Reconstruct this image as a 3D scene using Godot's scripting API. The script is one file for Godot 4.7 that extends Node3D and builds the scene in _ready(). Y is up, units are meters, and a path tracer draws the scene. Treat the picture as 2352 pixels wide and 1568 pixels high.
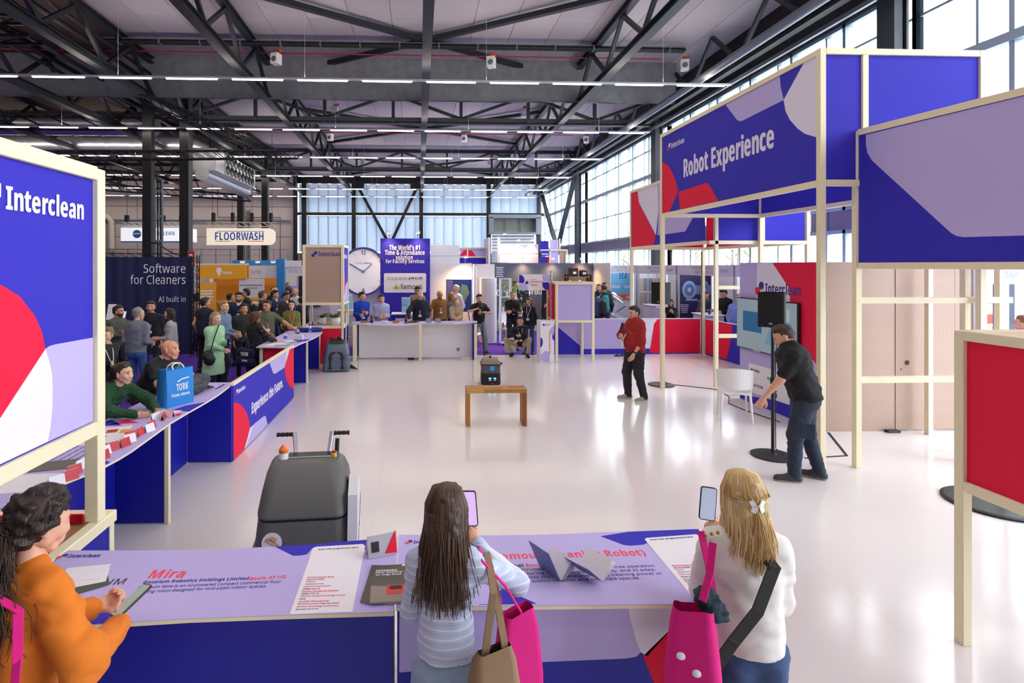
extends Node3D
const V0 := Vector3.ZERO
const UP := Vector3.UP
var M := {}
var used := {}
var shared := {}
var rng := RandomNumberGenerator.new()
var wob := FastNoiseLite.new()

# ---------------------------------------------------------------- names and nodes
func numbered(n: String) -> String:
	if not used.has(n):
		used[n] = 0
		return n
	used[n] += 1
	return "%s_%03d" % [n, used[n]]

func tag(o: Node3D, label: String, category: String, group := "") -> Node3D:
	o.set_meta("label", label)
	o.set_meta("category", category)
	if group != "":
		o.set_meta("group", group)
	return o

func thing(called: String, label: String, category: String, at := V0, turn := 0.0, group := "") -> Node3D:
	var o := Node3D.new()
	o.name = numbered(called)
	add_child(o)
	o.position = at
	o.rotation_degrees.y = turn
	return tag(o, label, category, group)

func put(parent: Node3D, called: String, mesh: Mesh, m: Material, xf := Transform3D.IDENTITY) -> MeshInstance3D:
	var o := MeshInstance3D.new()
	o.name = numbered(called) if parent == self else called
	o.mesh = mesh
	o.material_override = m
	o.transform = xf
	parent.add_child(o, true)
	return o

func one(called: String, label: String, category: String, mesh: Mesh, m: Material, xf := Transform3D.IDENTITY, group := "") -> MeshInstance3D:
	var o := put(self, called, mesh, m, xf)
	tag(o, label, category, group)
	return o

func fixed(called: String, mesh: Mesh, m: Material, xf := Transform3D.IDENTITY, parent: Node3D = self) -> MeshInstance3D:
	var o := put(parent, called, mesh, m, xf)
	if parent == self:
		o.set_meta("kind", "structure")
	return o

func fixed_root(called: String) -> Node3D:
	var o := Node3D.new()
	o.name = numbered(called)
	add_child(o)
	o.set_meta("kind", "structure")
	return o

func at(p: Vector3, yaw := 0.0) -> Transform3D:
	return Transform3D(Basis(UP, deg_to_rad(yaw)), p)

func xyz(x: float, y: float, z: float, yaw := 0.0) -> Transform3D:
	return at(Vector3(x, y, z), yaw)

# a frame whose x axis runs along dx and whose z axis looks along dz
func facing(p: Vector3, dx: Vector3, dz: Vector3) -> Transform3D:
	var x := dx.normalized()
	var z := (dz - x * dz.dot(x)).normalized()
	return Transform3D(Basis(x, z.cross(x), z), p)

# ---------------------------------------------------------------- materials
func mt(key: String, c: Color, rough := 0.6, metal := 0.0) -> StandardMaterial3D:
	if not M.has(key):
		var m := StandardMaterial3D.new()
		m.resource_name = key
		m.albedo_color = c
		m.roughness = rough
		m.metallic = metal
		M[key] = m
	return M[key]

func hexm(hex: String, rough := 0.6, metal := 0.0) -> StandardMaterial3D:
	return mt("%s_%.2f_%.1f" % [hex, rough, metal], Color.html(hex), rough, metal)

func glow(key: String, c: Color, energy: float) -> StandardMaterial3D:
	var m := mt(key, c, 0.5)
	m.emission_enabled = true
	m.emission = c
	m.emission_energy_multiplier = energy
	return m

func noise_tex(freq: float, lo: Color, hi: Color, seed_no := 1, size := 256, octaves := 4, normal := false, bump := 4.0) -> NoiseTexture2D:
	var n := FastNoiseLite.new()
	n.noise_type = FastNoiseLite.TYPE_SIMPLEX_SMOOTH
	n.seed = seed_no
	n.frequency = freq
	n.fractal_octaves = octaves
	var t := NoiseTexture2D.new()
	t.width = size
	t.height = size
	t.seamless = true
	t.noise = n
	if normal:
		t.as_normal_map = true
		t.bump_strength = bump
	else:
		var g := Gradient.new()
		g.set_color(0, lo)
		g.set_color(1, hi)
		t.color_ramp = g
	return t

func triplanar(m: StandardMaterial3D, scale: Vector3, world := false) -> StandardMaterial3D:
	m.uv1_triplanar = true
	m.uv1_world_triplanar = world
	m.uv1_scale = scale
	m.uv1_triplanar_sharpness = 6.0
	return m

# ---------------------------------------------------------------- shapes
class MB:
	var v := PackedVector3Array()
	var n := PackedVector3Array()
	var c := PackedColorArray()
	var tint := Color.WHITE
	func tri(a: Vector3, b: Vector3, d: Vector3, na: Vector3, nb: Vector3, nd: Vector3) -> void:
		# a b d run counter-clockwise seen from outside; stored clockwise
		v.append_array([a, d, b])
		n.append_array([na, nd, nb])
		c.append_array([tint, tint, tint])
	func quad(a: Vector3, b: Vector3, d: Vector3, e: Vector3) -> void:
		var nn := (b - a).cross(d - a)
		if nn.length_squared() < 1e-16:
			nn = (d - a).cross(e - a)
		nn = nn.normalized()
		tri(a, b, d, nn, nn, nn)
		tri(a, d, e, nn, nn, nn)
	func quad_from(o: Vector3, a: Vector3, b: Vector3, d: Vector3, e: Vector3) -> void:
		if (b - a).cross(d - a).dot((a + b + d + e) * 0.25 - o) >= 0.0:
			quad(a, b, d, e)
		else:
			quad(e, d, b, a)
	func box(xf: Transform3D, size: Vector3, bevel := 0.0) -> MB:
		var h := size * 0.5
		var o := xf.origin
		var b := minf(bevel, minf(h.x, minf(h.y, h.z)) * 0.49)
		if b <= 0.0:
			for ax in 3:
				var s := Vector3.ZERO
				var t := Vector3.ZERO
				s[(ax + 1) % 3] = h[(ax + 1) % 3]
				t[(ax + 2) % 3] = h[(ax + 2) % 3]
				for sg in [-1.0, 1.0]:
					var m := Vector3.ZERO
					m[ax] = h[ax] * sg
					quad_from(o, xf * (m - s - t), xf * (m + s - t), xf * (m + s + t), xf * (m - s + t))
			return self
		var pt := func(sx: float, sy: float, sz: float, ax: int) -> Vector3:
			var q := Vector3(sx * (h.x - b), sy * (h.y - b), sz * (h.z - b))
			q[ax] = [sx, sy, sz][ax] * h[ax]
			return xf * q
		for ax in 3:
			for sg in [-1.0, 1.0]:
				var q := []
				for k in [[-1.0, -1.0], [1.0, -1.0], [1.0, 1.0], [-1.0, 1.0]]:
					var s3 := [0.0, 0.0, 0.0]
					s3[ax] = sg
					s3[(ax + 1) % 3] = k[0]
					s3[(ax + 2) % 3] = k[1]
					q.append(pt.call(s3[0], s3[1], s3[2], ax))
				quad_from(o, q[0], q[1], q[2], q[3])
			var a2 := (ax + 1) % 3
			var a3 := (ax + 2) % 3
			for s1 in [-1.0, 1.0]:
				for s2 in [-1.0, 1.0]:
					var q := []
					for k in [[-1.0, ax], [1.0, ax], [1.0, a2], [-1.0, a2]]:
						var s3 := [0.0, 0.0, 0.0]
						s3[ax] = s1
						s3[a2] = s2
						s3[a3] = k[0]
						q.append(pt.call(s3[0], s3[1], s3[2], k[1]))
					quad_from(o, q[0], q[1], q[2], q[3])
		for sx in [-1.0, 1.0]:
			for sy in [-1.0, 1.0]:
				for sz in [-1.0, 1.0]:
					var a: Vector3 = pt.call(sx, sy, sz, 0)
					quad_from(o, a, pt.call(sx, sy, sz, 1), pt.call(sx, sy, sz, 2), a)
		return self
	func bx(x: float, y: float, z: float, sx: float, sy: float, sz: float, bevel := 0.0) -> MB:
		return box(Transform3D(Basis(), Vector3(x, y, z)), Vector3(sx, sy, sz), bevel)
	func bar(a: Vector3, b: Vector3, w: float, h: float, bevel := 0.0) -> MB:
		var z := (b - a).normalized()
		var u := Vector3.UP if absf(z.y) < 0.95 else Vector3.BACK
		var x := u.cross(z).normalized()
		return box(Transform3D(Basis(x, z.cross(x), z), (a + b) * 0.5), Vector3(w, h, a.distance_to(b)), bevel)
	func tube(pts: Array, r: Variant, sides := 8, caps := true) -> MB:
		var rings := []
		var norms := []
		var t0: Vector3 = (pts[1] - pts[0]).normalized()
		var x := (Vector3.UP if absf(t0.y) < 0.9 else Vector3.RIGHT).cross(t0).normalized()
		for i in pts.size():
			var t: Vector3 = (pts[mini(i + 1, pts.size() - 1)] - pts[maxi(i - 1, 0)]).normalized()
			x = (x - t * x.dot(t)).normalized()
			var y := t.cross(x)
			var ring := []
			var nr := []
			var rad: float = r[i] if r is Array else r
			for k in sides:
				var a := TAU * k / sides
				var d := x * cos(a) + y * sin(a)
				ring.append(pts[i] + d * rad)
				nr.append(d)
			rings.append(ring)
			norms.append(nr)
		for i in pts.size() - 1:
			for k in sides:
				var k2 := (k + 1) % sides
				tri(rings[i][k], rings[i][k2], rings[i + 1][k2], norms[i][k], norms[i][k2], norms[i + 1][k2])
				tri(rings[i][k], rings[i + 1][k2], rings[i + 1][k], norms[i][k], norms[i + 1][k2], norms[i + 1][k])
		if caps:
			for e in [0, pts.size() - 1]:
				var nn: Vector3 = -t0 if e == 0 else (pts[-1] - pts[-2]).normalized()
				for k in sides:
					var k2 := (k + 1) % sides
					if e == 0:
						tri(pts[e], rings[e][k2], rings[e][k], nn, nn, nn)
					else:
						tri(pts[e], rings[e][k], rings[e][k2], nn, nn, nn)
		return self
	# profile: Vector2(radius, height) from the bottom up, turned about y
	func lathe(profile: Array, segs: int, xf := Transform3D.IDENTITY) -> MB:
		for i in profile.size() - 1:
			var p: Vector2 = profile[i]
			var q: Vector2 = profile[i + 1]
			var d := (q - p).normalized()
			for k in segs:
				var a := TAU * k / segs
				var b := TAU * (k + 1) / segs
				var ua := Vector3(cos(a), 0, -sin(a))
				var ub := Vector3(cos(b), 0, -sin(b))
				var na := (xf.basis * (ua * d.y - Vector3.UP * d.x)).normalized()
				var nb := (xf.basis * (ub * d.y - Vector3.UP * d.x)).normalized()
				var a0 := xf * (ua * p.x + Vector3.UP * p.y)
				var b0 := xf * (ub * p.x + Vector3.UP * p.y)
				var a1 := xf * (ua * q.x + Vector3.UP * q.y)
				var b1 := xf * (ub * q.x + Vector3.UP * q.y)
				if p.x > 1e-6:
					tri(a0, b0, b1, na, nb, nb)
				if q.x > 1e-6:
					tri(a0, b1, a1, na, nb, na)
		return self
	# a flat outline in x and y, given thickness from z = 0 to z = depth
	func prism(poly: PackedVector2Array, depth: float, xf := Transform3D.IDENTITY) -> MB:
		var p := poly
		if Geometry2D.is_polygon_clockwise(p):
			p.reverse()
		var ix := Geometry2D.triangulate_polygon(p)
		var nf := xf.basis.z.normalized()
		for i in range(0, ix.size(), 3):
			var q := [p[ix[i]], p[ix[i + 1]], p[ix[i + 2]]]
			if (q[1] - q[0]).cross(q[2] - q[0]) < 0.0:
				q.reverse()
			var f := []
			var b := []
			for e in q:
				f.append(xf * Vector3(e.x, e.y, depth))
				b.append(xf * Vector3(e.x, e.y, 0))
			tri(f[0], f[1], f[2], nf, nf, nf)
			tri(b[0], b[2], b[1], -nf, -nf, -nf)
		for i in p.size():
			var a := p[i]
			var d := p[(i + 1) % p.size()]
			quad(xf * Vector3(a.x, a.y, 0), xf * Vector3(d.x, d.y, 0), xf * Vector3(d.x, d.y, depth), xf * Vector3(a.x, a.y, depth))
		return self
	func ball(o: Vector3, r: Vector3, seg := 10) -> MB:
		var rows := seg / 2
		for i in rows:
			for k in seg:
				var q := []
				for e in [[i, k], [i, k + 1], [i + 1, k + 1], [i + 1, k]]:
					var la: float = PI * e[0] / rows - PI / 2
					var lo: float = TAU * e[1] / seg
					q.append(Vector3(cos(la) * cos(lo), sin(la), -cos(la) * sin(lo)))
				if i > 0:
					tri(o + q[0] * r, o + q[1] * r, o + q[2] * r, q[0], q[1], q[2])
				if i < rows - 1:
					tri(o + q[0] * r, o + q[2] * r, o + q[3] * r, q[0], q[2], q[3])
		return self
	# rings of equal point count, counter-clockwise seen from above, from the bottom up
	func loft(rings: Array, cap_low := true, cap_top := true) -> MB:
		var m := rings.size()
		var k: int = rings[0].size()
		var nn := []
		for i in m:
			var row := []
			for j in k:
				var du: Vector3 = rings[i][(j + 1) % k] - rings[i][(j + k - 1) % k]
				var dv: Vector3 = rings[mini(i + 1, m - 1)][j] - rings[maxi(i - 1, 0)][j]
				row.append(du.cross(dv).normalized())
			nn.append(row)
		for i in m - 1:
			for j in k:
				var j2 := (j + 1) % k
				tri(rings[i][j], rings[i][j2], rings[i + 1][j2], nn[i][j], nn[i][j2], nn[i + 1][j2])
				tri(rings[i][j], rings[i + 1][j2], rings[i + 1][j], nn[i][j], nn[i + 1][j2], nn[i + 1][j])
		for e in [0, m - 1]:
			if (e == 0 and not cap_low) or (e > 0 and not cap_top):
				continue
			var c := Vector3.ZERO
			for p: Vector3 in rings[e]:
				c += p / k
			for j in k:
				var a: Vector3 = rings[e][j]
				var b: Vector3 = rings[e][(j + 1) % k]
				if e == 0:
					quad(c, b, a, a)
				else:
					quad(c, a, b, b)
		return self
	func mesh() -> ArrayMesh:
		var a := []
		a.resize(Mesh.ARRAY_MAX)
		a[Mesh.ARRAY_VERTEX] = v
		a[Mesh.ARRAY_NORMAL] = n
		a[Mesh.ARRAY_COLOR] = c
		var m := ArrayMesh.new()
		m.add_surface_from_arrays(Mesh.PRIMITIVE_TRIANGLES, a)
		return m

# rounded rectangle lying level: centre, half sizes, corner radius, height at its front (+z) and rear edge
func ring(cx: float, cz: float, hw: float, hd: float, r: float, yf: float, yb: float, n := 5) -> Array:
	var q := []
	for e: Vector2 in rounded(hw * 2, hd * 2, r, n):
		q.append(Vector3(cx + e.x, lerpf(yb, yf, (-e.y + hd) / (2.0 * hd)), cz - e.y))
	return q

func mb() -> MB:
	return MB.new()

func boxm(sx: float, sy: float, sz: float, bevel := 0.0) -> Mesh:
	var key := "b%.3f,%.3f,%.3f,%.4f" % [sx, sy, sz, bevel]
	if not shared.has(key):
		shared[key] = mb().bx(0, 0, 0, sx, sy, sz, bevel).mesh()
	return shared[key]

func block(parent: Node3D, called: String, p: Vector3, size: Vector3, m: Material, bevel := 0.0) -> MeshInstance3D:
	return put(parent, called, boxm(size.x, size.y, size.z, bevel), m, at(p))

func arc(cx: float, cy: float, rx: float, ry: float, a0: float, a1: float, n: int) -> Array:
	var q := []
	for i in n + 1:
		var a := deg_to_rad(lerpf(a0, a1, float(i) / n))
		q.append(Vector2(cx + rx * cos(a), cy + ry * sin(a)))
	return q

func rounded(w: float, h: float, r: float, n := 5) -> PackedVector2Array:
	var q := []
	q.append_array(arc(w / 2 - r, h / 2 - r, r, r, 0, 90, n))
	q.append_array(arc(-w / 2 + r, h / 2 - r, r, r, 90, 180, n))
	q.append_array(arc(-w / 2 + r, -h / 2 + r, r, r, 180, 270, n))
	q.append_array(arc(w / 2 - r, -h / 2 + r, r, r, 270, 360, n))
	return PackedVector2Array(q)

# flat printed outline, 1 mm proud of the sheet it is printed on
func ink(parent: Node3D, called: String, poly: Variant, m: Material, xf := Transform3D.IDENTITY, depth := 0.0015) -> MeshInstance3D:
	return put(parent, called, mb().prism(PackedVector2Array(poly), depth, xf).mesh(), m)

# outline cut to a rectangle (x0, y0, x1, y1)
func clip(poly: Variant, x0: float, y0: float, x1: float, y1: float) -> PackedVector2Array:
	var r := Geometry2D.intersect_polygons(PackedVector2Array(poly), PackedVector2Array([Vector2(x0, y0), Vector2(x1, y0), Vector2(x1, y1), Vector2(x0, y1)]))
	return r[0] if r.size() else PackedVector2Array()

func font(bold: bool, serif := false, italic := false) -> Font:
	var key := "font%s%s%s" % [bold, serif, italic]
	if not shared.has(key):
		var f := SystemFont.new()
		f.font_names = PackedStringArray(["Droid Serif" if serif else "Droid Sans"])
		f.font_weight = 700 if bold else 400
		f.font_italic = italic
		shared[key] = f
	return shared[key]

# lettering fitted to a box of w by h metres whose centre is xf (h 0 keeps the letters' own proportion)
func words(parent: Node3D, text: String, w: float, h: float, m: Material, xf: Transform3D, bold := true, called := "lettering", depth := 0.002) -> MeshInstance3D:
	var key := "%s|%s" % [text, bold]
	if not shared.has(key):
		var nt := TextMesh.new()
		nt.text = text
		nt.font = font(bold)
		nt.font_size = 48
		nt.pixel_size = 0.01
		nt.curve_step = 2.0
		nt.depth = 0.01
		shared[key] = nt
	var t: TextMesh = shared[key]
	var box := t.get_aabb()
	var sx := w / box.size.x
	var sy := h / box.size.y if h > 0.0 else sx
	var s := Basis.from_scale(Vector3(sx, sy, depth / 0.01))
	return put(parent, called, t, m, xf * Transform3D(s, -(s * box.get_center())))
# ---------------------------------------------------------------- surfaces round a skeleton
const EDGES := [[0, 1], [2, 3], [4, 5], [6, 7], [0, 2], [1, 3], [4, 6], [5, 7], [0, 4], [1, 5], [2, 6], [3, 7]]

# bones: [a, b, radius a, radius b, flattening, direction of flattening, carve]; returns [points, normals, indices]
func skin(bones: Array, cell: float, k: float, cuts := [], wrinkle := 0.0, wave := 9.0) -> Array:
	var lo := Vector3(1e9, 1e9, 1e9)
	var hi := -lo
	for bn: Array in bones:
		if bn.size() > 6:
			continue
		var r0 := maxf(bn[2], bn[3]) + 2.2 * cell
		for e: Vector3 in [bn[0], bn[1]]:
			lo = lo.min(e - Vector3(r0, r0, r0))
			hi = hi.max(e + Vector3(r0, r0, r0))
	var nx := int((hi.x - lo.x) / cell) + 2
	var ny := int((hi.y - lo.y) / cell) + 2
	var nz := int((hi.z - lo.z) / cell) + 2
	var sy := nx
	var sz := nx * ny
	var f := PackedFloat32Array()
	f.resize(nx * ny * nz)
	f.fill(1.0)
	for bn: Array in bones:
		var a: Vector3 = bn[0]
		var ab: Vector3 = bn[1] - a
		var l2 := maxf(ab.length_squared(), 1e-9)
		var ra: float = bn[2]
		var dr: float = bn[3] - ra
		var fl: float = (bn[4] if bn.size() > 4 else 1.0) - 1.0
		var nn: Vector3 = bn[5] if bn.size() > 5 else UP
		var carve: bool = bn.size() > 6
		var far := k + 2.2 * cell
		var rm := maxf(ra, ra + dr) + far
		var bl := (a.min(a + ab) - Vector3(rm, rm, rm) - lo) / cell
		var bh := (a.max(a + ab) + Vector3(rm, rm, rm) - lo) / cell
		var x0 := maxi(int(bl.x), 0)
		var x1 := mini(int(bh.x) + 1, nx - 1)
		var y0 := maxi(int(bl.y), 0)
		var y1 := mini(int(bh.y) + 1, ny - 1)
		var flat := absf(fl) > 0.001
		for z in range(maxi(int(bl.z), 0), mini(int(bh.z) + 1, nz - 1) + 1):
			for y in range(y0, y1 + 1):
				var i := z * sz + y * sy + x0
				var p := lo + Vector3(x0, y, z) * cell - a
				for x in range(x0, x1 + 1):
					var q := p
					if flat:
						q += nn * (p.dot(nn) * fl)
					var t := clampf(q.dot(ab) / l2, 0.0, 1.0)
					var d := (q - ab * t).length() - ra - dr * t
					if carve:
						f[i] = maxf(f[i], -d)
					elif d < far:
						var g := f[i]
						var h := k - absf(g - d)
						f[i] = minf(g, d) - (h * h * 0.25 / k if h > 0.0 else 0.0)
					i += 1
					p.x += cell
	for ct: Array in cuts:
		var nn: Vector3 = ct[1]
		var off := nn.dot(ct[0])
		for z in nz:
			for y in ny:
				var i := z * sz + y * sy
				var d := nn.dot(lo + Vector3(0, y, z) * cell) - off
				for x in nx:
					if f[i] < 0.3 and d > f[i]:
						f[i] = d
					i += 1
					d += nn.x * cell
	var pts := PackedVector3Array()
	var nrm := PackedVector3Array()
	var idx := PackedInt32Array()
	var vid := PackedInt32Array()
	vid.resize(f.size())
	vid.fill(-1)
	var cells := PackedInt32Array()
	var lim := 4.5 * cell
	var offs := [0, 1, sy, sy + 1, sz, sz + 1, sz + sy, sz + sy + 1]
	var corner := [Vector3(0, 0, 0), Vector3(1, 0, 0), Vector3(0, 1, 0), Vector3(1, 1, 0), Vector3(0, 0, 1), Vector3(1, 0, 1), Vector3(0, 1, 1), Vector3(1, 1, 1)]
	for z in nz - 1:
		for y in ny - 1:
			var i := z * sz + y * sy - 1
			for x in nx - 1:
				i += 1
				if absf(f[i]) > lim:
					continue
				var s := f[i] < 0.0
				if (f[i + 1] < 0.0) == s and (f[i + sy] < 0.0) == s and (f[i + sy + 1] < 0.0) == s and (f[i + sz] < 0.0) == s and (f[i + sz + 1] < 0.0) == s and (f[i + sz + sy] < 0.0) == s and (f[i + sz + sy + 1] < 0.0) == s:
					continue
				var sum := V0
				var cnt := 0
				for e: Array in EDGES:
					var fa := f[i + offs[e[0]]]
					var fb := f[i + offs[e[1]]]
					if (fa < 0.0) != (fb < 0.0):
						sum += corner[e[0]].lerp(corner[e[1]], fa / (fa - fb))
						cnt += 1
				var g := Vector3(f[i + 1] + f[i + sy + 1] + f[i + sz + 1] + f[i + sz + sy + 1] - f[i] - f[i + sy] - f[i + sz] - f[i + sz + sy], f[i + sy] + f[i + sy + 1] + f[i + sz + sy] + f[i + sz + sy + 1] - f[i] - f[i + 1] - f[i + sz] - f[i + sz + 1], f[i + sz] + f[i + sz + 1] + f[i + sz + sy] + f[i + sz + sy + 1] - f[i] - f[i + 1] - f[i + sy] - f[i + sy + 1])
				vid[i] = pts.size()
				cells.append(i)
				pts.append(lo + (Vector3(x, y, z) + sum / cnt) * cell)
				nrm.append(g.normalized())
	for i in cells:
		var s := f[i] < 0.0
		for e: Array in [[1, sy, sz], [sy, sz, 1], [sz, 1, sy]]:
			if (f[i + e[0]] < 0.0) == s or i < e[1] + e[2]:
				continue
			var a := vid[i]
			var b := vid[i - e[1]]
			var c := vid[i - e[1] - e[2]]
			var d := vid[i - e[2]]
			if b < 0 or c < 0 or d < 0:
				continue
			if s:
				idx.append_array([a, c, b, a, d, c])
			else:
				idx.append_array([a, b, c, a, c, d])
	if wrinkle > 0.0:
		wob.frequency = wave
		for i in pts.size():
			pts[i] += nrm[i] * wob.get_noise_3d(pts[i].x, pts[i].y * 1.9, pts[i].z) * wrinkle
		var acc := PackedVector3Array()
		acc.resize(pts.size())
		for i in range(0, idx.size(), 3):
			var n := (pts[idx[i + 2]] - pts[idx[i]]).cross(pts[idx[i + 1]] - pts[idx[i]])
			for j in 3:
				acc[idx[i + j]] += n
		for i in pts.size():
			nrm[i] = acc[i].normalized()
	return [pts, nrm, idx]

func hull(a: Array, cols: Variant = null) -> ArrayMesh:
	var s := []
	s.resize(Mesh.ARRAY_MAX)
	s[Mesh.ARRAY_VERTEX] = a[0]
	s[Mesh.ARRAY_NORMAL] = a[1]
	s[Mesh.ARRAY_INDEX] = a[2]
	if cols != null:
		s[Mesh.ARRAY_COLOR] = cols
	var m := ArrayMesh.new()
	m.add_surface_from_arrays(Mesh.PRIMITIVE_TRIANGLES, s)
	return m

# joins part b, moved by xf, to a = [points, normals, indices, colours]
func weld(a: Array, b: Array, xf: Transform3D, cols: PackedColorArray, mirror := false) -> void:
	var base: int = a[0].size()
	var p: PackedVector3Array = xf * b[0]
	a[0].append_array(p)
	var bs := xf.basis.orthonormalized()
	var q := PackedVector3Array()
	for e: Vector3 in b[1]:
		q.append(bs * e)
	a[1].append_array(q)
	var ix: PackedInt32Array = b[2]
	var out := PackedInt32Array()
	out.resize(ix.size())
	for i in range(0, ix.size(), 3):
		out[i] = ix[i] + base
		out[i + 1] = ix[i + (2 if mirror else 1)] + base
		out[i + 2] = ix[i + (1 if mirror else 2)] + base
	a[2].append_array(out)
	a[3].append_array(cols)

# a head about 23 cm high, origin between the ears, looking along +z
func head_shape(fem: bool) -> Array:
	var key := "head%s" % fem
	if shared.has(key):
		return shared[key]
	var j := 0.92 if fem else 1.0
	var b := [
		[Vector3(0, .036, -.02), Vector3(0, .034, .012), .079, .074, 1.0, Vector3.RIGHT],
		[Vector3(0, -.01, -.03), Vector3(0, .0, .02), .066, .066],
		[Vector3(0, -.02, .03), Vector3(0, -.085 * j, .052), .058, .03 * j],
		[Vector3(-.036, -.045, .012), Vector3(.036, -.045, .012), .034 * j, .034 * j],
		[Vector3(-.024 * j, -.088 * j, .05), Vector3(.024 * j, -.088 * j, .05), .02, .02],
		[Vector3(-.034, .036, .066), Vector3(.034, .036, .066), .015, .015],
		[Vector3(-.038, -.018, .06), Vector3(.038, -.018, .06), .024, .024],
		[Vector3(0, .026, .086), Vector3(0, -.022, .104 - .004 * float(fem)), .007, .0115],
		[Vector3(-.010, -.024, .092), Vector3(.010, -.024, .092), .009, .009],
		[Vector3(-.018, -.052, .081), Vector3(.018, -.052, .081), .009, .009],
		[Vector3(-.014, -.061, .080), Vector3(.014, -.061, .080), .009, .009],
		[Vector3(-.079, .012, -.012), Vector3(-.083, -.022, -.004), .021, .012, 2.2, Vector3(.94, 0, .34)],
		[Vector3(.079, .012, -.012), Vector3(.083, -.022, -.004), .021, .012, 2.2, Vector3(-.94, 0, .34)],
		[Vector3(-.033, .013, .081), Vector3(-.030, .013, .081), .0125, .0125, 1.0, UP, true],
		[Vector3(.033, .013, .081), Vector3(.030, .013, .081), .0125, .0125, 1.0, UP, true]]
	var h := skin(b.slice(0, 13) + b.slice(13), 0.0056, 0.022)
	var eye := skin([[Vector3(-.033, .013, .068), Vector3(-.033, .013, .068), .0125, .0125], [Vector3(.033, .013, .068), Vector3(.033, .013, .068), .0125, .0125]], 0.0045, 0.001)
	var nh: int = h[0].size()
	h.append(PackedColorArray())
	weld(h, eye, Transform3D.IDENTITY, PackedColorArray())
	# what each point is: 0 skin, 1 lips, 2 brow, 3 eye white, 4 iris, 5 beard, 6 cheek
	var kind := PackedInt32Array()
	for i in h[0].size():
		var p: Vector3 = h[0][i]
		var w := 0
		var ax := absf(p.x)
		if i >= nh:
			w = 4 if Vector2(ax - .033, p.y - .013).length() < .0068 else 3
		elif p.z > .07 and absf(p.y + .0565) < .0105 and ax < .026:
			w = 1
		elif p.z > .055 and absf(p.y - .038 + .06 * (ax - .03)) < .006 and ax > .012 and ax < .052:
			w = 2
		elif p.y < -.036 and p.z > .0 and p.y > -.125 and not (p.y > -.046 and ax < .012) and p.y < -.03 - .25 * maxf(0.0, p.z - .06):
			w = 5
		kind.append(w)
	shared[key] = [h, kind]
	return shared[key]

# a right hand: wrist at the origin, fingers along -y, palm to +z, thumb to +x
func hand_shape(pose: String) -> Array:
	var key := "hand" + pose
	if shared.has(key):
		return shared[key]
	var b := [[Vector3(0, .01, 0), Vector3(0, -.03, 0), .026, .03, 1.5, Vector3.BACK]]
	var curl: float = {"relaxed": 22.0, "grip": 68.0, "flat": 6.0, "point": 75.0}[pose]
	for i in 4:
		var x := .03 - .02 * i
		var root := Vector3(x, -.088 + absf(i - 1.2) * .004, 0)
		b.append([Vector3(x * .6, -.02, 0), root, .015, .0105, 1.15, Vector3.BACK])
		var ln: float = [.040, .044, .041, .032][i]
		var c := curl * (0.12 if pose == "point" and i == 0 else 1.0) * (1.0 + .12 * i)
		var p := root
		var ang := c * .55
		for s in 3:
			var q: Vector3 = p + Vector3(x * .05, -cos(deg_to_rad(ang)), sin(deg_to_rad(ang))) * ln * [1.0, .65, .5][s]
			b.append([p, q, .0098 - .001 * s, .0088 - .001 * s])
			p = q
			ang += c * (.9 if s == 0 else .7)
	var tb := Vector3(.026, -.028, .008)
	var t1 := tb + Vector3(.026, -.028, .012)
	var t2 := t1 + (Vector3(.004, -.024, .022) if pose in ["grip", "point"] else Vector3(.012, -.028, .008))
	var t3 := t2 + (Vector3(-.016, -.012, .016) if pose in ["grip", "point"] else Vector3(.002, -.024, .006))
	b.append_array([[tb, t1, .0165, .0125], [t1, t2, .012, .0105], [t2, t3, .0105, .0085]])
	shared[key] = skin(b, 0.0052, 0.010)
	return shared[key]

func bend(a: Vector3, c: Vector3, l1: float, l2: float, pole: Vector3) -> Array:
	var d := a.distance_to(c)
	var dir := (c - a).normalized()
	d = clampf(d, 0.05, (l1 + l2) * 0.995)
	c = a + dir * d
	var x := (d * d + l1 * l1 - l2 * l2) / (2.0 * d)
	var hgt := sqrt(maxf(l1 * l1 - x * x, 0.0))
	var p := (pole - dir * pole.dot(dir)).normalized()
	return [a + dir * x + p * hgt, c]

func cloth(hex: String, rough := 0.85) -> StandardMaterial3D:
	var key := "cloth" + hex
	if not M.has(key):
		var m := mt(key, Color.html(hex), rough)
		m.normal_enabled = true
		m.normal_texture = tex_weave
		m.normal_scale = 0.35
		triplanar(m, Vector3(9, 9, 9))
	return M[key]

var tex_weave: Texture2D
var tex_hair: Texture2D
var tex_hair_n: Texture2D

func hair_mat(hex: String) -> StandardMaterial3D:
	var key := "hair" + hex
	if not M.has(key):
		var m := mt(key, Color.html(hex), 0.5)
		m.albedo_texture = tex_hair
		m.normal_enabled = true
		m.normal_texture = tex_hair_n
		m.normal_scale = 0.8
		triplanar(m, Vector3(7, 1.2, 7))
	return M[key]

func skin_mat() -> StandardMaterial3D:
	if not M.has("skin"):
		var m := mt("skin", Color.WHITE, 0.5)
		m.vertex_color_use_as_albedo = true
		m.subsurf_scatter_enabled = true
		m.subsurf_scatter_strength = 0.05
	return M["skin"]

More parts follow.
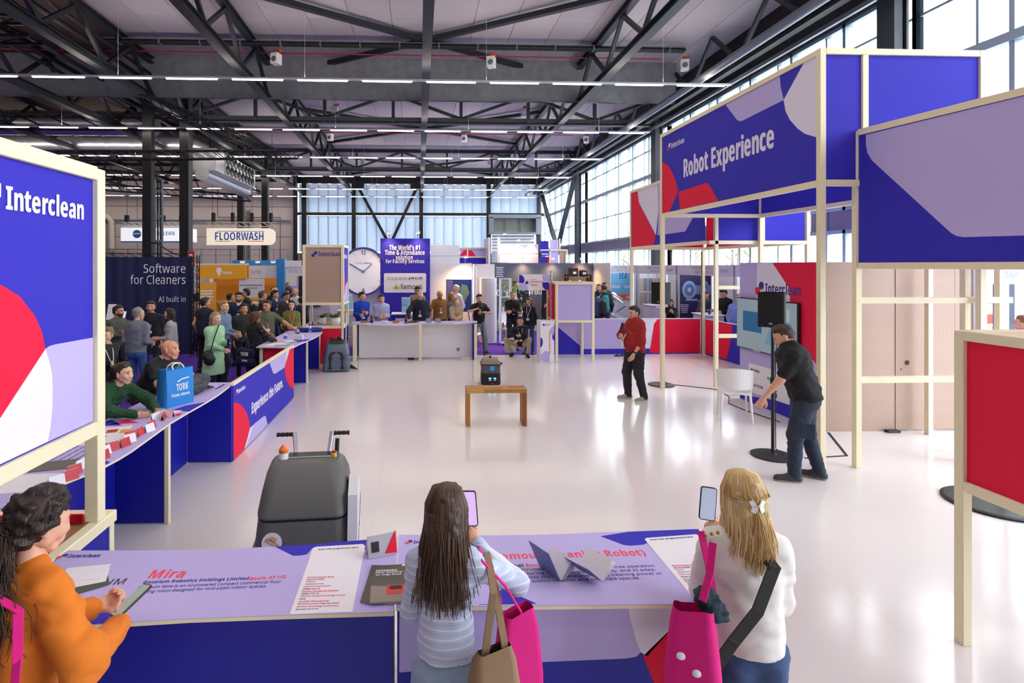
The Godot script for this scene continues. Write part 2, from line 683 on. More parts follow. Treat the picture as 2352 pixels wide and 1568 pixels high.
# Person seen along +z. o: at, turn, h, w, fem, lean, side, twist, look [yaw, pitch], lw/rw wrists, la/ra ankles, lk/rk knee poles, le/re elbow poles,
# pelvis, skin, hair [kind, colour], beard, top {c, sleeve, hem, name, open}, legs {c, name}, shoe, cell, lanyard, badge, glasses, lh/rh hand poses, lp/rp palms
func person(label: String, o: Dictionary, group := "") -> Node3D:
	var s: float = o.get("h", 1.75) / 1.75
	var w: float = o.get("w", 1.0)
	var fem: bool = o.get("fem", false)
	var cell: float = o.get("cell", 0.02)
	var node := thing("person", label, "person", o.at, o.get("turn", 0.0), group)
	var pel: Vector3 = o.get("pelvis", Vector3(0, .95 * s, 0))
	var lean := deg_to_rad(o.get("lean", 3.0))
	var side := deg_to_rad(o.get("side", 0.0))
	var u := Vector3(sin(side), cos(lean) * cos(side), sin(lean)).normalized()
	var tw := deg_to_rad(o.get("twist", 0.0))
	var rx := Vector3(cos(tw), 0, -sin(tw))
	rx = (rx - u * rx.dot(u)).normalized()
	var fw := rx.cross(u)
	var waist := pel + u * .15 * s
	var chest := pel + u * .36 * s
	var neck := pel + u * .52 * s
	var shw := (.142 if fem else .166) * s * (0.6 + 0.4 * w)
	var sh := {"l": pel + u * .435 * s + rx * shw, "r": pel + u * .435 * s - rx * shw}
	var el := {}
	var wr := {}
	var kn := {}
	var an := {}
	for e: String in ["l", "r"]:
		var sg := 1.0 if e == "l" else -1.0
		var tgt: Vector3 = o.get(e + "w", pel + rx * sg * (.205 + .10 * (w - 1)) * s - u * .06 * s + fw * .05 * s)
		var pole: Vector3 = o.get(e + "e", -fw * 1.0 + rx * sg * .28 - u * .3)
		var q := bend(sh[e], tgt, .285 * s, .255 * s, pole)
		el[e] = q[0]
		wr[e] = q[1]
		var hip := pel + Vector3(sg * .085 * s, -.02 * s, 0)
		var ank: Vector3 = o.get(e + "a", Vector3(sg * .105 * s, .085 * s, -.02 * s))
		q = bend(hip, ank, .43 * s, .43 * s, o.get(e + "k", Vector3(sg * .15, 0, 1)))
		kn[e] = q[0]
		an[e] = q[1]
	# head
	var look: Array = o.get("look", [0.0, 0.0])
	var hb := Basis(UP, deg_to_rad(look[0])) * Basis(Vector3.RIGHT, deg_to_rad(look[1]))
	var hs := s * (0.97 if fem else 1.02)
	if o.get("h", 1.75) < 1.5:
		hs *= 1.05
	var hup := (u * .6 + UP * .4).normalized()
	var hc := neck + hup * .125 * s + fw * .025 * s
	var hx := Transform3D(hb.scaled(Vector3(hs, hs, hs)), hc)
	# skin
	var tone: Color = Color.html(o.get("skin", "d9a58a")).srgb_to_linear()
	var bb := [[neck - u * .05 * s, hc + hx.basis * Vector3(0, -.04, -.025), .06 * s * (.85 if fem else 1.0) * (.8 + .2 * w), .05 * s * (.85 if fem else 1.0)], [pel, neck, .05, .05]]
	for e: String in ["l", "r"]:
		bb.append([neck - u * .05 * s, sh[e], .03, .03])
		bb.append([sh[e], el[e], .044 * s * w, .036 * s * w])
		bb.append([el[e], wr[e], .040 * s * (.5 + .5 * w), .024 * s])
		var hp: Vector3 = pel + Vector3((.085 if e == "l" else -.085) * s, -.02 * s, 0)
		bb.append([pel, hp, .04, .04])
		bb.append([hp, kn[e], .04, .034])
		bb.append([kn[e], an[e], .034, .03])
	var body := skin(bb, 0.021 if cell > .0185 else minf(cell, .016), 0.02)
	var cols := PackedColorArray()
	cols.resize(body[0].size())
	cols.fill(tone)
	body.append(cols)
	var hd: Array = head_shape(fem)
	var hcol := PackedColorArray()
	var hairc := Color.html(o.hair[1]).srgb_to_linear() if o.has("hair") else tone * .5
	var beard: float = o.get("beard", 0.0)
	for kd: int in hd[1]:
		match kd:
			1: hcol.append(tone * Color(.85, .55, .55))
			2: hcol.append(tone.lerp(hairc * .7, .75))
			3: hcol.append(Color(.75, .72, .7))
			4: hcol.append(Color(.04, .03, .025))
			5: hcol.append(tone.lerp(hairc, beard))
			_: hcol.append(tone)
	weld(body, hd[0], hx, hcol)
	for e: String in ["l", "r"]:
		var fd: Vector3 = o.get(e + "d", (wr[e] - el[e]).normalized())
		var palm: Vector3 = o.get(e + "p", -rx if e == "l" else rx)
		palm = (palm - fd * palm.dot(fd)).normalized()
		var y := -fd.normalized()
		var z := palm
		var x := y.cross(z)
		var hsz := s * (.92 if fem else 1.0)
		var flip := e == "l"
		var bs := Basis(x * (-1.0 if flip else 1.0), y, z).scaled(Vector3(hsz, hsz, hsz))
		bs = Basis(x * (-hsz if flip else hsz), y * hsz, z * hsz)
		var hsx: Array = hand_shape(o.get(e + "h", "relaxed"))
		var hc2 := PackedColorArray()
		hc2.resize(hsx[0].size())
		hc2.fill(tone)
		weld(body, hsx, Transform3D(bs, wr[e] - y * .005), hc2, flip)
	put(node, "body", hull(body, body[3]), skin_mat())
	# clothes
	var top: Dictionary = o.get("top", {"c": "444444"})
	var tn: String = top.get("name", "shirt")
	var ease: float = top.get("ease", 0.008) * s
	var hem: float = top.get("hem", -.06) * s
	var fat: float = o.get("belly", 0.0) * s
	var tb := []
	if fem:
		tb = [[pel + u * minf(hem, -.02), waist, (.158 * w) * s + ease, .132 * w * s + ease, 1.38, fw], [waist, chest, .132 * w * s + ease, .142 * w * s + ease, 1.35, fw]]
		for sg in [-1.0, 1.0]:
			tb.append([chest + fw * .062 * s + rx * sg * .066 * s - u * .02 * s, chest + fw * .05 * s + rx * sg * .06 * s + u * .03 * s, .062 * s, .05 * s])
	else:
		tb = [[pel + u * minf(hem, -.02), waist, .158 * w * s + ease, .155 * w * s + ease, 1.4, fw], [waist, chest, .155 * w * s + ease, .172 * w * s + ease, 1.42, fw]]
	if fat > 0.0:
		tb.append([waist + fw * fat * .45 - u * .02, waist + fw * fat * .5 + u * .1 * s, .115 * s + fat * .42, .10 * s + fat * .35, 1.15, fw])
	tb.append([chest, neck - u * .06 * s, (.142 if fem else .168) * (.5 + .5 * w) * s, .075 * s, 1.45, fw])
	tb.append([sh.l - rx * .04 * s, sh.r + rx * .04 * s, .050 * s + ease * .5, .050 * s + ease * .5])
	var sl: float = top.get("sleeve", 1.0)
	for e: String in ["l", "r"]:
		var up: float = minf(1.0, sl * 2.0)
		tb.append([neck - u * .03 * s, sh[e], .045 * s, .05 * s])
		tb.append([sh[e], sh[e].lerp(el[e], up), .051 * s * (.4 + .6 * w) + ease, lerpf(.051, .042, up) * s * (.4 + .6 * w) + ease * 1.2])
		if sl > 0.5:
			var q: float = (sl - .5) * 2.0
			tb.append([el[e], el[e].lerp(wr[e], q * .97), .042 * s * (.5 + .5 * w) + ease, lerpf(.042, .029, q) * s + ease])
	if top.get("collar", 0.0) > 0.0:
		tb.append([neck - u * .01, neck + u * top.collar * s, .066 * s, .064 * s])
	if top.has("coat"):
		tb.append([pel, pel - UP * top.coat * s + fw * .01, .165 * w * s + ease, (.165 * w + .12 * top.coat) * s, 1.3, fw])
	var cuts := [[pel + u * hem, -u]]
	if top.has("coat"):
		cuts = [[pel - UP * top.coat * s, -UP]]
	put(node, tn, hull(skin(tb, cell, .045 * s, cuts, top.get("fold", .010), top.get("wave", 5.5))), top.get("m", cloth(top.c)))
	if top.has("inner"):
		var ib := [[waist + fw * .03 * s, chest + fw * .034 * s, .125 * w * s, .13 * s, 1.38, fw], [chest + fw * .036 * s, neck + fw * .022 * s, .10 * s, .055 * s, 1.4, fw]]
		for e in ib:
			e[0] += fw * (.032 * s + ease)
			e[1] += fw * (.022 * s + ease)
		for sg in [0]:
			ib[0][2] *= .62
			ib[0][3] *= .62
			ib[1][2] *= .62
		put(node, "shirt_front", hull(skin(ib, cell, .03)), cloth(top.inner))
	var legs: Dictionary = o.get("legs", {"c": "2a2a33"})
	var lg := [[pel + UP * .05 * s, pel - UP * .03 * s, .134 * w * s, .146 * w * s, 1.38, fw if lean < .6 else Vector3.BACK]]
	var loose: float = legs.get("loose", 0.0)
	for e: String in ["l", "r"]:
		var sg := 1.0 if e == "l" else -1.0
		var hip := pel + Vector3(sg * .085 * s, -.03 * s, 0)
		lg.append([hip, kn[e], .088 * w * s + loose, .062 * s * (.5 + .5 * w) + loose])
		lg.append([kn[e], an[e] - (an[e] - kn[e]).normalized() * .0, .06 * s * (.5 + .5 * w) + loose, .047 * s + loose * 1.2])
		if not top.has("coat"):
			lg.append([pel + Vector3(sg * .07 * s, -.04 * s, -.042 * s), pel + Vector3(sg * .072 * s, -.07 * s, -.046 * s), .072 * w * s, .074 * w * s])
	put(node, legs.get("name", "trousers"), hull(skin(lg, cell, .028 * s, [[pel + u * (.02 * s if top.has("coat") else hem + .045 * s), u]] if pel.y > .7 * s else [], .009, 7.0)), legs.get("m", cloth(legs.c)))
	for e: String in ["l", "r"]:
		var sg := 1.0 if e == "l" else -1.0
		var a: Vector3 = an[e]
		var fdir: Vector3 = o.get(e + "f", Vector3(sg * .22, 0, 1)).normalized()
		var sole := a.y - .085 * s
		var heel := Vector3(a.x, sole + .042 * s, a.z) - fdir * .035 * s
		var toe := Vector3(a.x, sole + .03 * s, a.z) + fdir * .165 * s
		put(node, "shoe", hull(skin([[heel, toe, .047 * s, .04 * s], [a, Vector3(a.x, sole + .05 * s, a.z) + fdir * .05 * s, .045 * s, .046 * s]], minf(cell, .014), .02, [[Vector3(0, sole, 0), -UP]])), hexm(o.get("shoe", "1c1c1e"), .6))
		if o.has("sole"):
			put(node, "shoe_sole", hull(skin([[heel, toe, .051 * s, .044 * s]], .011, .01, [[Vector3(0, sole, 0), -UP], [Vector3(0, sole + .022 * s, 0), UP]])), hexm(o.sole, .7))
	if o.has("hair"):
		hair_part(node, o.hair[0], o.hair[1], hx, o.get("hair_cell", minf(cell, .013)), u)
	if o.has("lanyard"):
		var fz := (.155 * w * s) / 1.4 + fat * .55 + ease + (.05 if fem else .028)
		var low: Vector3 = o.get("badge_at", pel + u * .17 * s + fw * (fz + .005))
		var rad := .006
		for sg in [-1.0, 1.0]:
			put(node, "lanyard", mb().tube([neck + rx * sg * .058 * s - fw * .045 * s + u * .012 * s, neck + rx * sg * .072 * s + fw * .01 * s + u * .022 * s, (neck + rx * sg * .072 * s).lerp(low, .3) + fw * (.055 if fem else .04), (neck + rx * sg * .072 * s).lerp(low, .65) + fw * (.045 if fem else .02), low], rad, 6).mesh(), hexm(o.lanyard, .7))
		put(node, "badge", boxm(.085, .06 if o.get("wide", true) else .11, .004, .001), hexm("eeeef2", .4), facing(low - u * .035 + fw * .006, rx, fw))
	if o.get("glasses", false):
		var g := mb()
		for sg in [-1.0, 1.0]:
			var ring := []
			for i in 13:
				ring.append(hx * Vector3(sg * .034 + .022 * cos(TAU * i / 12), .01 + .017 * sin(TAU * i / 12), .096))
			g.tube(ring, .0022, 5, false)
			g.tube([hx * Vector3(sg * .056, .012, .094), hx * Vector3(sg * .08, .012, .0)], .002, 5)
		g.tube([hx * Vector3(-.012, .014, .098), hx * Vector3(.012, .014, .098)], .002, 5)
		put(node, "glasses", g.mesh(), hexm("18181c", .35))
	node.set_meta("rig", {"hx": hx, "wr": wr, "el": el, "sh": sh, "neck": neck, "chest": chest, "waist": waist, "pel": pel, "u": u, "rx": rx, "fw": fw, "s": s})
	return node

func hair_part(node: Node3D, kind: String, hex: String, hx: Transform3D, cell: float, u: Vector3) -> void:
	var b := []
	var cap := [[Vector3(0, .046, -.026), Vector3(0, .07, -.008), .087, .071], [Vector3(0, .0, -.045), Vector3(0, .04, -.03), .072, .082], [Vector3(-.028, .1, .034), Vector3(.028, .1, .034), .028, .028]]
	var wr := .009
	var wave := 26.0
	match kind:
		"short":
			b = cap
		"crop":
			b = [[Vector3(0, .045, -.026), Vector3(0, .066, -.008), .084, .070], [Vector3(0, .005, -.04), Vector3(0, .035, -.03), .068, .076]]
		"fringe":
			b = [[Vector3(-.04, .01, -.045), Vector3(.04, .01, -.045), .05, .05], [Vector3(-.06, .015, -.02), Vector3(-.06, .0, .0), .026, .02], [Vector3(.06, .015, -.02), Vector3(.06, .0, .0), .026, .02]]
		"quiff":
			b = cap + [[Vector3(-.03, .1, .045), Vector3(.03, .1, .045), .03, .03]]
		"wavy":
			b = [[Vector3(0, .05, -.034), Vector3(0, .076, -.012), .1, .084], [Vector3(0, -.01, -.05), Vector3(0, .035, -.035), .078, .09], [Vector3(-.03, .108, .036), Vector3(.03, .108, .036), .03, .03]]
			wr = .02
			wave = 13.0
		"bob":
			b = cap + [[Vector3(-.068, .02, -.01), Vector3(-.07, -.09, .005), .034, .03], [Vector3(.068, .02, -.01), Vector3(.07, -.09, .005), .034, .03], [Vector3(-.03, .0, -.075), Vector3(-.035, -.1, -.06), .045, .042], [Vector3(.03, .0, -.075), Vector3(.035, -.1, -.06), .045, .042]]
			wr = .008
			wave = 14.0
		"long":
			b = cap + [[Vector3(-.066, .03, -.012), Vector3(-.085, -.26, .02), .034, .03], [Vector3(.066, .03, -.012), Vector3(.085, -.26, .02), .034, .03], [Vector3(-.035, .0, -.075), Vector3(-.05, -.27, -.085), .045, .035], [Vector3(.035, .0, -.075), Vector3(.05, -.27, -.085), .045, .035]]
			wr = .010
			wave = 12.0
		"pony":
			b = cap + [[Vector3(0, .05, -.09), Vector3(0, .06, -.125), .03, .026], [Vector3(0, .06, -.125), Vector3(0, -.03, -.16), .034, .04], [Vector3(0, -.03, -.16), Vector3(0, -.17, -.13), .04, .02]]
			wr = .008
			wave = 16.0
		"bun":
			b = cap + [[Vector3(0, .07, -.10), Vector3(0, .085, -.115), .042, .042]]
			wr = .006
		"curly":
			b = [[Vector3(0, .045, -.03), Vector3(0, .055, .012), .105, .094], [Vector3(0, -.03, -.05), Vector3(0, .03, -.03), .088, .095], [Vector3(-.07, .03, .0), Vector3(-.07, -.05, -.01), .05, .045], [Vector3(.07, .03, .0), Vector3(.07, -.05, -.01), .05, .045]]
			wr = .03
			wave = 24.0
	if b.is_empty():
		return
	var q: Array = skin(b, cell, .03, [], wr, wave)
	put(node, "hair", hull(q), hair_mat(hex), hx)
# ---------------------------------------------------------------- the hall
const CEIL := 9.6
const CHORD := 8.06
const FAR := -43.7
const GLASS := 10.0

func hbeam(b: MB, p: Vector3, q: Vector3, w: float, h: float) -> MB:
	var t := minf(w, h) * .12
	b.bar(p + UP * (h - t) * .5, q + UP * (h - t) * .5, w, t)
	b.bar(p - UP * (h - t) * .5, q - UP * (h - t) * .5, w, t)
	b.bar(p, q, t * 1.1, h - 2.0 * t)
	return b

func materials() -> void:
	wob.seed = 11
	wob.noise_type = FastNoiseLite.TYPE_SIMPLEX_SMOOTH
	wob.fractal_octaves = 2
	tex_weave = noise_tex(.25, Color.BLACK, Color.WHITE, 3, 256, 2, true, 3.0)
	tex_hair = noise_tex(.05, Color(.72, .72, .72), Color(1, 1, 1), 5, 256, 4)
	tex_hair_n = noise_tex(.05, Color.BLACK, Color.WHITE, 6, 256, 3, true, 5.0)
	mt("steel", Color.html("2c3138"), .5, .35)
	mt("black_steel", Color.html("191a1e"), .5, .3)
	mt("grey_steel", Color.html("7b848c"), .45, .5)
	mt("zinc", Color.html("c3c6ca"), .32, .85)
	var floor_m := mt("floor_white", Color.html("e6e0de"), .16)
	floor_m.roughness_texture = noise_tex(.03, Color(.86, .86, .86), Color(1, 1, 1), 22, 256, 3)
	triplanar(floor_m, Vector3(.35, .35, .35), true)
	for k in 3:
		var c := mt("ceiling_board%d" % k, Color.html(["b4afb9", "aea9b3", "b9b4bd"][k]), .95)
		c.albedo_texture = noise_tex(.16, Color(.78, .78, .78), Color(1, 1, 1), 31 + k, 256, 4)
		triplanar(c, Vector3(.9, .9, .9), true)
	var cp := mt("carpet", Color.html("5a1fb4"), .95)
	cp.albedo_texture = noise_tex(.3, Color(.72, .72, .72), Color(1, 1, 1), 41, 256, 3)
	triplanar(cp, Vector3(1.5, 1.5, 1.5), true)
	var cu := mt("curtain", Color.html("8d9096"), .8)
	cu.albedo_texture = noise_tex(.02, Color(.86, .86, .86), Color(1, 1, 1), 43, 256, 4)
	triplanar(cu, Vector3(.4, .4, .4), true)
	var lv := mt("louvre", Color.html("dfe6ea"), .55)
	lv.backlight_enabled = true
	lv.backlight = Color(.62, .68, .73)
	mt("plaster", Color.html("c3b8b4"), .85)
	mt("cream", Color.html("eee4c0"), .55)
	var gl := mt("pane_glass", Color(.93, .97, .97, .06), .03)
	gl.transparency = BaseMaterial3D.TRANSPARENCY_ALPHA
	# printed fabric and boards of the stands
	for e: Array in [["blue", "2d26b4"], ["lavender", "bdb2e6"], ["pale", "e6e3f2"], ["red", "e8043c"]]:
		mt(e[0], Color.html(e[1]), .8)
	for e: Array in [["wood_pale", "bfa494", 16.0], ["wood_floor", "b98a5f", 5.0], ["wood_bench", "b9803a", 5.0]]:
		var f := mt(e[0], Color.html(e[1]), .5)
		f.albedo_texture = noise_tex(.06, Color(.86, .84, .82), Color(1, 1, 1), 61, 256, 4)
		triplanar(f, Vector3(e[2], .35, e[2]))
	for k in 2:
		var wbm: StandardMaterial3D = M["wood_bench"].duplicate()
		wbm.albedo_color = Color.html(["d6a050", "96561f"][k])
		M["wood_bench%d" % k] = wbm
		wbm.uv1_scale = Vector3(.5, 6, 9)
	M["wood_bench"].uv1_scale = Vector3(.5, 6, 9)
	M["wood_floor"].uv1_scale = Vector3(9, 1, .5)
	mt("counter_blue", Color.html("0b109a"), .5)
	mt("white_board", Color.html("e4e2ea"), .5)
	mt("white_paint", Color.html("f2f2f4"), .4)
	mt("black_plastic", Color.html("17181b"), .55)
	mt("paper", Color.html("eceaf0"), .5)
	mt("text_white", Color.html("f4f3fb"), .6)
	mt("text_blue", Color.html("2b2486"), .6)
	mt("text_red", Color.html("f0435a"), .6)

func lights() -> void:
	var cam := Camera3D.new()
	cam.name = "camera"
	add_child(cam)
	# a lens of 1270 pixels' focal length, shifted so that uprights stay upright; the picture is 2352 by 1568
	var near := 0.1
	cam.projection = Camera3D.PROJECTION_FRUSTUM
	cam.near = near
	cam.far = 400.0
	cam.size = 1568.0 / 1270.0 * near
	cam.frustum_offset = Vector2((1176.0 - 1015.0) / 1270.0 * near, -(784.0 - 610.0) / 1270.0 * near)
	cam.position = Vector3(0, 2.5, 0)
	cam.rotation_degrees.y = -2.3447
	cam.current = true
	var we := WorldEnvironment.new()
	we.name = "world"
	var e := Environment.new()
	e.background_mode = Environment.BG_SKY
	e.tonemap_mode = Environment.TONE_MAPPER_LINEAR
	e.tonemap_exposure = 1.14
	e.sdfgi_enabled = true
	e.ssao_enabled = true
	e.ssil_enabled = true
	var sm := ProceduralSkyMaterial.new()
	sm.sky_top_color = Color(.87, .90, .94)
	sm.sky_horizon_color = Color(.93, .95, .97)
	sm.ground_bottom_color = Color(.42, .42, .4)
	sm.ground_horizon_color = Color(.55, .56, .55)
	sm.sky_energy_multiplier = 3.0
	sm.ground_energy_multiplier = 2.5
	var sk := Sky.new()
	sk.sky_material = sm
	e.sky = sk
	we.environment = e
	add_child(we)
	# rows of light tubes under the roof, nine across the depth of the hall
	var tube_m := glow("tube_glow", Color(1, .965, .93), 9.0)
	var rail := boxm(34.0, .05, .07)
	var tube := boxm(1.38, .035, .05)
	for i in 9:
		var z: float = [-15.6, -21.3, -26.7, -32.3, -37.7, -41.8, -10.2, -5.2, .2][i]
		var t := thing("ceiling_light", "long suspended white rail of bright light tubes crossing under the roof trusses", "light", Vector3(-8.0, 7.72, z), 0, "rows of light tubes under the roof")
		put(t, "rail", rail, mt("rail_white", Color.html("cfd0d4"), .5))
		for k in 19:
			put(t, "light_tube", tube, tube_m, xyz(16.1 - 1.8 * k, -.04, 0))
		for k in 7:
			put(t, "wire", mb().bar(Vector3(15.0 - 5.1 * k, 0, 0), Vector3(15.0 - 5.1 * k, CEIL - 7.72 - .1, 0), .008, .008).mesh(), mt("rail_white", Color.WHITE))
		for h in 1:
			var a := AreaLight3D.new()
			a.name = "tube_row_and_added_uplight"
			a.area_size = Vector2(34.0, .06)
			a.light_color = Color(1, .94, .88)
			a.light_energy = 26.0
			a.area_range = 60.0
			a.shadow_enabled = true
			a.position = Vector3(0, -.08, 0)
			a.rotation_degrees.x = -90
			t.add_child(a, true)
			var b: AreaLight3D = a.duplicate()  # upward copy is an added fill that brightens the ceiling, not a tube
			b.light_energy = 22.0
			b.position.y = .06
			b.rotation_degrees.x = 90
			t.add_child(b, true)

func hall() -> void:
	# ground
	var fl := fixed_root("floor")
	fixed("carpet", boxm(46, .2, 56), M.carpet, xyz(-12.0, -.12, -18), fl)
	var fp := boxm(1.2496, .02, 2.4996, .0004)
	for i in 10:
		for k in 8:
			fixed("floor_panel", fp, M.floor_white, xyz(-2.33 + 1.25 * i, -.0098, 3.37 - 2.5 * k), fl)
	var edge := mb().bx(2.7, -.012, -15.37, 11.6, .024, .05)
	fixed("floor_edge", edge.mesh(), M.white_paint, Transform3D.IDENTITY, fl)
	# roof
	var ce := fixed_root("ceiling")
	fixed("roof_slab", boxm(46, .3, 56), mt("roof_dark", Color.html("2a2522"), .95), xyz(-12.0, CEIL + .2, -18), ce)
	rng.seed = 4
	for i in 16:
		for k in 13:
			fixed("ceiling_board", boxm(1.19, .05, 3.99, .008), M["ceiling_board%d" % rng.randi_range(0, 2)], xyz(-8.6 + 1.2 * i, CEIL + .02, 4.0 - 4.0 * k + (2.0 if i % 2 else 0.0)), ce)
	for i in 5:
		fixed("ceiling_board", boxm(3.95, .05, 48), mt("ceiling_brown", Color.html("4a3c36"), .95), xyz(-11.4 - 4.0 * i, CEIL + .02, -20), ce)
	# outer walls
	fixed("wall_left", boxm(.3, 10, 56), mt("wall_dull", Color.html("8d8784"), .9), xyz(-34.0, 4.8, -18))
	fixed("wall_back", boxm(46, 10, .3), mt("wall_dull", Color.WHITE), xyz(-12.0, 4.8, 7.0))
	far_wall()
	glass_wall()
	roof_steel()
	left_roof()
	outdoors()

func far_wall() -> void:
	var fw := fixed_root("wall_far")
	var pl: StandardMaterial3D = M.plaster
	# plaster part on the left, laid in big panels
	for i in 6:
		for k in 4:
			fixed("wall_panel", boxm(3.96, 2.33, .2, .015), pl, xyz(-11.8 - 4.0 * i, 1.2 + 2.36 * k, FAR - .1), fw)
	fixed("wall_core", boxm(24.4, 10, .1), pl, xyz(-21.9, 4.8, FAR - .25), fw)
	fixed("wall_foot", boxm(19.6, 3.5, .3), mt("wall_dull", Color.WHITE), xyz(.2, 1.75, FAR - .1), fw)
	fixed("wall_head", boxm(19.6, .9, .3), M.black_steel, xyz(.2, 9.4, FAR - .1), fw)
	# tall translucent louvres with daylight behind them
	var lo := mb().prism(PackedVector2Array([Vector2(-.385, .0), Vector2(-.2, .075), Vector2(0, .105), Vector2(.2, .085), Vector2(.385, .02), Vector2(.385, .0), Vector2(.2, .065), Vector2(0, .085), Vector2(-.2, .055), Vector2(-.385, -.02)]), 1.0)
	var lm := lo.mesh()
	for row in [[3.6, 6.42], [6.66, 8.9]]:
		for i in 25:
			var x := -9.05 + .755 * i
			if row[0] < 5.0 and x > 5.6:
				continue
			var xf := Transform3D(Basis(Vector3(cos(.2), 0, sin(.2)), Vector3(-sin(.2), 0, cos(.2)), Vector3.UP * (row[1] - row[0])), Vector3(x, row[0], FAR))
			fixed("louvre", lm, M.louvre, xf, fw)
			fixed("louvre_clip", boxm(.03, row[1] - row[0], .16), M.grey_steel, xyz(x + .375, (row[0] + row[1]) / 2, FAR - .02), fw)
	var st := mb()
	for x in [-9.6, -5.1, .15, 5.45]:
		st.bx(x, 4.7, FAR + .35, .3, 9.4, .3)
	st.bx(.2, 6.54, FAR + .2, 19.4, .22, .2)
	st.bar(Vector3(-4.8, 8.7, FAR + .35), Vector3(-2.35, 4.2, FAR + .35), .22, .22)
	st.bar(Vector3(-.15, 8.7, FAR + .35), Vector3(-2.25, 4.2, FAR + .35), .22, .22)
	st.bx(-4.7, 8.75, FAR + .35, .8, .6, .1)
	st.bx(-.3, 8.75, FAR + .35, .8, .6, .1)
	fixed("wall_frame", st.mesh(), M.black_steel, Transform3D.IDENTITY, fw)
	# shutter door with its housing
	var d := fixed_root("door_1")
	var dz := FAR + .35
	fixed("housing", mb().bx(7.45, 6.35, dz, 4.1, .3, .9, .02).bx(5.6, 5.7, dz, .36, 1.2, .9, .02).bx(9.3, 5.7, dz, .36, 1.2, .9, .02).bx(7.45, 5.02, dz + .3, 4.1, .16, .5, .02).mesh(), M.grey_steel, Transform3D.IDENTITY, d)
	fixed("housing_back", boxm(3.5, 1.2, .1), mt("door_green", Color.html("7f867a"), .7), xyz(7.45, 5.7, dz - .3), d)
	for i in 2:
		fixed("housing_post", boxm(.06, 1.2, .06), M.grey_steel, xyz(6.85 + 1.2 * i, 5.7, dz - .1), d)
	for i in 20:
		fixed("shutter_slat", boxm(3.4, .225, .06, .02), hexm("a4abb0", .6), xyz(7.4, 4.83 - .245 * i, dz - .1), d)
	for x in [5.55, 9.3]:
		fixed("guide_rail", boxm(.22, 5.0, .2), M.grey_steel, xyz(x, 2.5, dz - .05), d)
	# pipes and rails along the plaster wall
	var pp := mb()
	pp.tube([Vector3(-30, 6.35, FAR + .3), Vector3(-24.5, 6.35, FAR + .3), Vector3(-23.9, 6.25, FAR + .3), Vector3(-23.6, 5.9, FAR + .3), Vector3(-23.6, 3.6, FAR + .3)], .22, 10)
	one("wall_pipe", "thick cream drain pipe bending down the far plaster wall", "pipe", pp.mesh(), mt("pipe_cream", Color.html("cfc6b8"), .6))
	one("wall_pipe", "long thin grey pipe running level along the plaster wall", "pipe", mb().tube([Vector3(-32, 6.0, FAR + .2), Vector3(-10, 6.0, FAR + .2)], .07, 8).mesh(), M.grey_steel)
	one("fire_pipe", "thin red fire water pipe climbing the far plaster wall", "pipe", mb().tube([Vector3(-15.6, 8.8, FAR + .2), Vector3(-15.6, 6.25, FAR + .2), Vector3(-10.8, 6.25, FAR + .2), Vector3(-10.8, 3.0, FAR + .2)], .04, 6).mesh(), mt("pipe_brown", Color.html("7d4a44"), .5))
	var rl := mb().bx(-21, 3.75, FAR + .6, 22, .06, .06)
	for i in 20:
		rl.bx(-31 + 1.1 * i, 2.9, FAR + .6, .05, 1.8, .05)
	rl.bx(-21, 2.4, FAR + .6, 22, .05, .05)
	one("wall_railing", "grey steel railing along the foot of the far plaster wall", "railing", rl.mesh(), M.grey_steel)

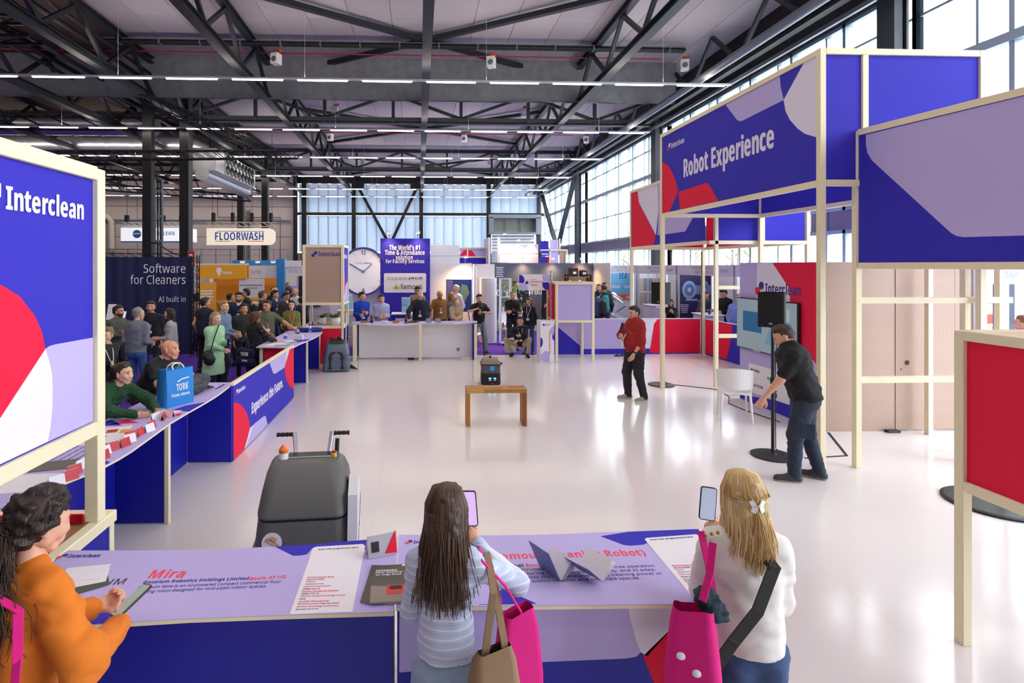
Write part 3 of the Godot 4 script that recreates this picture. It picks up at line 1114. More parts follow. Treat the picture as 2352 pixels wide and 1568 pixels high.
func glass_wall() -> void:
	var gw := fixed_root("wall_right")
	var band := mt("band_panel", Color.html("70687c"), .6)
	for i in 28:
		fixed("band_panel", boxm(.12, .47, 1.81, .008), band, xyz(GLASS, 3.57, 6.2 - 1.833 * i), gw)
	fixed("wall_core", boxm(.1, .5, 52), M.steel, xyz(GLASS + .1, 3.57, -18), gw)
	fixed("wall_head", boxm(.4, 1.6, 52), M.black_steel, xyz(GLASS + .05, 8.95, -18), gw)
	var no := 1
	for b in 5:
		for up in [0, 1]:
			var win := fixed_root("window_%d" % no)
			no += 1
			var y0: float = 3.8 if up else .1
			var y1: float = 8.15 if up else 3.34
			var za := 6.35 if b == 0 else .3 - 11.0 * (b - 1)
			var zb: float = .3 - 11.0 * b
			var n := 6 if b else 3
			var pitch := (za - zb) / n
			var fr := mb()
			for k in n + 1:
				fr.bx(GLASS, (y0 + y1) / 2, za - pitch * k, .16, y1 - y0, .09)
				if k < n:
					fr.bx(GLASS + .02, (y0 + y1) / 2, za - pitch * (k + .34), .1, y1 - y0, .05)
			if up:
				fr.bx(GLASS - .02, 6.35, (za + zb) / 2, .2, .16, za - zb)
				fr.bx(GLASS + .03, 5.1, (za + zb) / 2, .06, .05, za - zb)
				fr.bx(GLASS + .03, 7.5, (za + zb) / 2, .06, .05, za - zb)
			fr.bx(GLASS, y0 + .04, (za + zb) / 2, .16, .09, za - zb)
			fr.bx(GLASS, y1 - .04, (za + zb) / 2, .16, .09, za - zb)
			fixed("window_frame", fr.mesh(), mt("frame_grey", Color.html("8fa0aa"), .5, .3), Transform3D.IDENTITY, win)
			for k in n:
				for q in 2:
					var wd: float = pitch * (.34 if q == 0 else .66) - .07
					var zc: float = za - pitch * (k + (.17 if q == 0 else .67))
					if up:
						fixed("pane", boxm(.012, 2.42, wd), M.pane_glass, xyz(GLASS, 5.05, zc), win)
						fixed("pane", boxm(.012, 1.66, wd), M.pane_glass, xyz(GLASS, 7.26, zc), win)
					else:
						fixed("pane", boxm(.012, 3.1, wd), M.pane_glass, xyz(GLASS, 1.72, zc), win)
	# columns, two metres of dark roller blind at the near bays
	var cm := mb()
	for z in [.3, -10.7, -21.7, -32.7, -43.4]:
		cm.bx(9.45, 4.8, z, .16, 9.6, .34).bx(9.35, 4.8, z, .05, 9.6, .42).bx(9.6, 4.8, z, .05, 9.6, .42)
		fixed("column", cm.mesh(), M.steel, Transform3D.IDENTITY, gw)
		cm = mb()
	fixed("wall_brace", mb().bar(Vector3(9.5, 8.4, -32.9), Vector3(9.5, 3.8, -37.6), .24, .24).bar(Vector3(9.5, 8.4, -43.0), Vector3(9.5, 3.8, -37.9), .24, .24).mesh(), M.steel, Transform3D.IDENTITY, gw)
	for z in [-13.6, -24.5]:
		var ex := thing("exit_sign", "green running man exit sign hung on the dark band above the glass doors" if z < -20 else "green exit sign on the dark band behind the tall blue tower", "sign", Vector3(9.7, 3.55, z))
		put(ex, "housing", boxm(.08, .42, .5, .01), M.white_paint)
		put(ex, "green_face", boxm(.01, .36, .4), glow("exit_green", Color(.05, .62, .22), .9), xyz(-.045, 0, 0))

func roof_steel() -> void:
	var sm: StandardMaterial3D = M.steel
	for i in 4:
		var x: float = [-9.0, -5.13, .2, 5.55][i]
		var t := thing("roof_truss", "dark steel roof truss running the length of the hall", "truss", Vector3(x, 0, 0), 0, "long trusses under the ceiling")
		var lo := hbeam(mb(), Vector3(0, CHORD + .1, 5), Vector3(0, CHORD + .1, FAR + .4), .24, .2)
		put(t, "bottom_chord", lo.mesh(), sm)
		if i != 2:
			put(t, "top_chord", hbeam(mb(), Vector3(0, 9.4, 5), Vector3(0, 9.4, FAR + .4), .2, .2).mesh(), sm)
			for k in 16:
				var z := 3.0 - 2.75 * k
				put(t, "web_member", mb().bar(Vector3(0, CHORD + .2, z), Vector3(0, 9.32, z - 1.375), .1, .1).mesh(), sm)
				put(t, "web_member", mb().bar(Vector3(0, 9.32, z - 1.375), Vector3(0, CHORD + .2, z - 2.75), .1, .1).mesh(), sm)
		else:
			for k in 5:
				put(t, "hanger", mb().bx(0, 8.85, -10.7 - 5.5 * k, .1, 1.4, .1).mesh(), sm)
	var et := thing("eaves_truss", "dark steel truss along the top of the glass wall", "truss", Vector3(9.0, 0, 0))
	put(et, "bottom_chord", hbeam(mb(), Vector3(0, 8.2, 5), Vector3(0, 8.2, FAR + .4), .2, .2).mesh(), sm)
	for k in 17:
		var z := 4.0 - 2.75 * k
		put(et, "web_member", mb().bar(Vector3(0, 8.3, z), Vector3(0, 9.5, z - 1.375), .1, .1).mesh(), sm)
		put(et, "web_member", mb().bar(Vector3(0, 9.5, z - 1.375), Vector3(0, 8.3, z - 2.75), .1, .1).mesh(), sm)
	one("eaves_rail", "pale thin steel rail below the eaves of the glass wall", "rail", mb().bx(9.3, 7.95, -19, .08, .1, 48).mesh(), M.grey_steel)
	var ep := mb().tube([Vector3(8.3, 8.0, 5), Vector3(8.3, 8.0, FAR + 1)], .12, 10)
	one("eaves_pipe", "grey round air pipe hung in front of the eaves truss", "pipe", ep.mesh(), M.grey_steel)
	# cross trusses at the columns
	for z in [-21.7, -32.7]:
		var t := thing("cross_truss", "dark steel truss crossing the hall between the columns", "truss", Vector3(0, 0, z), 0, "trusses crossing the hall")
		put(t, "bottom_chord", hbeam(mb(), Vector3(-9, CHORD + .1, 0), Vector3(9.4, CHORD + .1, 0), .2, .24).mesh(), sm)
		put(t, "top_chord", hbeam(mb(), Vector3(-9, 9.25, 0), Vector3(9.4, 9.25, 0), .2, .2).mesh(), sm)
		for k in 7:
			var x := -9.0 + 2.66 * k
			put(t, "web_post", mb().bx(x + 2.66, 8.65, 0, .12, 1.1, .12).mesh(), sm)
			var up := k % 2 == 0
			put(t, "web_member", mb().bar(Vector3(x, CHORD + .2 if up else 9.2, 0), Vector3(x + 2.66, 9.2 if up else CHORD + .2, 0), .11, .11).mesh(), sm)
	# wind bracing in the plane of the roof
	for z in [-17.0, -28.0, -38.5]:
		for x in [.2]:
			var t := thing("wind_bracing", "dark steel cross bracing lying flat below the ceiling boards", "bracing", Vector3(x, 9.42, z), 0, "flat crosses of roof bracing")
			for sx in [-1, 1]:
				for sz in [-1, 1]:
					put(t, "brace", mb().bar(Vector3(.25 * sx, 0, .15 * sz), Vector3(5.2 * sx, 0, 3.25 * sz), .16, .14).mesh(), sm)
			put(t, "node_plate", mb().bx(0, 0, 0, .8, .04, .6).mesh(), sm)
	# cable trays, pipes and loudspeakers that cross below the boards
	for z in [-17.0, -27.6]:
		var t := thing("cable_tray", "black cable pipes on a grey tray crossing under the ceiling", "cable tray", Vector3(0, 9.25, z), 0, "cable trays crossing the ceiling")
		put(t, "tray", mb().bx(-.6, .07, 0, 17.8, .03, .12).mesh(), M.grey_steel)
		for k in 2:
			put(t, "cable_pipe", mb().tube([Vector3(-9.5, -.02, -.06 + .12 * k), Vector3(8.3, -.02, -.06 + .12 * k)], .05, 7).mesh(), M.black_steel)
		for k in 15:
			put(t, "clip", boxm(.04, .16, .22), M.grey_steel, xyz(-9.0 + 1.2 * k, .0, 0))
		one("sprinkler_pipe", "thin red sprinkler pipe crossing under the ceiling boards", "pipe", mb().tube([Vector3(-20, 9.3, z - .9), Vector3(8.0, 9.3, z - .9)], .022, 6).mesh(), mt("pipe_red", Color.html("a02430"), .45), Transform3D.IDENTITY, "red sprinkler pipes")
		for x in [-4.5, 2.3, 8.6]:
			var s := thing("ceiling_speaker", "small white loudspeaker box hung from the roof on an orange clamp", "loudspeaker", Vector3(x, 9.0, z - .6), -20, "small roof loudspeakers")
			put(s, "cabinet", mb().bx(0, 0, 0, .26, .34, .28, .02).mesh(), M.white_paint)
			put(s, "cone", mb().lathe([Vector2(0, .0), Vector2(.06, .01), Vector2(.09, .0)], 12, Transform3D(Basis(Vector3.RIGHT, Vector3.BACK, Vector3.DOWN), Vector3(0, -.03, .142))).mesh(), M.grey_steel)
			put(s, "clamp", boxm(.2, .08, .1), hexm("d8552a"), xyz(.05, .24, 0))
	for z in [-21.9, -32.9]:
		for x in [-3.4, 4.3]:
			var s := thing("ceiling_speaker", "small white loudspeaker box hung from the roof on an orange clamp", "loudspeaker", Vector3(x, 8.75, z - .6), 0, "small roof loudspeakers")
			put(s, "cabinet", mb().bx(0, 0, 0, .24, .32, .26, .02).mesh(), M.white_paint)
			put(s, "clamp", boxm(.2, .08, .1), hexm("d8552a"), xyz(.05, .24, 0))
	# smoke curtain: one long sheet with loose folds
	var cb := mb()
	var n := 260
	var row := func(y: float, k: float, back: float) -> Array:
		var q := []
		for e in n + 1:
			var x := -17.0 + 26.0 * e / n
			q.append(Vector3(x, y, -19.0 - back + k * (.06 * sin(x * 1.3) + .035 * sin(x * 3.1 + 1.0) + .012 * sin(x * 7.0))))
		return q
	var sheets := []
	for e: Array in [[8.16, 1.0], [8.5, .9], [9.0, .6], [CEIL, .2]]:
		var r: Array = row.call(e[0], e[1], 0.0)
		var w: Array = row.call(e[0], e[1], .012)
		w.reverse()
		sheets.append(r + w)
	cb.loft(sheets)
	one("smoke_curtain", "long grey smoke curtain hung across the hall below the ceiling", "curtain", cb.mesh(), M.curtain)

func lattice(t: Node3D, a: Vector3, b: Vector3, w: float, m: Material, step := .5) -> void:
	var d := (b - a).normalized()
	var x := UP.cross(d).normalized() if absf(d.y) < .9 else Vector3.RIGHT
	var y := d.cross(x)
	var mid := mb()
	var n := maxi(2, int(a.distance_to(b) / step))
	for sx in [-1, 1]:
		for sy in [-1, 1]:
			put(t, "chord", mb().tube([a + (x * sx + y * sy) * w * .5, b + (x * sx + y * sy) * w * .5], w * .09, 5).mesh(), m)
	for i in n:
		var p := a.lerp(b, float(i) / n)
		var q := a.lerp(b, float(i + 1) / n)
		for s in [-1, 1]:
			mid.tube([p + (x * s + y) * w * .5, q + (x * s - y) * w * .5], w * .05, 4, false)
			mid.tube([p + (x + y * s) * w * .5, q + (-x + y * s) * w * .5], w * .05, 4, false)
	put(t, "lacing", mid.mesh(), m)

func left_roof() -> void:
	var bs: StandardMaterial3D = M.black_steel
	# rows of columns at the edge of the low aisle
	for i in 3:
		var z := -21.7 - 11.0 * i
		var c := thing("steel_column", "black square steel column at the edge of the side aisle", "column", Vector3(-9.0, 0, z), 0, "black columns along the aisle")
		put(c, "shaft", boxm(.34, CEIL - .1, .34, .01), bs, xyz(0, CEIL / 2 - .05, 0))
		put(c, "flange", boxm(.03, CEIL - .1, .4), M.steel, xyz(.18, CEIL / 2 - .05, 0))
		if i == 2:
			continue
		var l := thing("ladder_column", "black steel column with a grey cable ladder on its side", "column", Vector3(-10.25, 0, z), 0, "columns with cable ladders")
		put(l, "shaft", boxm(.34, CEIL - .1, .3, .01), bs, xyz(-.15, CEIL / 2 - .05, 0))
		for s in [0, 1]:
			put(l, "ladder_rail", boxm(.05, 5.6, .06), M.grey_steel, xyz(.14 + .28 * s, 3.0, .1))
			put(l, "cable_run", boxm(.05, 5.4, .05), bs, xyz(.23 + .1 * s, 3.0, .06))
		for k in 6:
			put(l, "rung", boxm(.34, .07, .06), M.grey_steel, xyz(.28, .6 + .95 * k, .11))
	# bundle of pipes above the edge
	for i in 9:
		one("service_pipe", "long black service pipe in the bundle above the aisle columns", "pipe", mb().tube([Vector3(-11.6 + .32 * i, 8.75 + .1 * (i % 3), 4), Vector3(-11.6 + .32 * i, 8.75 + .1 * (i % 3), -40)], .05 + .02 * (i % 2), 6).mesh(), bs if i % 3 else M.steel, Transform3D.IDENTITY, "black pipes above the aisle")
	for i in 3:
		var x: float = [-12.2, -16.4, -20.8][i]
		var t := thing("aisle_truss", "dark steel truss over the low side aisle", "truss", Vector3(x, 0, 0), 0, "trusses over the side aisle")
		put(t, "bottom_chord", hbeam(mb(), Vector3(0, 8.1, 4), Vector3(0, 8.1, -43), .24, .22).mesh(), M.steel)
		put(t, "top_chord", hbeam(mb(), Vector3(0, 9.4, 4), Vector3(0, 9.4, -43), .2, .2).mesh(), M.steel)
		for k in 16:
			var z := 2.0 - 2.75 * k
			put(t, "web_member", mb().bar(Vector3(0, 8.2, z), Vector3(0, 9.3, z - 1.375), .1, .1).mesh(), M.steel)
			put(t, "web_member", mb().bar(Vector3(0, 9.3, z - 1.375), Vector3(0, 8.2, z - 2.75), .1, .1).mesh(), M.steel)
	for z in [-14.0, -22.9, -31.0, -36.5]:
		var t := thing("aisle_beam", "black lattice beam crossing the side aisle", "beam", V0, 0, "lattice beams of the side aisle")
		lattice(t, Vector3(-33, 8.3, z), Vector3(-9.4, 8.3, z), .5, bs, 1.1)
	# silver air ducts with ribs and the cooling unit they feed
	for k in 2:
		var z := -24.4 - 2.9 * k
		var y := 8.62 - .05 * k
		var t := thing("air_duct", "large silver round air duct crossing the side aisle" if k == 0 else "second silver air duct behind, bending down to the cooling unit", "duct")
		var pts := [Vector3(-32, y, z), Vector3(-11.4, y, z)]
		if k == 1:
			pts = [Vector3(-32, y, z), Vector3(-11.6, y, z), Vector3(-10.6, y - .1, z), Vector3(-9.9, y - .4, z + .1), Vector3(-9.6, y - 1.0, z + .2)]
		put(t, "duct_skin", mb().tube(pts, .52, 18).mesh(), M.zinc)
		for i in 17:
			put(t, "duct_rib", mb().tube([Vector3(-31.4 + 1.18 * i, y, z), Vector3(-31.3 + 1.18 * i, y, z)], .545, 18).mesh(), M.zinc)
	var hv := thing("cooling_unit", "long silver cooling unit with two rows of round fans hung by the column", "air conditioner", Vector3(-9.15, 7.0, -26.6))
	put(hv, "casing", boxm(1.1, 1.0, 5.6, .03), M.zinc)
	put(hv, "fan_panel", boxm(.03, .9, 4.2), mt("fan_panel", Color.html("d8dcc8"), .5), xyz(.565, 0, -.4))
	var fan := mb().lathe([Vector2(0, .03), Vector2(.05, .03), Vector2(.06, .01), Vector2(.19, .005), Vector2(.2, .03), Vector2(.215, .03), Vector2(.215, 0)], 16)
	var blade := mb()
	for i in 7:
		blade.box(Transform3D(Basis(UP, TAU * i / 7) * Basis(Vector3.RIGHT, .4), Vector3.ZERO) * Transform3D(Basis(), Vector3(.12, .025, 0)), Vector3(.13, .006, .06))
	for i in 8:
		for k in 2:
			var f := put(hv, "fan", fan.mesh(), bs, Transform3D(Basis(Vector3.UP, Vector3.RIGHT, Vector3.FORWARD), Vector3(.585, -.22 + .44 * k, 1.45 - .52 * i)))
			put(f, "fan_blades", blade.mesh(), M.grey_steel)
	put(hv, "drip_tray", mb().tube([Vector3(0, -.62, 2.9), Vector3(0, -.62, -2.9)], .3, 14).mesh(), M.zinc)
	for k in 2:
		put(hv, "hanger", boxm(.05, 2.0, .05), bs, xyz(0, 1.5, 2.0 - 4.0 * k))
	# rigging trusses for the stands
	for e: Array in [[Vector3(-13, 6.0, -18.2), Vector3(-4.9, 7.0, -22.6)], [Vector3(-8.6, 7.7, -17.5), Vector3(-5.6, 7.0, -23.5)], [Vector3(-24, 7.4, -21.5), Vector3(-12, 6.6, -27.0)], [Vector3(-20, 6.6, -27), Vector3(-9.0, 6.1, -30)]]:
		var t := thing("rigging_truss", "thin black lattice rigging truss hung on a slant below the roof", "truss", V0, 0, "slanting rigging trusses")
		lattice(t, e[0], e[1], .3, bs, .35)

func outdoors() -> void:
	fixed("ground_outside", boxm(90, .2, 140), mt("paving", Color.html("cfccc4"), .95), xyz(GLASS + 45.3, -.2, -20))
	var wh := mt("render_white", Color.html("d8d6d0"), .9)
	for i in 4:
		var b := thing("office_building", "pale office building with small windows outside behind the trees", "building", Vector3(44, 0, -8.0 - 19.0 * i), 0, "pale buildings across the road")
		put(b, "wall", boxm(10, 9.0 + (i % 2), 17.6), wh, xyz(0, 4.5, 0))
		put(b, "roof", boxm(10.6, .5, 18.2), mt("roof_grey", Color.html("8d8a88"), .9), xyz(0, 9.5, 0))
		for k in 8:
			for r in 2:
				var w := put(b, "window", boxm(.1, 1.4, 1.1), M.white_paint, xyz(-5.03, 2.6 + 3.0 * r, -7.4 + 2.1 * k))
				for q in 4:
					put(w, "pane", boxm(.06, .58, .44), mt("far_glass", Color.html("66757a"), .2), xyz(-.04, -.33 + .66 * (q / 2), -.26 + .52 * (q % 2)))
	rng.seed = 8
	for i in 16:
		var p := Vector3(rng.randf_range(22, 34), 0, 2.0 - 4.6 * i + rng.randf_range(-1.5, 1.5))
		var h := rng.randf_range(6.5, 10.0)
		var t := thing("street_tree", "leafy spring tree standing outside the glass wall", "tree", p, 0, "trees outside the glass wall")
		put(t, "trunk", mb().tube([V0, Vector3(.05, h * .3, 0), Vector3(.1, h * .62, .1)], [.2, .15, .07], 7).mesh(), hexm("5a4c40", .9))
		var br := mb()
		for k in 9:
			var a := rng.randf() * TAU
			var y := h * rng.randf_range(.3, .6)
			br.tube([Vector3(.06, y, 0), Vector3(cos(a) * .9, y + .8, sin(a) * .9), Vector3(cos(a) * 1.7, y + 1.8, sin(a) * 1.7)], [.06, .04, .015], 5)
		put(t, "branches", br.mesh(), hexm("5a4c40", .9))
		var lf := mb()
		for k in 900:
			var d := Vector3(rng.randfn(), rng.randfn(), rng.randfn())
			var q := Vector3(.1, h * .66, 0) + d * Vector3(.95, h * .14, .95)
			var ax := Vector3(rng.randfn(), rng.randfn(), rng.randfn()).normalized() * .13
			var ay := ax.cross(Vector3(rng.randfn(), rng.randfn(), rng.randfn())).normalized() * .09
			lf.quad(q - ax, q - ay, q + ax, q + ay)
		put(t, "leaves", lf.mesh(), hexm(["a3b26a", "8fa65e", "b4b878"][i % 3], .8)).set_meta("kind", "stuff")
# ---------------------------------------------------------------- prints laid on walls, in the hall's own metres
func inv(parent: Node3D) -> Transform3D:
	var t := Transform3D.IDENTITY
	var p: Node = parent
	while p != self:
		t = p.transform * t
		p = p.get_parent()
	return t.affine_inverse()

func pts2(a: Array, sx := 1.0, sy := 1.0) -> PackedVector2Array:
	var q := PackedVector2Array()
	for i in range(0, a.size(), 2):
		q.append(Vector2(a[i] * sx, a[i + 1] * sy))
	return q

# a: pairs of z and y on the plane x; s tells which way it faces
func ink_x(parent: Node3D, called: String, m: Material, x: float, s: float, a: Array, d := .002) -> MeshInstance3D:
	return put(parent, called, mb().prism(pts2(a, -s), d, Transform3D(Basis(Vector3(0, 0, -s), UP, Vector3(s, 0, 0)), Vector3(x, 0, 0))).mesh(), m, inv(parent))

func ink_z(parent: Node3D, called: String, m: Material, z: float, a: Array, d := .002) -> MeshInstance3D:
	return put(parent, called, mb().prism(pts2(a), d, xyz(0, 0, z)).mesh(), m, inv(parent))

func ink_y(parent: Node3D, called: String, m: Material, y: float, a: Array, d := .0015) -> MeshInstance3D:
	return put(parent, called, mb().prism(pts2(a, 1.0, -1.0), d, Transform3D(Basis(Vector3.RIGHT, Vector3.FORWARD, UP), Vector3(0, y, 0))).mesh(), m, inv(parent))

func word_at(parent: Node3D, text: String, w: float, h: float, m: Material, p: Vector3, dx: Vector3, dz: Vector3, bold := true) -> void:
	words(parent, text, w, h, m, inv(parent) * facing(p, dx, dz), bold)

# the organiser's mark: two overlapping heptagon blots before the name; p is the left end of the row
func logo(parent: Node3D, p: Vector3, dx: Vector3, dz: Vector3, w: float, ink_m: Material, dot_a: Material, dot_b: Material) -> void:
	var f := facing(p, dx, dz)
	var r := w * .062
	var l := inv(parent)
	put(parent, "logo_dot", mb().prism(PackedVector2Array(arc(w * .065, -r * .75, r, r, 0, 308, 6)), .002, f).mesh(), dot_a, l)
	put(parent, "logo_dot", mb().prism(PackedVector2Array(arc(w * .155, r * .55, r, r, 20, 328, 6)), .0025, f).mesh(), dot_b, l)
	words(parent, "Interclean", w * .74, w * .155, ink_m, l * f * xyz(w * .62, 0, 0))

func bars(t: Node3D, called: String, list: Array, w := .075, m: Material = null) -> void:
	for e: Array in list:
		put(t, called, mb().bar(e[0], e[1], w, w, .004).mesh(), m if m else M.cream, inv(t))

func v(x: float, y: float, z: float) -> Vector3:
	return Vector3(x, y, z)

func sheet(t: Node3D, called: String, a: Vector3, b: Vector3, m: Material) -> MeshInstance3D:
	var s := (b - a).abs().max(Vector3(.012, .012, .012))
	return put(t, called, boxm(s.x, s.y, s.z, .003), m, inv(t) * at((a + b) * .5))

func stage() -> void:
	var blue: Material = M.blue
	var red: Material = M.red
	var lav: Material = M.lavender
	var pale: Material = M.pale
	# tower with the big lettered panel
	var t := thing("frame_tower", "tall cream wooden tower frame with the blue Robot Experience panel", "tower", v(4.96, 0, -6.62))
	var top := 5.135
	var bot := 3.52
	for e: Array in [[4.95, -6.62], [4.95, -11.07], [7.0, -6.62], [7.0, -11.07]]:
		bars(t, "post", [[v(e[0], 0, e[1]), v(e[0], top + .04, e[1])]])
	for y in [bot, top]:
		bars(t, "rail", [[v(4.95, y, -6.66), v(4.95, y, -11.03)], [v(7.0, y, -6.66), v(7.0, y, -11.03)], [v(4.99, y, -6.62), v(6.96, y, -6.62)], [v(4.99, y, -11.07), v(6.96, y, -11.07)]])
	bars(t, "rail", [[v(5.49, bot + .04, -6.62), v(5.49, top - .04, -6.62)], [v(4.95, .92, -11.07), v(4.95, .92, -11.07 + .001)]])
	var p := sheet(t, "fabric_panel", v(4.93, bot + .03, -6.65), v(4.945, top - .03, -11.04), blue)
	var xx := 4.93
	ink_x(p, "print", pale, xx, -1, [-6.896, 5.10, -7.290, 4.743, -7.251, 4.582, -7.164, 4.441, -7.013, 4.287, -6.867, 4.181, -6.66, 4.09, -6.66, 5.10])
	ink_x(p, "print", lav, xx, -1, [-8.709, 5.09, -7.371, 5.095, -7.351, 4.929, -7.290, 4.743, -8.253, 4.713, -8.330, 4.727, -8.393, 4.765])
	ink_x(p, "print", red, xx, -1, [-11.03, 4.60, -10.922, 4.558, -10.723, 4.456, -10.514, 4.230, -10.393, 4.043, -10.345, 3.906, -10.723, 3.56, -11.03, 3.56])
	ink_x(p, "print", red, xx, -1, [-10.321, 3.903, -9.347, 3.924, -9.263, 3.908, -9.199, 3.862, -8.930, 3.572, -10.274, 3.564])
	word_at(p, "Robot Experience", 2.62, .47, pale, v(xx - .001, 4.262, -8.805), v(0, 0, 1), v(-1, 0, 0))
	word_at(p, "Robot Experience", 2.62, .47, pale, v(xx, 4.27, -8.82), v(0, 0, 1), v(-1, 0, 0))
	logo(p, v(xx, 4.85, -10.82), v(0, 0, 1), v(-1, 0, 0), .72, pale, red, pale)
	sheet(t, "fabric_panel", v(4.99, bot + .03, -6.62), v(5.45, top - .03, -6.61), blue)
	sheet(t, "fabric_panel", v(5.53, bot + .03, -6.62), v(6.96, top - .03, -6.61), blue)
	p = sheet(t, "fabric_panel", v(6.99, bot + .03, -6.65), v(7.01, top - .03, -11.04), blue)
	ink_x(p, "print", red, 6.99, -1, [-7.1, 3.56, -6.7, 3.56, -6.7, 3.95])
	sheet(t, "fabric_panel", v(4.99, bot + .03, -11.07), v(6.96, top - .03, -11.08), blue)
	# second tower, lower, behind it
	t = thing("frame_tower", "lower cream tower frame with red, white and blue fabric panels behind the tall one", "tower", v(5.92, 0, -11.12))
	for e: Array in [[5.92, -15.2], [7.99, -15.26], [6.11, -11.16], [8.05, -11.16]]:
		bars(t, "post", [[v(e[0], 0, e[1]), v(e[0], 4.58, e[1])]])
	for y in [2.98, 4.55]:
		bars(t, "rail", [[v(5.92, y, -11.2), v(5.92, y, -15.16)], [v(8.02, y, -11.2), v(8.02, y, -15.2)], [v(5.96, y, -11.16), v(8.02, y, -11.16)], [v(5.96, y, -15.2), v(7.96, y, -15.2)]])
	bars(t, "rail", [[v(7.09, 3.0, -11.16), v(7.09, 4.5, -11.16)], [v(6.15, 2.05, -11.16), v(6.95, 2.05, -11.16)], [v(6.15, 1.05, -11.16), v(6.95, 1.05, -11.16)]])
	p = sheet(t, "fabric_panel", v(5.9, 3.01, -11.2), v(5.91, 4.52, -15.17), blue)
	ink_x(p, "print", red, 5.9, -1, [-15.15, 4.51, -14.721, 4.51, -14.629, 4.194, -13.587, 3.248, -13.702, 3.02, -15.15, 3.02])
	ink_x(p, "print", pale, 5.9, -1, [-14.721, 4.51, -13.474, 4.51, -13.418, 3.864, -13.564, 3.261, -14.629, 4.194])
	ink_x(p, "print", lav, 5.9, -1, [-13.474, 4.51, -11.715, 4.472, -11.630, 3.602, -11.758, 3.487, -12.048, 3.260, -13.474, 3.252, -13.407, 3.863])
	sheet(t, "fabric_panel", v(6.15, 3.01, -11.16), v(7.05, 4.52, -11.15), blue)
	sheet(t, "fabric_panel", v(7.13, 3.01, -11.16), v(7.98, 4.52, -11.15), blue)
	p = sheet(t, "fabric_panel", v(8.03, 3.01, -11.2), v(8.04, 4.52, -15.17), blue)
	ink_x(p, "print", red, 8.03, -1, [-15.15, 4.5, -13.6, 4.5, -12.6, 3.02, -15.15, 3.02])
	sheet(t, "fabric_panel", v(5.96, 3.01, -15.2), v(7.96, 4.52, -15.21), red)
	# third tower at the right, set askew
	t = thing("frame_tower", "cream tower frame with a wide lavender and blue panel over open rails", "tower", v(5.42, 0, -6.64), 80.35 - 90.0 + 9.65 + 9.67)
	t.rotation_degrees.y = 9.67
	var fr := t.transform
	var wb := func(a: Vector3, b: Vector3) -> Array:
		return [fr * a, fr * b]
	bars(t, "post", [wb.call(v(0, 0, 0), v(0, 4.16, 0)), wb.call(v(0, 0, 3.3), v(0, 4.16, 3.3)), wb.call(v(2.0, 0, 3.3), v(2.0, 4.16, 3.3)), wb.call(v(2.0, 0, 0), v(2.0, 4.16, 0))])
	for y in [2.5, 4.14]:
		bars(t, "rail", [wb.call(v(0, y, .04), v(0, y, 3.26)), wb.call(v(2, y, .04), v(2, y, 3.26)), wb.call(v(.04, y, 0), v(1.96, y, 0)), wb.call(v(.04, y, 3.3), v(1.96, y, 3.3))])
	p = block(t, "fabric_panel", v(-.015, 3.32, 1.65), v(.012, 1.58, 3.22), blue, .003)
	var lp := pts2([.136, 4.09, 2.9, 4.1, 2.9, 2.76, 1.187, 2.794, 1.124, 2.808, 1.069, 2.845, .216, 3.761, .158, 3.866, .141, 3.952])
	put(p, "print", mb().prism(lp, .002, Transform3D(Basis(v(0, 0, 1), UP, v(-1, 0, 0)), v(.0 - .006, -3.32, -1.65))).mesh(), lav)
	block(t, "fabric_panel", v(2.015, 3.32, 1.65), v(.012, 1.58, 3.22), blue, .003)
	# open rails beside the store room
	t = thing("rail_frame", "open cream rail frame with two slim posts in front of the wooden wall", "frame", v(5.46, 0, -6.66))
	bars(t, "rail", [[v(5.5, 2.065, -6.72), v(7.5, 2.065, -6.72)], [v(5.5, 1.07, -6.72), v(7.5, 1.07, -6.72)]])
	bars(t, "post", [[v(6.96, 0, -6.78), v(6.96, 2.5, -6.78)], [v(7.42, 0, -6.78), v(7.42, 2.5, -6.78)], [v(7.55, 0, -7.9), v(7.55, 2.5, -7.9)]])
	# screen wall with the name, and the wooden store room beside it
	t = thing("display_wall", "lavender, white and red printed wall with the Interclean name behind the screen", "display wall", v(6.08, 0, -9.15))
	p = sheet(t, "board", v(6.02, 0, -8.14), v(6.12, 2.555, -10.155), lav)
	ink_x(p, "print", pale, 6.02, -1, [-9.616, 2.55, -9.193, 2.55, -8.753, 2.123, -8.730, 1.60, -9.640, 1.60, -9.630, 2.264])
	ink_x(p, "print", red, 6.02, -1, [-9.193, 2.55, -8.145, 2.55, -8.145, 1.0, -8.724, 1.4, -8.753, 2.123])
	ink_x(p, "print", blue, 6.02, -1, [-10.15, .02, -10.15, .083, -8.970, .243, -8.145, .78, -8.145, .02])
	ink_x(p, "logo_card", M.paper, 6.02, -1, [-9.867, .727, -8.75, .735, -8.75, .235, -9.867, .207], .004)
	logo(p, v(6.0155, 2.11, -9.68), v(0, 0, 1), v(-1, 0, 0), 1.2, M.text_blue, red, M.text_blue)
	var bk: Material = mt("print_black", Color.html("232328"), .6)
	word_at(p, "ADLATUS", .26, .045, bk, v(6.014, .62, -9.68), v(0, 0, 1), v(-1, 0, 0))
	word_at(p, "ALLYBOT", .26, .05, hexm("2f7f93"), v(6.014, .56, -9.2), v(0, 0, 1), v(-1, 0, 0))
	word_at(p, "GAUSIUM", .3, .05, bk, v(6.014, .36, -9.6), v(0, 0, 1), v(-1, 0, 0), false)
	word_at(p, "R5", .13, .12, bk, v(6.014, .33, -9.13), v(0, 0, 1), v(-1, 0, 0))
	t = thing("store_room", "pale wood veneer store room wall with a flush door", "partition wall", v(7.2, 0, -8.2))
	sheet(t, "wall_board", v(6.13, 0, -8.09), v(7.2, 2.555, -8.15), M.wood_pale)
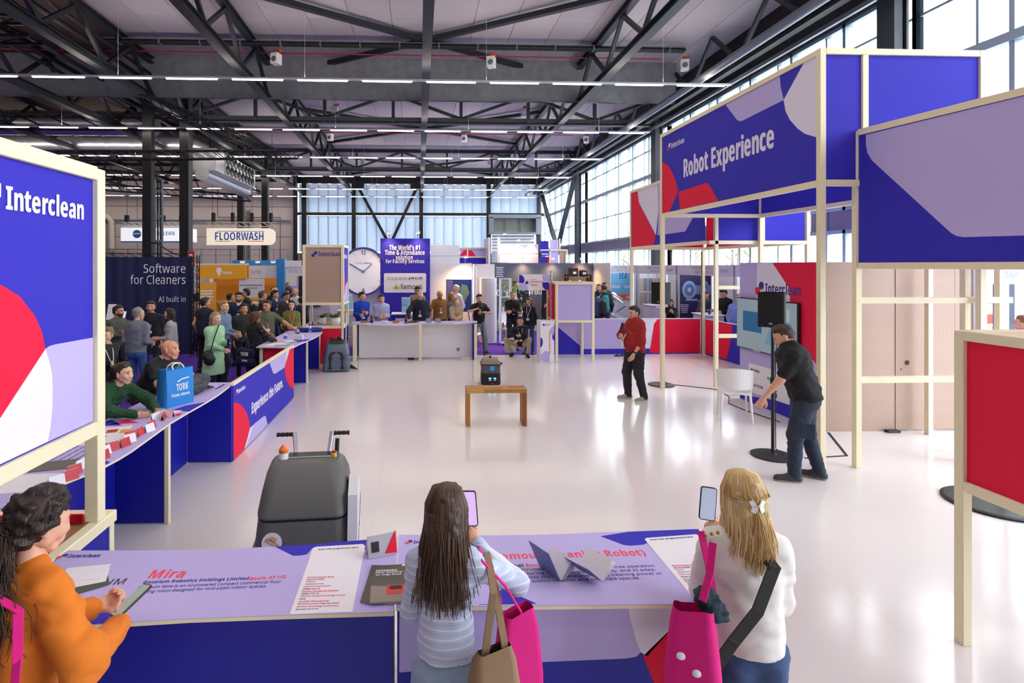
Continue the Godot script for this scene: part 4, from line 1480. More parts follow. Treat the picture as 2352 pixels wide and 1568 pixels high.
	var dr := sheet(t, "door_leaf", v(7.206, .012, -8.085), v(8.14, 2.55, -8.14), M.wood_pale)
	put(dr, "finger_hole", mb().lathe([Vector2(0, .0), Vector2(.03, .0), Vector2(.036, .004), Vector2(.036, 0)], 14, Transform3D(Basis(Vector3.RIGHT, Vector3.BACK, Vector3.DOWN), v(-.29, -.25, .0285))).mesh(), bk)
	block(dr, "key_hole", v(-.38, -.35, .029), v(.012, .03, .003), bk)
	sheet(t, "wall_board", v(8.146, 0, -8.09), v(8.42, 2.555, -8.15), M.wood_pale)
	sheet(t, "wall_board", v(6.13, 0, -8.16), v(6.16, 2.5, -10.15), M.wood_pale)
	sheet(t, "wall_edge", v(8.43, 0, -8.06), v(8.5, 2.555, -8.16), M.white_paint)
	# flat screen
	t = thing("television", "large flat television showing a pale blue presentation on the printed wall", "television", v(5.98, 1.45, -9.31))
	put(t, "housing", boxm(.05, .93, 1.68, .008), M.black_plastic)
	put(t, "screen", boxm(.004, .89, 1.64), glow("screen_glow", Color(.5, .57, .6), .4), xyz(-.027, 0, 0))
	put(t, "picture_block", boxm(.003, .36, .55), glow("screen_teal", Color(.05, .33, .5), .4), xyz(-.03, .05, -.35))
	put(t, "picture_block", boxm(.003, .2, .5), glow("screen_pale", Color(.6, .68, .72), .4), xyz(-.03, .24, .4))
	ink(t, "picture_block", [Vector2(-.1, -.3), Vector2(.5, -.25), Vector2(.62, .1), Vector2(.2, .3)], glow("screen_sky", Color(.36, .54, .64), .4), Transform3D(Basis(v(0, 0, 1), UP, v(-1, 0, 0)), v(-.0285, 0, .1)))
	for k in 4:
		put(t, "button", boxm(.006, .012, .03), M.white_paint, xyz(-.027, -.455, -.3 + .05 * k))
	# loudspeakers on poles
	loudspeaker("black loudspeaker on a pole in front of the television", "black pole stand with a round base plate near the television", v(4.641, 0, -7.081), -42.0)
	loudspeaker("black loudspeaker on a pole behind the man in red", "black pole stand with a round base plate by the far tower post", v(5.069, 0, -11.39), -48.0)
	var st := thing("speaker_stand", "black round stand base lying beyond the red framed cube", "speaker stand", v(6.05, 0, -5.55))
	put(st, "base_plate", mb().lathe([Vector2(0, .002), Vector2(.45, .002), Vector2(.45, .02), Vector2(.42, .03), Vector2(0, .035)], 48).mesh(), M.black_plastic)
	put(st, "pole", mb().tube([v(.1, .03, 0), v(.1, 1.7, 0)], .022, 10).mesh(), M.black_plastic)
	# cable on the floor from the far stand
	one("floor_cable", "black power cable snaking from the far speaker stand across the floor", "cable", mb().tube([v(5.3, .008, -11.4), v(5.6, .008, -11.2), v(6.0, .008, -10.9), v(5.9, .008, -10.3), v(5.6, .008, -9.8), v(5.62, .008, -9.3), v(5.75, .008, -8.6)], .008, 6).mesh(), M.black_plastic)
	var tp := thing("floor_tape", "black tape triangle stuck on the white floor by the tower post", "tape", v(6.0, .001, -7.4))
	for e: Array in [[v(6.13, .002, -8.05), v(5.62, .002, -7.05)], [v(5.0, .002, -6.98), v(5.62, .002, -7.05)]]:
		put(tp, "tape_strip", mb().bar(e[0], e[1], .035, .003).mesh(), M.black_plastic, inv(tp))
	one("floor_box", "black cable box on the floor at the foot of the store room door", "cable box", boxm(.2, .035, .09, .01), M.black_plastic, xyz(7.1, .018, -8.02))
	one("monitor_speaker", "dark square stage monitor standing on the floor beside the printed wall", "loudspeaker", mb().bx(0, .16, 0, .3, .32, .3, .015).bx(-.1, .16, -.16, .04, .06, .01).mesh(), mt("monitor_dark", Color.html("2b2428"), .5), xyz(6.3, 0, -10.6, 20))
	plastic_chair()
	bench()
	low_wall()
	cube_frames()
	trail()
	# power strip by the low wall
	one("power_strip", "black power strip with plugs lying at the foot of the low lavender wall", "power strip", mb().bx(0, .02, 0, .36, .035, .06, .008).bx(-.1, .05, 0, .04, .04, .04, .008).bx(.05, .05, 0, .04, .04, .04, .008).mesh(), M.black_plastic, xyz(5.55, 0, -15.05, 8))

func loudspeaker(label: String, stand_label: String, p: Vector3, yaw: float) -> void:
	var s := thing("speaker_stand", stand_label, "speaker stand", p)
	put(s, "base_plate", mb().lathe([Vector2(0, .002), Vector2(.265, .002), Vector2(.265, .016), Vector2(.25, .022), Vector2(.05, .026), Vector2(.03, .05), Vector2(0, .05)], 40).mesh(), M.black_plastic)
	put(s, "pole", mb().tube([v(0, .04, 0), v(0, 1.7, 0)], .02, 12).mesh(), M.black_plastic)
	put(s, "collar", mb().tube([v(0, .95, 0), v(0, 1.03, 0)], .03, 12).mesh(), M.black_plastic)
	put(s, "clamp_knob", mb().tube([v(.02, .99, 0), v(.07, .99, .02)], .014, 8).mesh(), M.black_plastic)
	put(s, "cable", mb().tube([v(.05, 1.72, -.05), v(.09, 1.6, -.02), v(.035, 1.3, 0), v(.03, .6, .01), v(.04, .1, .0), v(.12, .03, .06)], .006, 6).mesh(), M.black_plastic)
	var t := thing("loudspeaker", label, "loudspeaker", p + v(0, 1.7, 0), yaw)
	var body := PackedVector2Array([Vector2(-.15, .14), Vector2(.15, .14), Vector2(.13, -.15), Vector2(-.13, -.15)])
	put(t, "cabinet", mb().prism(body, .45, Transform3D(Basis(Vector3.RIGHT, Vector3.BACK, Vector3.UP).rotated(UP, 0), V0)).mesh(), mt("cabinet_black", Color.html("26272b"), .6))
	put(t, "grille", boxm(.285, .435, .012, .005), mt("grille_black", Color.html("0d0d0f"), .75), xyz(0, .225, .147))
	put(t, "maker_plate", boxm(.04, .022, .004), M.zinc, xyz(0, .05, .155))

func plastic_chair() -> void:
	var t := thing("plastic_chair", "white moulded plastic chair with its back to the room", "chair", v(5.15, 0, -8.85), 158)
	var wm: Material = mt("chair_white", Color.html("f0efee"), .45)
	var seat := mb()
	seat.prism(rounded(.46, .46, .08), .025, Transform3D(Basis(Vector3.RIGHT, Vector3.FORWARD, UP), v(0, .44, 0)))
	put(t, "seat", seat.mesh(), wm)
	var back := mb()
	var n := 14
	for i in n:
		var q := []
		for e in [i, i + 1]:
			var a := deg_to_rad(lerpf(-78, 78, float(e) / n))
			for lv in 2:
				var y: float = [.52, .86][lv]
				for k in 2:
					var r: float = [.25, .265][k] + .02 * lv
					q.append(v(sin(a) * r, y - (.05 * pow(absf(sin(a)), 2.0) if lv else .0), -.02 - cos(a) * r * .9))
		back.quad(q[1], q[5], q[7], q[3])
		back.quad(q[4], q[0], q[2], q[6])
		back.quad(q[2], q[3], q[7], q[6])
		back.quad(q[1], q[0], q[4], q[5])
	put(t, "backrest", back.mesh(), wm)
	for sx in [-1, 1]:
		put(t, "leg", mb().tube([v(.2 * sx, .46, -.2), v(.23 * sx, 0, -.25)], [.022, .014], 8).mesh(), wm)
		put(t, "leg", mb().tube([v(.2 * sx, .46, .2), v(.22 * sx, 0, .22)], [.02, .014], 8).mesh(), wm)
		put(t, "back_upright", mb().tube([v(.2 * sx, .44, -.18), v(.24 * sx, .62, -.1)], .018, 8).mesh(), wm)

func bench() -> void:
	var t := thing("wooden_bench", "small oiled wood bench with slab legs in the middle of the floor", "bench", v(1.205, 0, -8.7))
	var tone := [M.wood_bench, M.wood_bench0, M.wood_bench1]
	for k in 6:
		var cut := .1 * ((k * 7) % 5) - .2
		put(t, "top_board", boxm(.47 + cut, .06, .0496, .002), tone[(k * 2) % 3], xyz(-.47 + (.47 + cut) / 2, .55, -.125 + .05 * k))
		put(t, "top_board", boxm(.47 - cut, .06, .0496, .002), tone[(k * 2 + 1 + k / 3) % 3], xyz(.47 - (.47 - cut) / 2, .55, -.125 + .05 * k))
	for sx in [-1, 1]:
		for k in 3:
			put(t, "leg_board", boxm(.055, .52, .0996, .002), tone[(k + (1 if sx < 0 else 0)) % 3], xyz(.442 * sx, .26, -.1 + .1 * k))

func low_wall() -> void:
	var t := thing("low_wall", "waist high printed wall in lavender, white and red closing the far side of the floor", "low wall", v(5.9, 0, -15.34))
	var z := -15.34
	var p := sheet(t, "board", v(3.6, .01, z - .03), v(7.95, 1.0, z), M.lavender)
	ink_z(p, "print", M.blue, z, [3.62, 1.0, 4.51, .255, 4.51, .012, 3.62, .012])
	ink_z(p, "print", M.blue, z, [4.582, .165, 6.5, .165, 6.5, .012, 4.582, .012])
	ink_z(p, "print", M.pale, z, [6.1, .99, 6.709, .99, 6.618, .864, 6.490, .17, 5.815, .17])
	ink_z(p, "print", M.red, z, [6.72, .99, 7.94, .99, 7.94, .04, 6.490, .04, 6.618, .864])
	ink_z(p, "print", M.blue, z, [6.5, .04, 7.94, .04, 7.94, .012, 6.5, .012])
	sheet(t, "top_edge", v(3.6, 1.0, z - .035), v(7.95, 1.015, z + .005), M.white_paint)
	t = thing("low_wall", "waist high red and blue printed side wall running beside the glass hall booths", "low wall", v(8.02, 0, -13))
	p = sheet(t, "board", v(8.02, .01, -15.2), v(8.05, 1.0, -10.3), M.blue)
	ink_x(p, "print", M.red, 8.02, -1, [-15.19, .99, -13.872, .99, -13.890, .777, -13.989, .401, -14.139, .05, -15.19, .05])
	sheet(t, "top_edge", v(8.015, 1.0, -15.2), v(8.055, 1.015, -10.3), M.white_paint)
	bars(t, "post", [[v(7.99, 0, -15.28), v(7.99, 2.9, -15.28)]])

func cube_frame(label: String, p: Vector3, size: float, front: Material, side: Material) -> void:
	var t := thing("cube_frame", label, "display frame", p)
	var q := p + v(size, 0, -size)
	for e: Array in [[p.x, p.z], [q.x, p.z], [p.x, q.z], [q.x, q.z]]:
		bars(t, "post", [[v(e[0], 0, e[1]), v(e[0], 2.07, e[1])]], .065)
	for y in [1.05, 2.04]:
		bars(t, "rail", [[v(p.x + .03, y, p.z), v(q.x - .03, y, p.z)], [v(p.x + .03, y, q.z), v(q.x - .03, y, q.z)], [v(p.x, y, p.z - .03), v(p.x, y, q.z + .03)], [v(q.x, y, p.z - .03), v(q.x, y, q.z + .03)]], .065)
	sheet(t, "panel", v(p.x + .03, 1.08, p.z - .012), v(q.x - .03, 2.01, p.z), front)
	sheet(t, "panel", v(p.x + .03, 1.08, q.z - .006), v(q.x - .03, 2.01, q.z + .006), front)
	sheet(t, "panel", v(p.x - .006, 1.08, p.z - .03), v(p.x + .006, 2.01, q.z + .03), side)
	sheet(t, "panel", v(q.x - .006, 1.08, p.z - .03), v(q.x + .006, 2.01, q.z + .03), side)

func cube_frames() -> void:
	cube_frame("cream cube frame on legs with lavender front and red side by the trail pillar", v(3.575, 0, -14.27), .96, M.lavender, M.red)
	cube_frame("large cream cube frame on legs with a red side panel in front of the rails", v(3.6, 0, -2.5), 1.02, M.lavender, M.red)

func trail() -> void:
	var t := thing("trail_pillar", "white printed pillar reading Collect your stamp here", "pillar", v(3.3, 0, -14.35), 6)
	put(t, "body", boxm(.38, 1.08, .3, .006), M.paper, xyz(0, .54, 0))
	var f := Transform3D(Basis(), v(0, .54, .151))
	ink(t, "print", arc(-.19, -.02, .07, .13, -90, 90, 8), M.blue, f)
	ink(t, "print", arc(.19, .12, .06, .1, 90, 270, 8), M.blue, f)
	ink(t, "print", clip(arc(0.0, -.4, .2, .16, 0, 330, 6), -.18, -.53, .06, -.24), M.lavender, f)
	ink(t, "print", clip(arc(.19, .27, .12, .13, 0, 330, 6), .07, .1, .188, .42), M.lavender, f)
	var rd: Material = mt("trail_red", Color.html("d5213f"), .6)
	words(t, "Collect your stamp here", .62, .05, rd, f * Transform3D(Basis(Vector3.BACK, -PI / 2), v(.06, -.02, .001)))
	words(t, "Discovery", .14, .03, rd, f * xyz(.02, .44, .001))
	words(t, "Trail", .07, .026, rd, f * xyz(-.015, .41, .001))
	ink(t, "print", arc(-.1, .43, .03, .03, 0, 345, 10), M.blue, f)
	# three hand stamps on top
	for k in 3:
		one("hand_stamp", "small dark hand stamp standing on the trail pillar", "stamp", mb().lathe([Vector2(0, 0), Vector2(.022, 0), Vector2(.022, .015), Vector2(.008, .025), Vector2(.015, .05), Vector2(0, .058)], 12).mesh(), mt("stamp_brown", Color.html("4a2c2a"), .5), v3t(3.2 + .09 * k, 1.08, -14.3), "stamps on the trail pillar")
	t = thing("trail_sign", "white Discovery Trail sign board on a silver pole", "sign", v(3.52, 0, -14.62), 3)
	put(t, "pole", mb().tube([V0, v(0, 2.36, 0)], .03, 12).mesh(), M.zinc)
	for y in [1.68, 2.28]:
		put(t, "clamp", boxm(.1, .05, .07, .01), M.zinc, xyz(-.04, y, 0))
	put(t, "board", boxm(.83, .42, .025, .003), M.paper, xyz(-.48, 2.06, 0))
	f = xyz(-.48, 2.06, .0135)
	ink(t, "print", clip(arc(-.4, .06, .15, .15, 0, 350, 16), -.4, -.02, 0, .2), M.blue, f)
	ink(t, "print", clip(arc(-.29, -.16, .13, .15, 0, 330, 6), -.41, -.205, 0, .0), M.lavender, f)
	ink(t, "print", clip(arc(.38, -.06, .15, .15, 0, 350, 16), .2, -.205, .41, .0), M.blue, f)
	ink(t, "print", clip(arc(.36, .13, .14, .14, 0, 330, 6), .2, .02, .41, .205), M.lavender, f)
	words(t, "Discovery", .32, .075, rd, f * xyz(.09, .01, .001))
	words(t, "Trail", .15, .06, rd, f * xyz(.005, -.07, .001))
	words(t, "Interclean", .13, .022, M.text_blue, f * xyz(0, .075, .001))
	var gl := mb()
	for i in 20:
		var a := TAU * i / 20
		var b := TAU * (i + 1) / 20
		gl.bar(v(cos(a) * .05, sin(a) * .05, 0), v(cos(b) * .05, sin(b) * .05, 0), .012, .003)
	gl.bar(v(.035, -.04, 0), v(.06, -.1, 0), .012, .003)
	put(t, "magnifier_print", gl.mesh(), rd, f * xyz(-.15, .02, .001))
	ink(t, "print", arc(-.19, -.01, .045, .045, 0, 345, 12), M.blue, f)

func v3t(x: float, y: float, z: float) -> Transform3D:
	return Transform3D(Basis(), Vector3(x, y, z))
# ---------------------------------------------------------------- counters, their units and what lies on them
func top_slab(t: Node3D, edge: Array, m: Material) -> MeshInstance3D:
	put(t, "top_edge", mb().prism(pts2(edge, 1.0, -1.0), .016, Transform3D(Basis(Vector3.RIGHT, Vector3.FORWARD, UP), v(0, .952, 0))).mesh(), M.cream, inv(t))
	return put(t, "counter_top", mb().prism(pts2(edge, 1.0, -1.0), .003, Transform3D(Basis(Vector3.RIGHT, Vector3.FORWARD, UP), v(0, .968, 0))).mesh(), m, inv(t))

func flat_text(p: Node3D, s: String, a: Vector2, b: Vector2, h: float, m: Material, bold := false, y := .9715) -> void:
	var d := v(b.x - a.x, 0, b.y - a.y)
	words(p, s, d.length(), h, m, inv(p) * facing(v((a.x + b.x) / 2, y, (a.y + b.y) / 2), d, UP), bold, "lettering", .001)

func unit_base(t: Node3D, x0: float, x1: float, z0: float, z1: float, left: Material, front: Material) -> void:
	# z0 nearer the viewer than z1
	sheet(t, "base_panel", v(x0 + .03, .01, z0 - .03), v(x1 - .03, .9, z0 - .018), front)
	sheet(t, "base_panel", v(x0 + .03, .01, z1 + .018), v(x1 - .03, .9, z1 + .03), front)
	sheet(t, "base_panel", v(x1 - .03, .01, z0 - .03), v(x1 - .018, .9, z1 + .03), left)
	sheet(t, "base_panel", v(x0 + .018, .01, z0 - .03), v(x0 + .03, .9, z1 + .03), left)
	bars(t, "base_post", [[v(x0 + .035, 0, z0 - .035), v(x0 + .035, .9, z0 - .035)], [v(x1 - .035, 0, z0 - .035), v(x1 - .035, .9, z0 - .035)], [v(x0 + .035, 0, z1 + .035), v(x0 + .035, .9, z1 + .035)], [v(x1 - .035, 0, z1 + .035), v(x1 - .035, .9, z1 + .035)]], .05)
	sheet(t, "tray_floor", v(x0 + .06, .9, z0 - .06), v(x1 - .06, .925, z1 + .06), M.wood_floor)
	bars(t, "tray_rim", [[v(x0 + .035, .935, z0), v(x0 + .035, .935, z1)], [v(x1 - .035, .935, z0), v(x1 - .035, .935, z1)], [v(x0 + .07, .935, z0 - .035), v(x1 - .07, .935, z0 - .035)], [v(x0 + .07, .935, z1 + .035), v(x1 - .07, .935, z1 + .035)]], .07)

func counters() -> void:
	var lav: Material = M.lavender
	var cb: Material = M.counter_blue
	var tb: Material = M.text_blue
	var tr: Material = M.text_red
	# two tables along the front
	var t := thing("front_counter", "lavender topped counter with the Mira print and a plain blue front", "counter", v(-1.05, 0, -2.75))
	var p := top_slab(t, [-1.885, -2.395, -1.7, -2.40, -1.326, -2.42, -1.0, -2.44, -.578, -2.448, -.112, -2.451, -.122, -3.12, -.227, -3.111, -.6, -3.06, -1.086, -3.027, -1.5, -3.035, -1.885, -3.05], lav)
	sheet(t, "front_board", v(-1.87, .01, -2.52), v(-.12, .95, -2.5), cb)
	sheet(t, "back_board", v(-1.88, .01, -2.98), v(-.14, .95, -2.96), cb)
	sheet(t, "end_board", v(-.16, .01, -2.53), v(-.13, .95, -2.94), cb)
	ink_y(p, "print", M.blue, .971, [-1.480, -2.564, -1.430, -2.568, -1.294, -2.425, -1.407, -2.417, -1.45, -2.42])
	ink_y(p, "print", M.blue, .971, [-.784, -3.045, -.6, -3.058, -.227, -3.108, -.126, -3.116, -.150, -2.985, -.579, -3.02, -.593, -2.959, -.62, -2.948, -.665, -2.946])
	var cd := ink_y(p, "programme_card", M.paper, .9712, [-.575, -3.02, -.56, -3.032, -.31, -3.052, -.295, -3.03, -.295, -2.456, -.568, -2.45])
	flat_text(cd, "Scan the programme here", Vector2(-.542, -3.0), Vector2(-.33, -3.015), .018, tb, true, .973)
	var lines := ["ADLATUS Robotics GmbH", "ADLATUS CR700C", "Allybot", "Allybot-C2 Pro", "Makita Werkzeug GmbH", "RX860 Navi XL", "Ecovacs Commercial Robotics", "DEEBOT PRO M1", "Gausium Robotics Holdings Limited", "Mira", "Lionsbot International", "R5 (Autonomous Cleaning Robot)", "Sparkoz Technology Corporation", "Sparkoz TN10 Pro"]
	for i in lines.size():
		var w: float = .0062 * lines[i].length()
		flat_text(cd, lines[i], Vector2(-.548, -2.735 + .0195 * i), Vector2(-.548 + w, -2.736 + .0195 * i), .012, tr if i % 2 == 0 else tb, i % 2 == 0, .973)
	logo(p, v(-1.9, .9715, -2.99), v(1, 0, 0), UP, .22, tb, tr, tb)
	flat_text(p, "Mira", Vector2(-1.33, -2.80), Vector2(-1.16, -2.80), .078, tr, true)
	flat_text(p, "Gausium Robotics Holdings Limited", Vector2(-1.331, -2.725), Vector2(-.832, -2.738), .034, tb, true)
	flat_text(p, "Booth: 07.112", Vector2(-.825, -2.737), Vector2(-.655, -2.749), .028, tr, true)
	flat_text(p, "Gausium Mira is an AI-powered compact commercial floor", Vector2(-1.334, -2.682), Vector2(-.667, -2.705), .03, tb)
	flat_text(p, "cleaning robot designed for mid-sized indoor spaces.", Vector2(-1.335, -2.645), Vector2(-.728, -2.67), .03, tb)
	flat_text(p, "GAUSIUM", Vector2(-1.72, -2.725), Vector2(-1.423, -2.74), .05, mt("print_black", Color.BLACK), false)
	t = thing("front_counter", "lavender topped counter printed Autonomous Cleaning Robot, with a many coloured front", "counter", v(.77, 0, -2.8))
	p = top_slab(t, [-.105, -2.485, .3, -2.475, .6, -2.468, 1.194, -2.454, 1.66, -2.455, 1.69, -3.146, 1.584, -3.15, 1.2, -3.138, .71, -3.118, .3, -3.125, -.115, -3.152], lav)
	p.set_meta("label", "lavender printed counter top")
	var ap := sheet(t, "front_board", v(-.1, .01, -2.53), v(1.62, .95, -2.51), cb)
	ink_z(ap, "print", lav, -2.51, [-.09, .945, .958, .945, .971, .873, 1.0, .77, 1.02, .72, 1.0, .70, .95, .693, .486, .687, -.09, .66])
	ink_z(ap, "print", M.pale, -2.51, [.958, .945, 1.235, .945, 1.235, .90, 1.172, .834, 1.05, .70, 1.02, .72, 1.0, .77, .971, .873])
	ink_z(ap, "print", M.red, -2.51, [1.172, .834, 1.25, .92, 1.6, .92, 1.6, .02, 1.35, .02, 1.082, .578, 1.03, .702])
	sheet(t, "back_board", v(-.08, .01, -3.0), v(1.56, .95, -2.98), cb)
	sheet(t, "end_board", v(-.08, .01, -2.53), v(-.05, .95, -2.98), cb)
	sheet(t, "end_board", v(1.53, .01, -2.53), v(1.56, .95, -2.98), cb)
	ink_y(p, "print", M.blue, .971, [.27, -2.485, .310, -2.486, .393, -2.608, .528, -2.483])
	ink_y(p, "print", M.blue, .971, [1.025, -3.085, 1.2, -3.13, 1.573, -3.145, 1.62, -3.145, 1.60, -3.08, 1.264, -3.008, 1.230, -2.985, 1.152, -2.976, 1.119, -2.986])
	ink_y(p, "print", M.pale, .971, [1.60, -3.08, 1.62, -3.145, 1.685, -3.144, 1.68, -3.05])
	cd = ink_y(p, "programme_card", M.paper, .9712, [1.258, -3.04, 1.275, -3.055, 1.571, -3.085, 1.59, -3.07, 1.541, -2.52, 1.259, -2.50])
	flat_text(cd, "Scan the programme here", Vector2(1.285, -3.03), Vector2(1.54, -3.055), .02, tb, true, .973)
	for i in 10:
		flat_text(cd, lines[i], Vector2(1.285, -2.765 + .02 * i), Vector2(1.285 + .0062 * lines[i].length(), -2.767 + .02 * i), .012, tr if i % 2 == 0 else tb, i % 2 == 0, .973)
	logo(p, v(-.08, .9715, -3.065), v(1, 0, 0), UP, .2, tb, tr, tb)
	flat_text(p, "R5 (Autonomous Cleaning Robot)", Vector2(.105, -2.885), Vector2(1.2, -2.895), .085, tr, true)
	flat_text(p, "Lionsbot International", Vector2(.1, -2.802), Vector2(.53, -2.805), .032, tb, true)
	flat_text(p, "Booth: 07.531", Vector2(.545, -2.805), Vector2(.728, -2.806), .028, tr, true)
	flat_text(p, "R5 is a professional robotic scrubber designed for recovery-free operation", Vector2(.1, -2.756), Vector2(1.196, -2.77), .03, tb)
	flat_text(p, "in complex environments. Featuring circular in-place mobility, and AI adap-", Vector2(.1, -2.72), Vector2(1.19, -2.735), .03, tb)
	flat_text(p, "tation, the R5 redefines size limits with professional-grade cleaning power in", Vector2(.1, -2.686), Vector2(1.2, -2.70), .03, tb)
	flat_text(p, "a compact design, deployable within internal and confined spaces.", Vector2(.1, -2.652), Vector2(1.08, -2.665), .03, tb)
	left_side()
	back_side()
	table_things()

func left_side() -> void:
	var lav: Material = M.lavender
	var cb: Material = M.counter_blue
	# corner unit whose upper box carries the name
	var t := thing("corner_unit", "cream corner unit with a blue base and a big Interclean box on posts", "display unit", v(-2.43, 0, -3.06))
	unit_base(t, -2.95, -1.90, -2.5, -3.56, cb, cb)
	sheet(t, "tray_lip", v(-2.85, .93, -3.47), v(-2.05, .985, -3.455), M.red)
	for e: Array in [[-1.955, -3.42], [-2.9, -3.42], [-1.955, -2.42], [-2.9, -2.42]]:
		bars(t, "post", [[v(e[0], .97 if e[1] < -3 else .97, e[1]), v(e[0], 3.08, e[1])]], .08)
	for y in [1.53, 3.05]:
		bars(t, "rail", [[v(-1.955, y, -3.38), v(-1.955, y, -2.46)], [v(-2.9, y, -3.38), v(-2.9, y, -2.46)], [v(-2.86, y, -3.42), v(-2.0, y, -3.42)], [v(-2.86, y, -2.42), v(-2.0, y, -2.42)]], .08)
	var p := sheet(t, "fabric_panel", v(-1.955, 1.57, -3.38), v(-1.945, 3.01, -2.46), M.blue)
	ink_x(p, "print", M.red, -1.943, 1, [-2.505, 2.443, -2.656, 2.409, -2.770, 2.352, -2.877, 2.247, -2.928, 2.164, -2.956, 2.068, -2.505, 1.670])
	ink_x(p, "print", M.pale, -1.943, 1, [-2.956, 2.068, -2.985, 2.0, -3.007, 1.93, -3.012, 1.854, -3.010, 1.75, -2.995, 1.65, -2.974, 1.58, -2.505, 1.58, -2.505, 1.670])
	ink_x(p, "print", lav, -1.943, 1, [-2.958, 2.068, -2.99, 2.078, -3.03, 2.08, -3.375, 2.072, -3.375, 1.575, -2.974, 1.58, -2.995, 1.65, -3.010, 1.75, -3.012, 1.854, -3.007, 1.93, -2.985, 2.0])
	word_at(p, "Interclean", .60, .115, M.pale, v(-1.94, 2.823, -2.978), v(0, 0, -1), v(1, 0, 0))
	word_at(p, "Interclean", .60, .115, M.pale, v(-1.9405, 2.825, -2.982), v(0, 0, -1), v(1, 0, 0))
	ink_x(p, "logo_dot", M.pale, -1.943, 1, [-2.55, 2.82, -2.6, 2.79, -2.65, 2.82, -2.65, 2.88, -2.6, 2.91, -2.55, 2.88])
	sheet(t, "fabric_panel", v(-2.905, 1.57, -3.38), v(-2.895, 3.01, -2.46), M.blue)
	sheet(t, "fabric_panel", v(-2.86, 1.57, -3.425), v(-2.0, 3.01, -3.415), M.blue)
	sheet(t, "fabric_panel", v(-2.86, 1.57, -2.425), v(-2.0, 3.01, -2.415), M.blue)
	# counter along the left
	t = thing("side_counter", "long lavender counter with a wavy edge and dark blue panels, beside the corner unit", "counter", v(-2.7, 0, -5.3))
	var edge := [-3.12, -3.6, -2.60, -3.6, -2.542, -3.9, -2.47, -4.1, -2.411, -4.272, -2.385, -4.5, -2.380, -4.684, -2.398, -5.034, -2.425, -5.5, -2.415, -5.87, -2.393, -6.272, -2.385, -6.55, -2.392, -6.804, -2.41, -7.1, -2.43, -7.36, -3.02, -7.36, -3.12, -6.4]
	p = top_slab(t, edge, lav)
	sheet(t, "back_board", v(-2.95, .01, -3.62), v(-2.93, .95, -7.1), cb)
	for z in [-3.66, -5.46]:
		sheet(t, "divider", v(-2.925, .01, z - .03), v(-2.47, .95, z), cb)
		bars(t, "divider_edge", [[v(-2.445, 0, z - .015), v(-2.445, .95, z - .015)]], .045)
	sheet(t, "divider", v(-2.925, .01, -7.15), v(-2.38, .95, -7.12), cb)
	sheet(t, "red_board", v(-2.94, .01, -3.655), v(-2.6, .9, -3.64), M.red)
	ink_y(p, "print", M.blue, .971, [-2.45, -4.2, -2.40, -4.4, -2.62, -4.55])
	ink_y(p, "print", M.blue, .971, [-2.41, -5.9, -2.395, -6.3, -2.55, -6.15, -2.62, -5.95])
	ink_y(p, "print", M.blue, .971, [-3.1, -5.4, -2.85, -5.42, -3.05, -5.62])
	ink_y(p, "print", M.red, .971, [-2.98, -5.45, -2.72, -5.5, -2.9, -5.62])
	ink_y(p, "print", M.red, .971, [-2.52, -5.78, -2.44, -5.72, -2.47, -5.86])
	ink_y(p, "programme_card", M.paper, .9712, [-3.0, -5.7, -2.55, -5.72, -2.5, -5.95, -2.95, -5.98])
	ink_y(p, "programme_card", M.paper, .9712, [-3.0, -3.8, -2.62, -3.85, -2.55, -4.2, -3.0, -4.15])
	var tb: Material = M.text_blue
	for i in 7:
		flat_text(p, "cleaning solution for large and mid-sized floors", Vector2(-2.95 + .06 * i, -5.2), Vector2(-2.95 + .06 * i, -4.35), .028, tb)
	for i in 5:
		flat_text(p, "Scan the programme here", Vector2(-2.96 + .05 * i, -3.85), Vector2(-2.96 + .05 * i, -4.1), .02, M.text_red)
		flat_text(p, "Robotics and partners", Vector2(-2.96 + .05 * i, -5.75), Vector2(-2.96 + .05 * i, -5.93), .02, M.text_red)
	flat_text(p, "CenoBot L50", Vector2(-2.55, -4.55), Vector2(-2.55, -5.15), .06, M.text_red, true)
	flat_text(p, "AUTO Sweeper", Vector2(-2.72, -6.2), Vector2(-2.72, -6.9), .08, M.text_red, true)
	logo(p, v(-2.52, .9715, -6.95), v(0, 0, -1), UP, .3, tb, M.text_red, tb)
	# lettered low wall
	t = thing("low_wall", "waist high blue wall reading Experience the Future with red and white shapes", "low wall", v(-2.4, 0, -8.85))
	p = sheet(t, "board", v(-2.42, .01, -7.16), v(-2.37, .965, -10.56), M.blue)
	sheet(t, "top_rail", v(-2.425, .965, -7.16), v(-2.365, 1.0, -10.56), M.cream)
	ink_x(p, "print", M.red, -2.37, 1, [-7.165, .754, -7.352, .70, -7.537, .606, -7.699, .483, -7.812, .337, -7.853, .225, -7.601, .015, -7.165, .015])
	ink_x(p, "print", M.pale, -2.37, 1, [-7.853, .229, -8.008, .223, -7.67, .015, -7.601, .015])
	ink_x(p, "print", lav, -2.37, 1, [-8.008, .229, -8.558, .206, -8.640, .175, -8.75, .015, -7.67, .015])
	ink_x(p, "print", lav, -2.37, 1, [-8.863, .96, -9.992, .96, -9.860, .710, -9.200, .723, -9.079, .756])
	ink_x(p, "print", M.pale, -2.37, 1, [-9.992, .96, -10.197, .96, -9.881, .712])
	ink_x(p, "print", M.red, -2.37, 1, [-10.197, .96, -10.55, .96, -10.55, .17, -10.256, .272, -9.992, .450, -9.860, .610, -9.838, .714])
	word_at(p, "Experience the Future.", 1.78, .21, M.pale, v(-2.367, .452, -8.81), v(0, 0, -1), v(1, 0, 0))
	word_at(p, "Experience the Future.", 1.78, .21, M.pale, v(-2.368, .46, -8.82), v(0, 0, -1), v(1, 0, 0))
